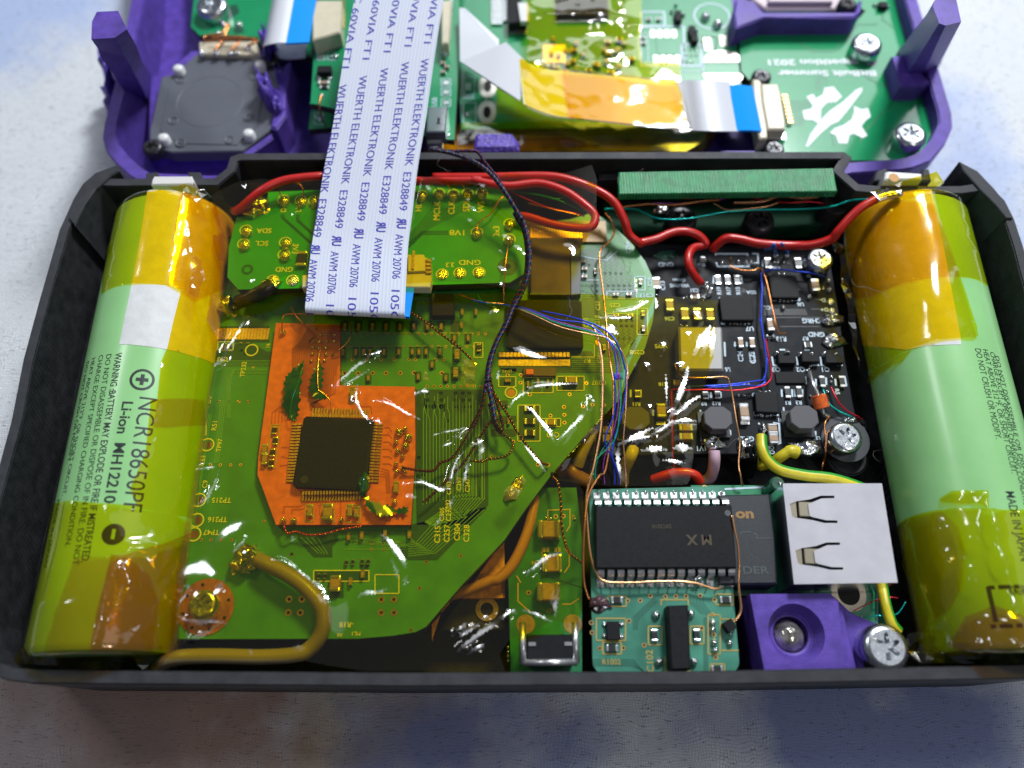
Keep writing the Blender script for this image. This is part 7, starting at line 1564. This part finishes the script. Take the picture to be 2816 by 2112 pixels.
# ---------------------------------------------------------------- right green board with logo
RG = 9.0
LGR = pcb('logo_mask', (.006, .28, .10), .16, .5, .05)
g5 = gboard('light green board at the upper right with white gear emblem and printed words', [(2110, -130), (2420, -130)]+z3(1625, 0, 1680, 260, 1620, 280, 1640, 400, 1740, 415, 1800, 600, 1760, 700, 1685, 742, 975, 740, 985, 660, 970, 400, 905, 330, 895, 170, 940, 100, 1440, 95, 1480, 50), RG, z3(1300, 500)[0], m=LGR)
b = MB(); z = RG+.06
def TB(txt, x, y, h_, xs=1): T(a7, txt, x, y, h_, 180, 0, xs, .03)
TB('Competition 2021', 700, 466, 52, 1.5); TB('BitBuilt Summer', 747, 547, 52, 1.5); 
def gear_half(cx, cy, r, seed, a0, a1_):
    P_ = []
    for k in range(0, 41):
        a_ = a0+(a1_-a0)*k/40; rr = r*(1.28 if math.sin(a_*7+seed) > 0 else 1.0); P_.append((cx+rr*math.cos(a_), cy-rr*math.sin(a_)))
    for k in range(40, -1, -1): a_ = a0+(a1_-a0)*k/40; P_.append((cx+.52*r*math.cos(a_), cy-.52*r*math.sin(a_)))
    return P_
G1 = a7(590, 720, 640, 700, 660, 735, 715, 700, 725, 655, 790, 645, 820, 680, 855, 720, 810, 760, 745, 765, 700, 810, 695, 880, 680, 920, 640, 895, 575, 890, 560, 825, 625, 810, 640, 790)
G2_ = a7(945, 790, 1000, 815, 1050, 805, 1070, 870, 1030, 900, 1000, 940, 1045, 1010, 1010, 1030, 940, 995, 910, 1010, 895, 1070, 830, 1068, 810, 1010, 765, 990, 800, 955, 870, 930, 925, 890, 945, 840)
SL = a7(1005, 650, 1005, 680, 900, 820, 830, 905, 770, 930, 690, 1000, 600, 1095, 585, 1090, 620, 1000, 700, 890, 760, 830, 860, 760, 960, 670)
for g_ in (G1, G2_, SL):
    P_ = px(g_, z); 
    if area(P_) < 0: P_ = P_[::-1]
    r_ = delaunay_2d_cdt([Vector(p) for p in P_], [(i, (i+1) % len(P_)) for i in range(len(P_))], [], 1, 1e-6); b.add([(p.x, p.y, z/10) for p in r_[0]], [list(f) for f in r_[2]])
b.build('printed_emblem_and_words', mat('silk_bright', (.75, .80, .84), .45), g5, kind='stuff')
b = MB(); z = RG+.03
for q in ((410, 235, 640, 385, 790, 385, 970, 185, 1120, 180), (850, 470, 940, 490, 1060, 590, 1180, 650), (1330, 720, 1270, 720, 1040, 960, 985, 1060), (1150, 90, 1160, 150, 1240, 205), (670, 570, 670, 660), (700, 570, 690, 660), (735, 570, 740, 620), (780, 1000, 795, 1085)): b.strip(px(a7(*q), z), .22, z)
for i in range(7): b.strip(px(a7(440, 750+i*14, 640-i*6, 752+i*14), z), .12, z); b.strip(px(a7(440, 860+i*12, 590-i*4, 862+i*12), z), .12, z)
b.build('traces', mat('logo_trace', (.004, .13, .06), .3), g5, kind='stuff')
for x, y in ((1050, 315), (1375, 990)): put('screw', U('screw'), g5, *a7(x, y)[0], RG+2.6, (5.6, 5.6, 2.6), 20)
for x, y in ((260, 560), (355, 1100)): put('screw', U('dscrew'), g5, *a7(x, y)[0], RG+1.6, (3.6, 3.6, 2.0), 20)
comps(g5, 'tin', a7, [222, 222, 355, 222], 75, 58, RG, .35)
comps(g5, 'chip', a7, [1165, 30], 60, 50, RG, 1, name='transistor'); comps(g5, 'sol', a7, [1105, 25, 1200, 45], 30, 30, RG, .6)
b = MB(); b.prism(px(a7(190, 585, 240, 590, 260, 620, 300, 960, 300, 1030, 240, 1035, 200, 800), RG+3.0), RG, RG+3.0, bev=.25); b.prism(px(a7(250, 620, 380, 620, 400, 690, 435, 900, 435, 965, 300, 965, 262, 760), RG+3.4), RG, RG+3.4, bev=.3); cB = b.build('ribbon_connector', IVO, g5)
comp(g5, 'tin', *a7(368, 1010)[0], 48, 24, RG, 1.8, name='solder_tab')
b = MB()
for i in range(8): b.box(W(*a7(425+i*6, 720+i*28)[0], RG+.4), (.9, .4, .3))
b.build('pins', COPP, g5, kind='stuff')
# part behind the button frame
b = MB(); b.prism(px(z3(950, -60, 1350, -60, 1370, 0, 1340, 42, 1020, 42, 960, 0), 11), 8, 11, bev=.3); b.prism(px(z3(1040, -60, 1310, -60, 1330, 8, 1030, 8), 12), 11, 12, bev=.2); tag(b.build('button_unit', mat('button_pink', (.55, .45, .50), .4)), 'pale pinkish button part in the purple frame at the top right edge', 'button')
put('screw', U('dscrew'), ls, *z3(1400, 10)[0], 13.5, (3.4, 3.4, 2.0), 0)
# white blocks in the hinge notches
WB = mat('white_block', (.68, .67, .66), .4)
b = MB(); b.prism(px(z1(1040, 1188, 1295, 1188, 1310, 1230, 1295, 1245, 1020, 1250, 1025, 1215), 19), 15, 19, bev=.2); tag(b.build('white_plug', WB), 'small white block in the left notch of the back wall, above the left cell', 'plug', 'white blocks in the wall notches')
b = MB(); b.prism(px(z3(1572, 795, 1590, 790, 1740, 800, 1742, 828, 1568, 830), 19), 15, 19, bev=.2); c = W(*z3(1610, 822)[0], 19); b.disc(c, .8, 19.06, 12, 1); tag(b.build('white_plug', [WB, mat('rust', (.55, .28, .08), .6)]), 'small white block with a brown spot in the right notch, by the right cell', 'plug', 'white blocks in the wall notches')
# ================================================================ yellow films
random.seed(11)
def film(name, label, outline, z0, m, ridges, amp=.012, freq=.6, step=.04, seed=0, drape=None, group='crinkled yellow films'):
    P = px(outline, z0); 
    def zf(x, y):
        q = Vector((x*freq+seed, y*freq, seed*.3)); h = amp*noise.noise(q)+amp*.35*noise.noise(q*3.1)
        return (x, y, z0/10+h+ridges.h(x, y)+(drape(x, y) if drape else 0))
    mb = sheet(P, step, zf, dens=ridges.extra)
    for i, f in enumerate(mb.f):
        if ridges.on_crease(sum(mb.v[k][0] for k in f)/len(f), sum(mb.v[k][1] for k in f)/len(f)): mb.m[i] = 1
    o = mb.build(name, [m, KGLINT], smooth=True); return tag(o, label, 'film', group)
FZ = 15.7
rg = Ridges(FZ)
def rd(f, pts, w_, h): rg.add(f(*pts), w_, h)
def gl(R_, f, w_, *pts): R_.glint(f(*pts), w_)
gl(rg, b6, .5, 1110, 262, 900, 268, 700, 290, 540, 320, 400, 400, 290, 490, 240, 600); gl(rg, b6, .45, 420, 540, 560, 650, 660, 780, 760, 920, 845, 1070); gl(rg, b6, .5, 850, 1070, 980, 900, 1120, 760, 1230, 610, 1260, 460, 1380, 520)
gl(rg, b6, .45, 400, 1030, 500, 1150, 600, 1270, 710, 1410)
gl(rg, a1, .5, 880, 610, 960, 520, 1080, 410, 1240, 320); gl(rg, a1, .3, 890, 620, 1010, 550, 1160, 450); gl(rg, a1, .45, 1060, 570, 1050, 700, 1130, 830, 1250, 870); gl(rg, a1, .5, 1180, 690, 1290, 720, 1420, 780, 1530, 840); gl(rg, a1, .35, 1640, 960, 1760, 935, 1880, 912, 1800, 990, 1700, 1050)
gl(rg, a1, .5, 1400, 1335, 1560, 1325, 1690, 1370, 1760, 1320, 1800, 1180, 1870, 1070); gl(rg, a1, .7, 1920, 1040, 2000, 1030, 1990, 1140); gl(rg, a1, .35, 1910, 1130, 1880, 1260, 1850, 1370); gl(rg, a1, .7, 1430, 1410, 1500, 1430); gl(rg, a1, .5, 1490, 650, 1600, 620); gl(rg, a1, .4, 1790, 1430, 1760, 1500); gl(rg, a1, .35, 1700, 1570, 1660, 1640)
gl(rg, a1, .6, 2060, 40, 2130, 0)
gl(rg, z4, .55, 1270, 930, 1300, 1100, 1330, 1270, 1370, 1320, 1440, 1280, 1520, 1160, 1600, 1010)
gl(rg, b8, .8, 1050, 280, 1160, 380, 1260, 530, 1310, 640); gl(rg, b8, .5, 1150, 520, 1200, 640, 1215, 740); gl(rg, b8, .6, 1110, 855, 980, 880, 860, 900, 790, 945); gl(rg, b8, .4, 1320, 690, 1280, 830); gl(rg, b8, .7, 90, 340, 120, 330)
gl(rg, b7, .6, 30, 990, 130, 1060, 300, 1090, 460, 1070, 600, 1110); gl(rg, b7, .5, 120, 1300, 150, 1250, 220, 1280, 370, 1210, 500, 1120); gl(rg, b7, .5, 590, 590, 530, 700, 450, 810); gl(rg, b7, .35, 190, 650, 130, 800, 50, 920); gl(rg, b7, .5, 840, 110, 780, 200, 700, 300); gl(rg, b7, .6, 1660, 790, 1740, 880); gl(rg, b7, .7, 1350, 1385, 1500, 1385); gl(rg, b7, .5, 860, 1390, 880, 1450)
gl(rg, b7, .25, 1120, 380, 1300, 420, 1500, 560, 1700, 740, 1810, 940)
gl(rg, a2, .6, 1440, 885, 1560, 780, 1700, 680, 1810, 605); gl(rg, a2, .4, 1850, 610, 1950, 650, 2040, 690); gl(rg, a2, .4, 1520, 880, 1620, 820); gl(rg, a2, .4, 1415, 780, 1500, 705, 1480, 770, 1640, 650); gl(rg, a2, .55, 1855, 425, 1930, 350, 2020, 285, 2100, 265); gl(rg, a2, .5, 2075, 480, 2055, 570, 2045, 670)
gl(rg, z8, .4, 1250, 385, 1225, 470, 1180, 560, 1130, 640); gl(rg, z8, .4, 1100, 410, 1250, 380)
gl(rg, z6, .8, 300, 1400, 420, 1450, 560, 1480); gl(rg, z6, 1.0, 980, 1240, 1100, 1290); gl(rg, z6, .3, 970, 1170, 1100, 1180, 1200, 1170); gl(rg, z6, .4, 1060, 1130, 1200, 1115, 1330, 1045); gl(rg, a1, .35, 2140, 450, 2120, 540)
for k in range(70):
    u = random.uniform(560, 1700); v = random.uniform(850, 1750); a_ = random.uniform(0, math.pi); l = random.uniform(8, 34)
    rg.r and rg.add([(u, v), (u+l*math.cos(a_)*.6, v+l*math.sin(a_)*.6), (u+l*math.cos(a_+.5), v+l*math.sin(a_+.5))], random.uniform(.3, .5), random.uniform(.06, .2))
cw = [W(*b7(x, y)[0], 15) for x, y in ((1100, 440), (1400, 620), (1660, 880), (1700, 1100), (1600, 1350))]
def drapeA(x, y):
    h = 0
    for p in cw:
        d2 = (x-p.x)**2+(y-p.y)**2; h += .06*math.exp(-d2/.12)
    lp = W(*b7(830, 340)[0], 15); h += .10*math.exp(-((x-lp.x)**2+(y-lp.y)**2)/.1)
    sc_ = W(*z8(1150, 1165)[0], 15); h += .12*math.exp(-((x-sc_.x)**2+(y-sc_.y)**2)/.12)
    for q_ in dark: h -= q_[2]*math.exp(-((x-q_[0])**2+(y-q_[1])**2)/q_[3])
    return h
dk = [W(*a2(*q)[0], 15) for q in ((1500, 900), (1300, 900), (1650, 850))]
dark = []
oA = z4(1240, 850, 1430, 850, 1560, 900, 1700, 880)+z5(300, 850, 640, 840, 1200, 845, 1500, 848, 1760, 850, 1900, 840)+z6(340, 990, 745, 1000, 760, 988, 900, 990, 1180, 1015, 1300, 1018, 1385, 1012)+b6(1750, -40, 1700, 300, 1560, 560, 1100, 1100, 815, 1420, 830, 1500)+a3(440, 160, 600, 180, 650, 260, 645, 700, 640, 1100, 600, 1190, 440, 1165, 250, 1260, 140, 1290, 60, 1400, 100, 1520)+[(1380, 1846), (1000, 1845), (900, 1830), (820, 1814), (640, 1811), (520, 1812), (440, 1812)]+z8(960, 1440, 1010, 1300, 1010, 1000, 1050, 760, 1100, 500, 1150, 200, 1180, 0)+[(590, 1000), (600, 930)]
film('yellow_film', 'large crinkled yellow film over the main board and the orange board', oA, FZ, KAPB, rg, drape=drapeA, seed=1)
# film over the adapter board
rgB = Ridges(18.6)
oB = z4(1380, 200, 1550, 120, 1700, 100)+z5(340, 105, 900, 100, 1400, 100, 1800, 95)+z6(250, 75, 560, 70, 700, 75, 905, 10, 945, 120, 940, 380, 890, 540, 805, 660, 745, 720, 742, 800, 750, 1000, 600, 985, 400, 975, 200, 935, 0, 905)+z5(1500, 770, 1250, 780, 900, 770, 600, 760, 560, 725)+z4(1860, 730, 1700, 820, 1560, 856, 1430, 858, 1440, 560)
FILMB = 1
rgE = Ridges(13); 
film('yellow_film', 'second brownish film between adapter board and mint corner, over the gold fingers', z6(100, 480, 430, 440, 900, 480, 850, 600, 740, 700, 745, 990, 450, 960, 380, 930, 410, 700), 14.2, KAP, rgE, seed=6, step=.1)
b = MB(); b.prism(px(z6(440, 560, 840, 560, 740, 700, 748, 1000, 440, 1000), 13.9), 12.6, 13.9, bev=.1); tag(b.build('flex_block', mat('flex_brown', (.035, .032, .028), .35, var=.4, vscale=5)), 'dark flat module under film, right of the adapter board', 'module')
b = MB()
for i in range(18): b.box(W(*z6(448+i*22, 525)[0], 13), (.38, 2.6, .15))
b.box(W(*z6(640, 525)[0], 12.6), (16, 4, .4), 0, 1); tag(b.build('gold_finger_strip', [GOLD, mat('amber_flex', (.40, .22, .03), .35)]), 'row of gold fingers beside the looping red wire', 'connector', kind='stuff')
b = MB(); b.prism(px(z6(744, 640, 822, 580, 822, 990, 748, 1000), 14), 12.6, 14, bev=.05); tag(b.build('grey_strip', mat('grey_strip', (.07, .075, .085), .45)), 'narrow grey strip between brownish film and mint board corner', 'module')
# film over the power board
rgC = Ridges(13.2)
for k in range(26):
    u = random.uniform(1560, 1960); v = random.uniform(830, 1320); a_ = random.uniform(0, math.pi); l = random.uniform(8, 36)
    rgC.add([(u, v), (u+l*math.cos(a_)*.6, v+l*math.sin(a_)*.6), (u+l*math.cos(a_+.5), v+l*math.sin(a_+.5))], random.uniform(.3, .5), random.uniform(.06, .2))
for k in range(26):
    u = random.uniform(640, 1640); v = random.uniform(500, 820); a_ = random.uniform(0, math.pi); l = random.uniform(8, 32)
    rgB.add([(u, v), (u+l*math.cos(a_)*.6, v+l*math.sin(a_)*.6), (u+l*math.cos(a_+.5), v+l*math.sin(a_+.5))], random.uniform(.3, .5), random.uniform(.06, .2))
film('yellow_film', 'yellow film over the bright green adapter board and the red wires', oB, 18.9, KAPB, rgB, amp=.012, seed=4)
gl(rgC, b1, 1.0, 1130, 1200, 1060, 1290, 1000, 1400, 940, 1520, 870, 1650); gl(rgC, b1, .8, 1180, 1230, 1170, 1350, 1150, 1470, 1140, 1600, 1130, 1680); gl(rgC, b1, 1.0, 1100, 1280, 1050, 1450, 1020, 1600)
gl(rgC, b3, .8, 1040, 30, 1000, 180, 960, 320, 900, 480, 840, 620, 780, 740); gl(rgC, b3, .7, 1200, 430, 1080, 500, 960, 600, 860, 680, 770, 760); gl(rgC, b3, .8, 560, 860, 440, 920, 320, 990, 200, 1050, 110, 1080); gl(rgC, b3, .5, 1140, 820, 1000, 808, 800, 810, 680, 890, 520, 970, 300, 1040)
gl(rgC, b3, .3, 1150, 768, 960, 768, 780, 772); gl(rgC, b3, 1.3, 850, 1140, 960, 1130, 1080, 1130); gl(rgC, b3, .9, 420, 1165, 540, 1155, 640, 1150, 600, 1110); gl(rgC, b3, .5, 680, 1290, 800, 1310, 1020, 1340); gl(rgC, b3, .6, 110, 1090, 90, 1250, 100, 1400, 130, 1600); gl(rgC, b3, .3, 740, 120, 745, 600)
gl(rgC, b6, .6, 1560, 570, 1440, 690, 1300, 850, 1150, 1020, 1000, 1190, 830, 1410)
gl(rgC, b1, .4, 290, 760, 300, 880, 270, 960)
gl(rgB, z5, .6, 1430, 610, 1500, 680, 1600, 730); gl(rgB, z5, .35, 1540, 600, 1640, 650, 1740, 720); gl(rgB, z5, .6, 1360, 548, 1420, 548); gl(rgB, z6, .4, 340, 115, 480, 210, 640, 310, 820, 430); gl(rgB, z6, .6, 830, 490, 720, 550, 620, 610, 560, 680); gl(rgB, z6, .5, 440, 385, 600, 430, 780, 455); gl(rgB, z6, .3, 460, 960, 600, 925, 740, 985); gl(rgB, z4, .6, 1570, 350, 1620, 420, 1650, 490); gl(rgB, z4, .3, 1400, 230, 1560, 160, 1700, 110)
gl(rgB, z6, .4, 500, 720, 530, 790)
jag = []
yy = [(1215, 1190), (1205, 1300), (1195, 1400), (1180, 1500), (1165, 1659)]
for i in range(22):
    t = i/21*(len(yy)-1); k = min(int(t), len(yy)-2); x = yy[k][0]+(yy[k+1][0]-yy[k][0])*(t-k); y = yy[k][1]+(yy[k+1][1]-yy[k][1])*(t-k); jag += [x+(12 if i % 2 else -12), y]
oC = b1(290, 755, 560, 745, 900, 775, 1250, 815, 1225, 1000)+b1(*jag)
j3 = []
for i in range(18):
    y = 60+i*22; x = 1325-(i*22)*.30; j3 += [x+(10 if i % 2 else -10), y]
oC += b3(*j3)+b3(1215, 480, 1190, 620, 1160, 780, 1140, 1050, 1110, 1250, 1080, 1420, 1060, 1560, 1020, 1620, 600, 1640, 150, 1640, -60, 1640)+a3(620, 200, 440, 180)+b6(800, 1470, 815, 1420, 1100, 1100, 1560, 560, 1720, 300, 1800, -20)+z6(1390, 1100)
film('yellow_film', 'yellow film with a jagged right edge over the left part of the black board', oC, 13.2, KAPB, rgC, amp=.015, seed=9, step=.04)
# jagged shiny flap standing up between
for q, lb, sd in ((a1(1860, 390, 1970, 385, 1945, 600, 1880, 600, 1850, 540), 'small crumpled bright yellow film scrap right of the capacitor rows', 3), (a1(1575, 460, 1620, 560, 1560, 540), 'tiny yellow film scrap above the dark fan of traces', 6), (a3(225, 150, 250, 190, 180, 320, 90, 330, 90, 260), 'shiny film scrap over the slot of solder', 9)):
    crumple('film_scrap', q, 15.5, .10, film_mat('kapton_bright', (1, .86, .05), .12, smudge=.3), lb, 'film', sd, 'small film scraps', step=.05, freq=5)
# orange tape on the folded ribbon and film on the middle board
def strip_film(name, label, pts, wv, m, amp=.03, seed=0, step=.07):
    P_ = smooth_path([W(*p) for p in pts], 8); L = [0]
    for i in range(1, len(P_)): L.append(L[-1]+(P_[i]-P_[i-1]).length)
    wv = Vector(wv)
    def zf(x, y):
        i = 0
        while i < len(L)-2 and L[i+1] < x: i += 1
        p = P_[i].lerp(P_[i+1], (x-L[i])/max(1e-6, L[i+1]-L[i])); q = Vector((x*1.2+seed, y*2.2, seed)); h = amp*(noise.noise(q)+.5*abs(noise.noise(q*2.4)))
        return p+wv*y+Vector((0, 0, .03+max(-.01, h)))
    o = sheet([(0, -.5), (L[-1]*.3, -.52), (L[-1]*.7, -.5), (L[-1], -.5), (L[-1]*.985, -.1), (L[-1]*1.0, .2), (L[-1]*.98, .5), (0, .5)], step, zf).build(name, m, smooth=True); return tag(o, label, 'tape', 'tapes on the folded white cable')
wv_ = (-.10, 1.12, 0)
strip_film('orange_tape', 'yellow tape piece on the folded white cable, left of the orange part', Z(a8, 660, 640, 15.4, 850, 702, 15.5, 1010, 722, 15.5), (-.12, 1.14, 0), KAPC, seed=1)
strip_film('orange_tape', 'orange tape over the middle of the folded white cable', Z(a8, 985, 718, 15.5, 1200, 740, 15.5, 1400, 762, 15.4, 1700, 792, 15.2, 1880, 800, 15.2), wv_, film_mat('kapton_double', (.93, .62, .01), .08, gloss=.7), seed=3, amp=.022)
rgD = Ridges(11.5)
for f, p, w_, h in ((a8, (700, 150, 900, 155, 1150, 140, 1380, 140), .8, 1.4), (a8, (700, 230, 900, 225, 1150, 215, 1240, 190, 1400, 235, 1540, 195), .8, 1.4), (a8, (1200, 370, 1300, 410, 1390, 400), .6, .7), (a8, (1190, 520, 1390, 530), .7, .7), (a8, (1020, 500, 1150, 530), .5, .5), (a8, (1370, 0, 1400, 80), .7, .8), (a8, (900, 960, 1050, 1030, 1200, 1090, 1410, 1135), .8, 1.3), (a8, (640, 760, 700, 790), .5, .7), (a8, (780, 930, 880, 790), .3, .5)): rgD.add(f(*p), w_, h)
film('yellow_film', 'crinkled yellow film over the middle of the board behind, above the orange tape', a8(690, -150, 1450, -150, 1560, 0, 1560, 180, 1540, 300, 1560, 480, 1850, 490, 1860, 640, 1600, 900, 1000, 900, 600, 900, 460, 860, 455, 660, 560, 720, 690, 520), 11.5, KAPB, rgD, amp=.06, freq=1.5, seed=12, step=.08)
film('yellow_film', 'dark amber film in the gap just behind the black back wall', a8(100, 930, 1950, 920, 2050, 1000, 2050, 1130, -60, 1130, -60, 1020), 9.5, KAPB, rgD, amp=.05, freq=1.5, seed=15, step=.1)
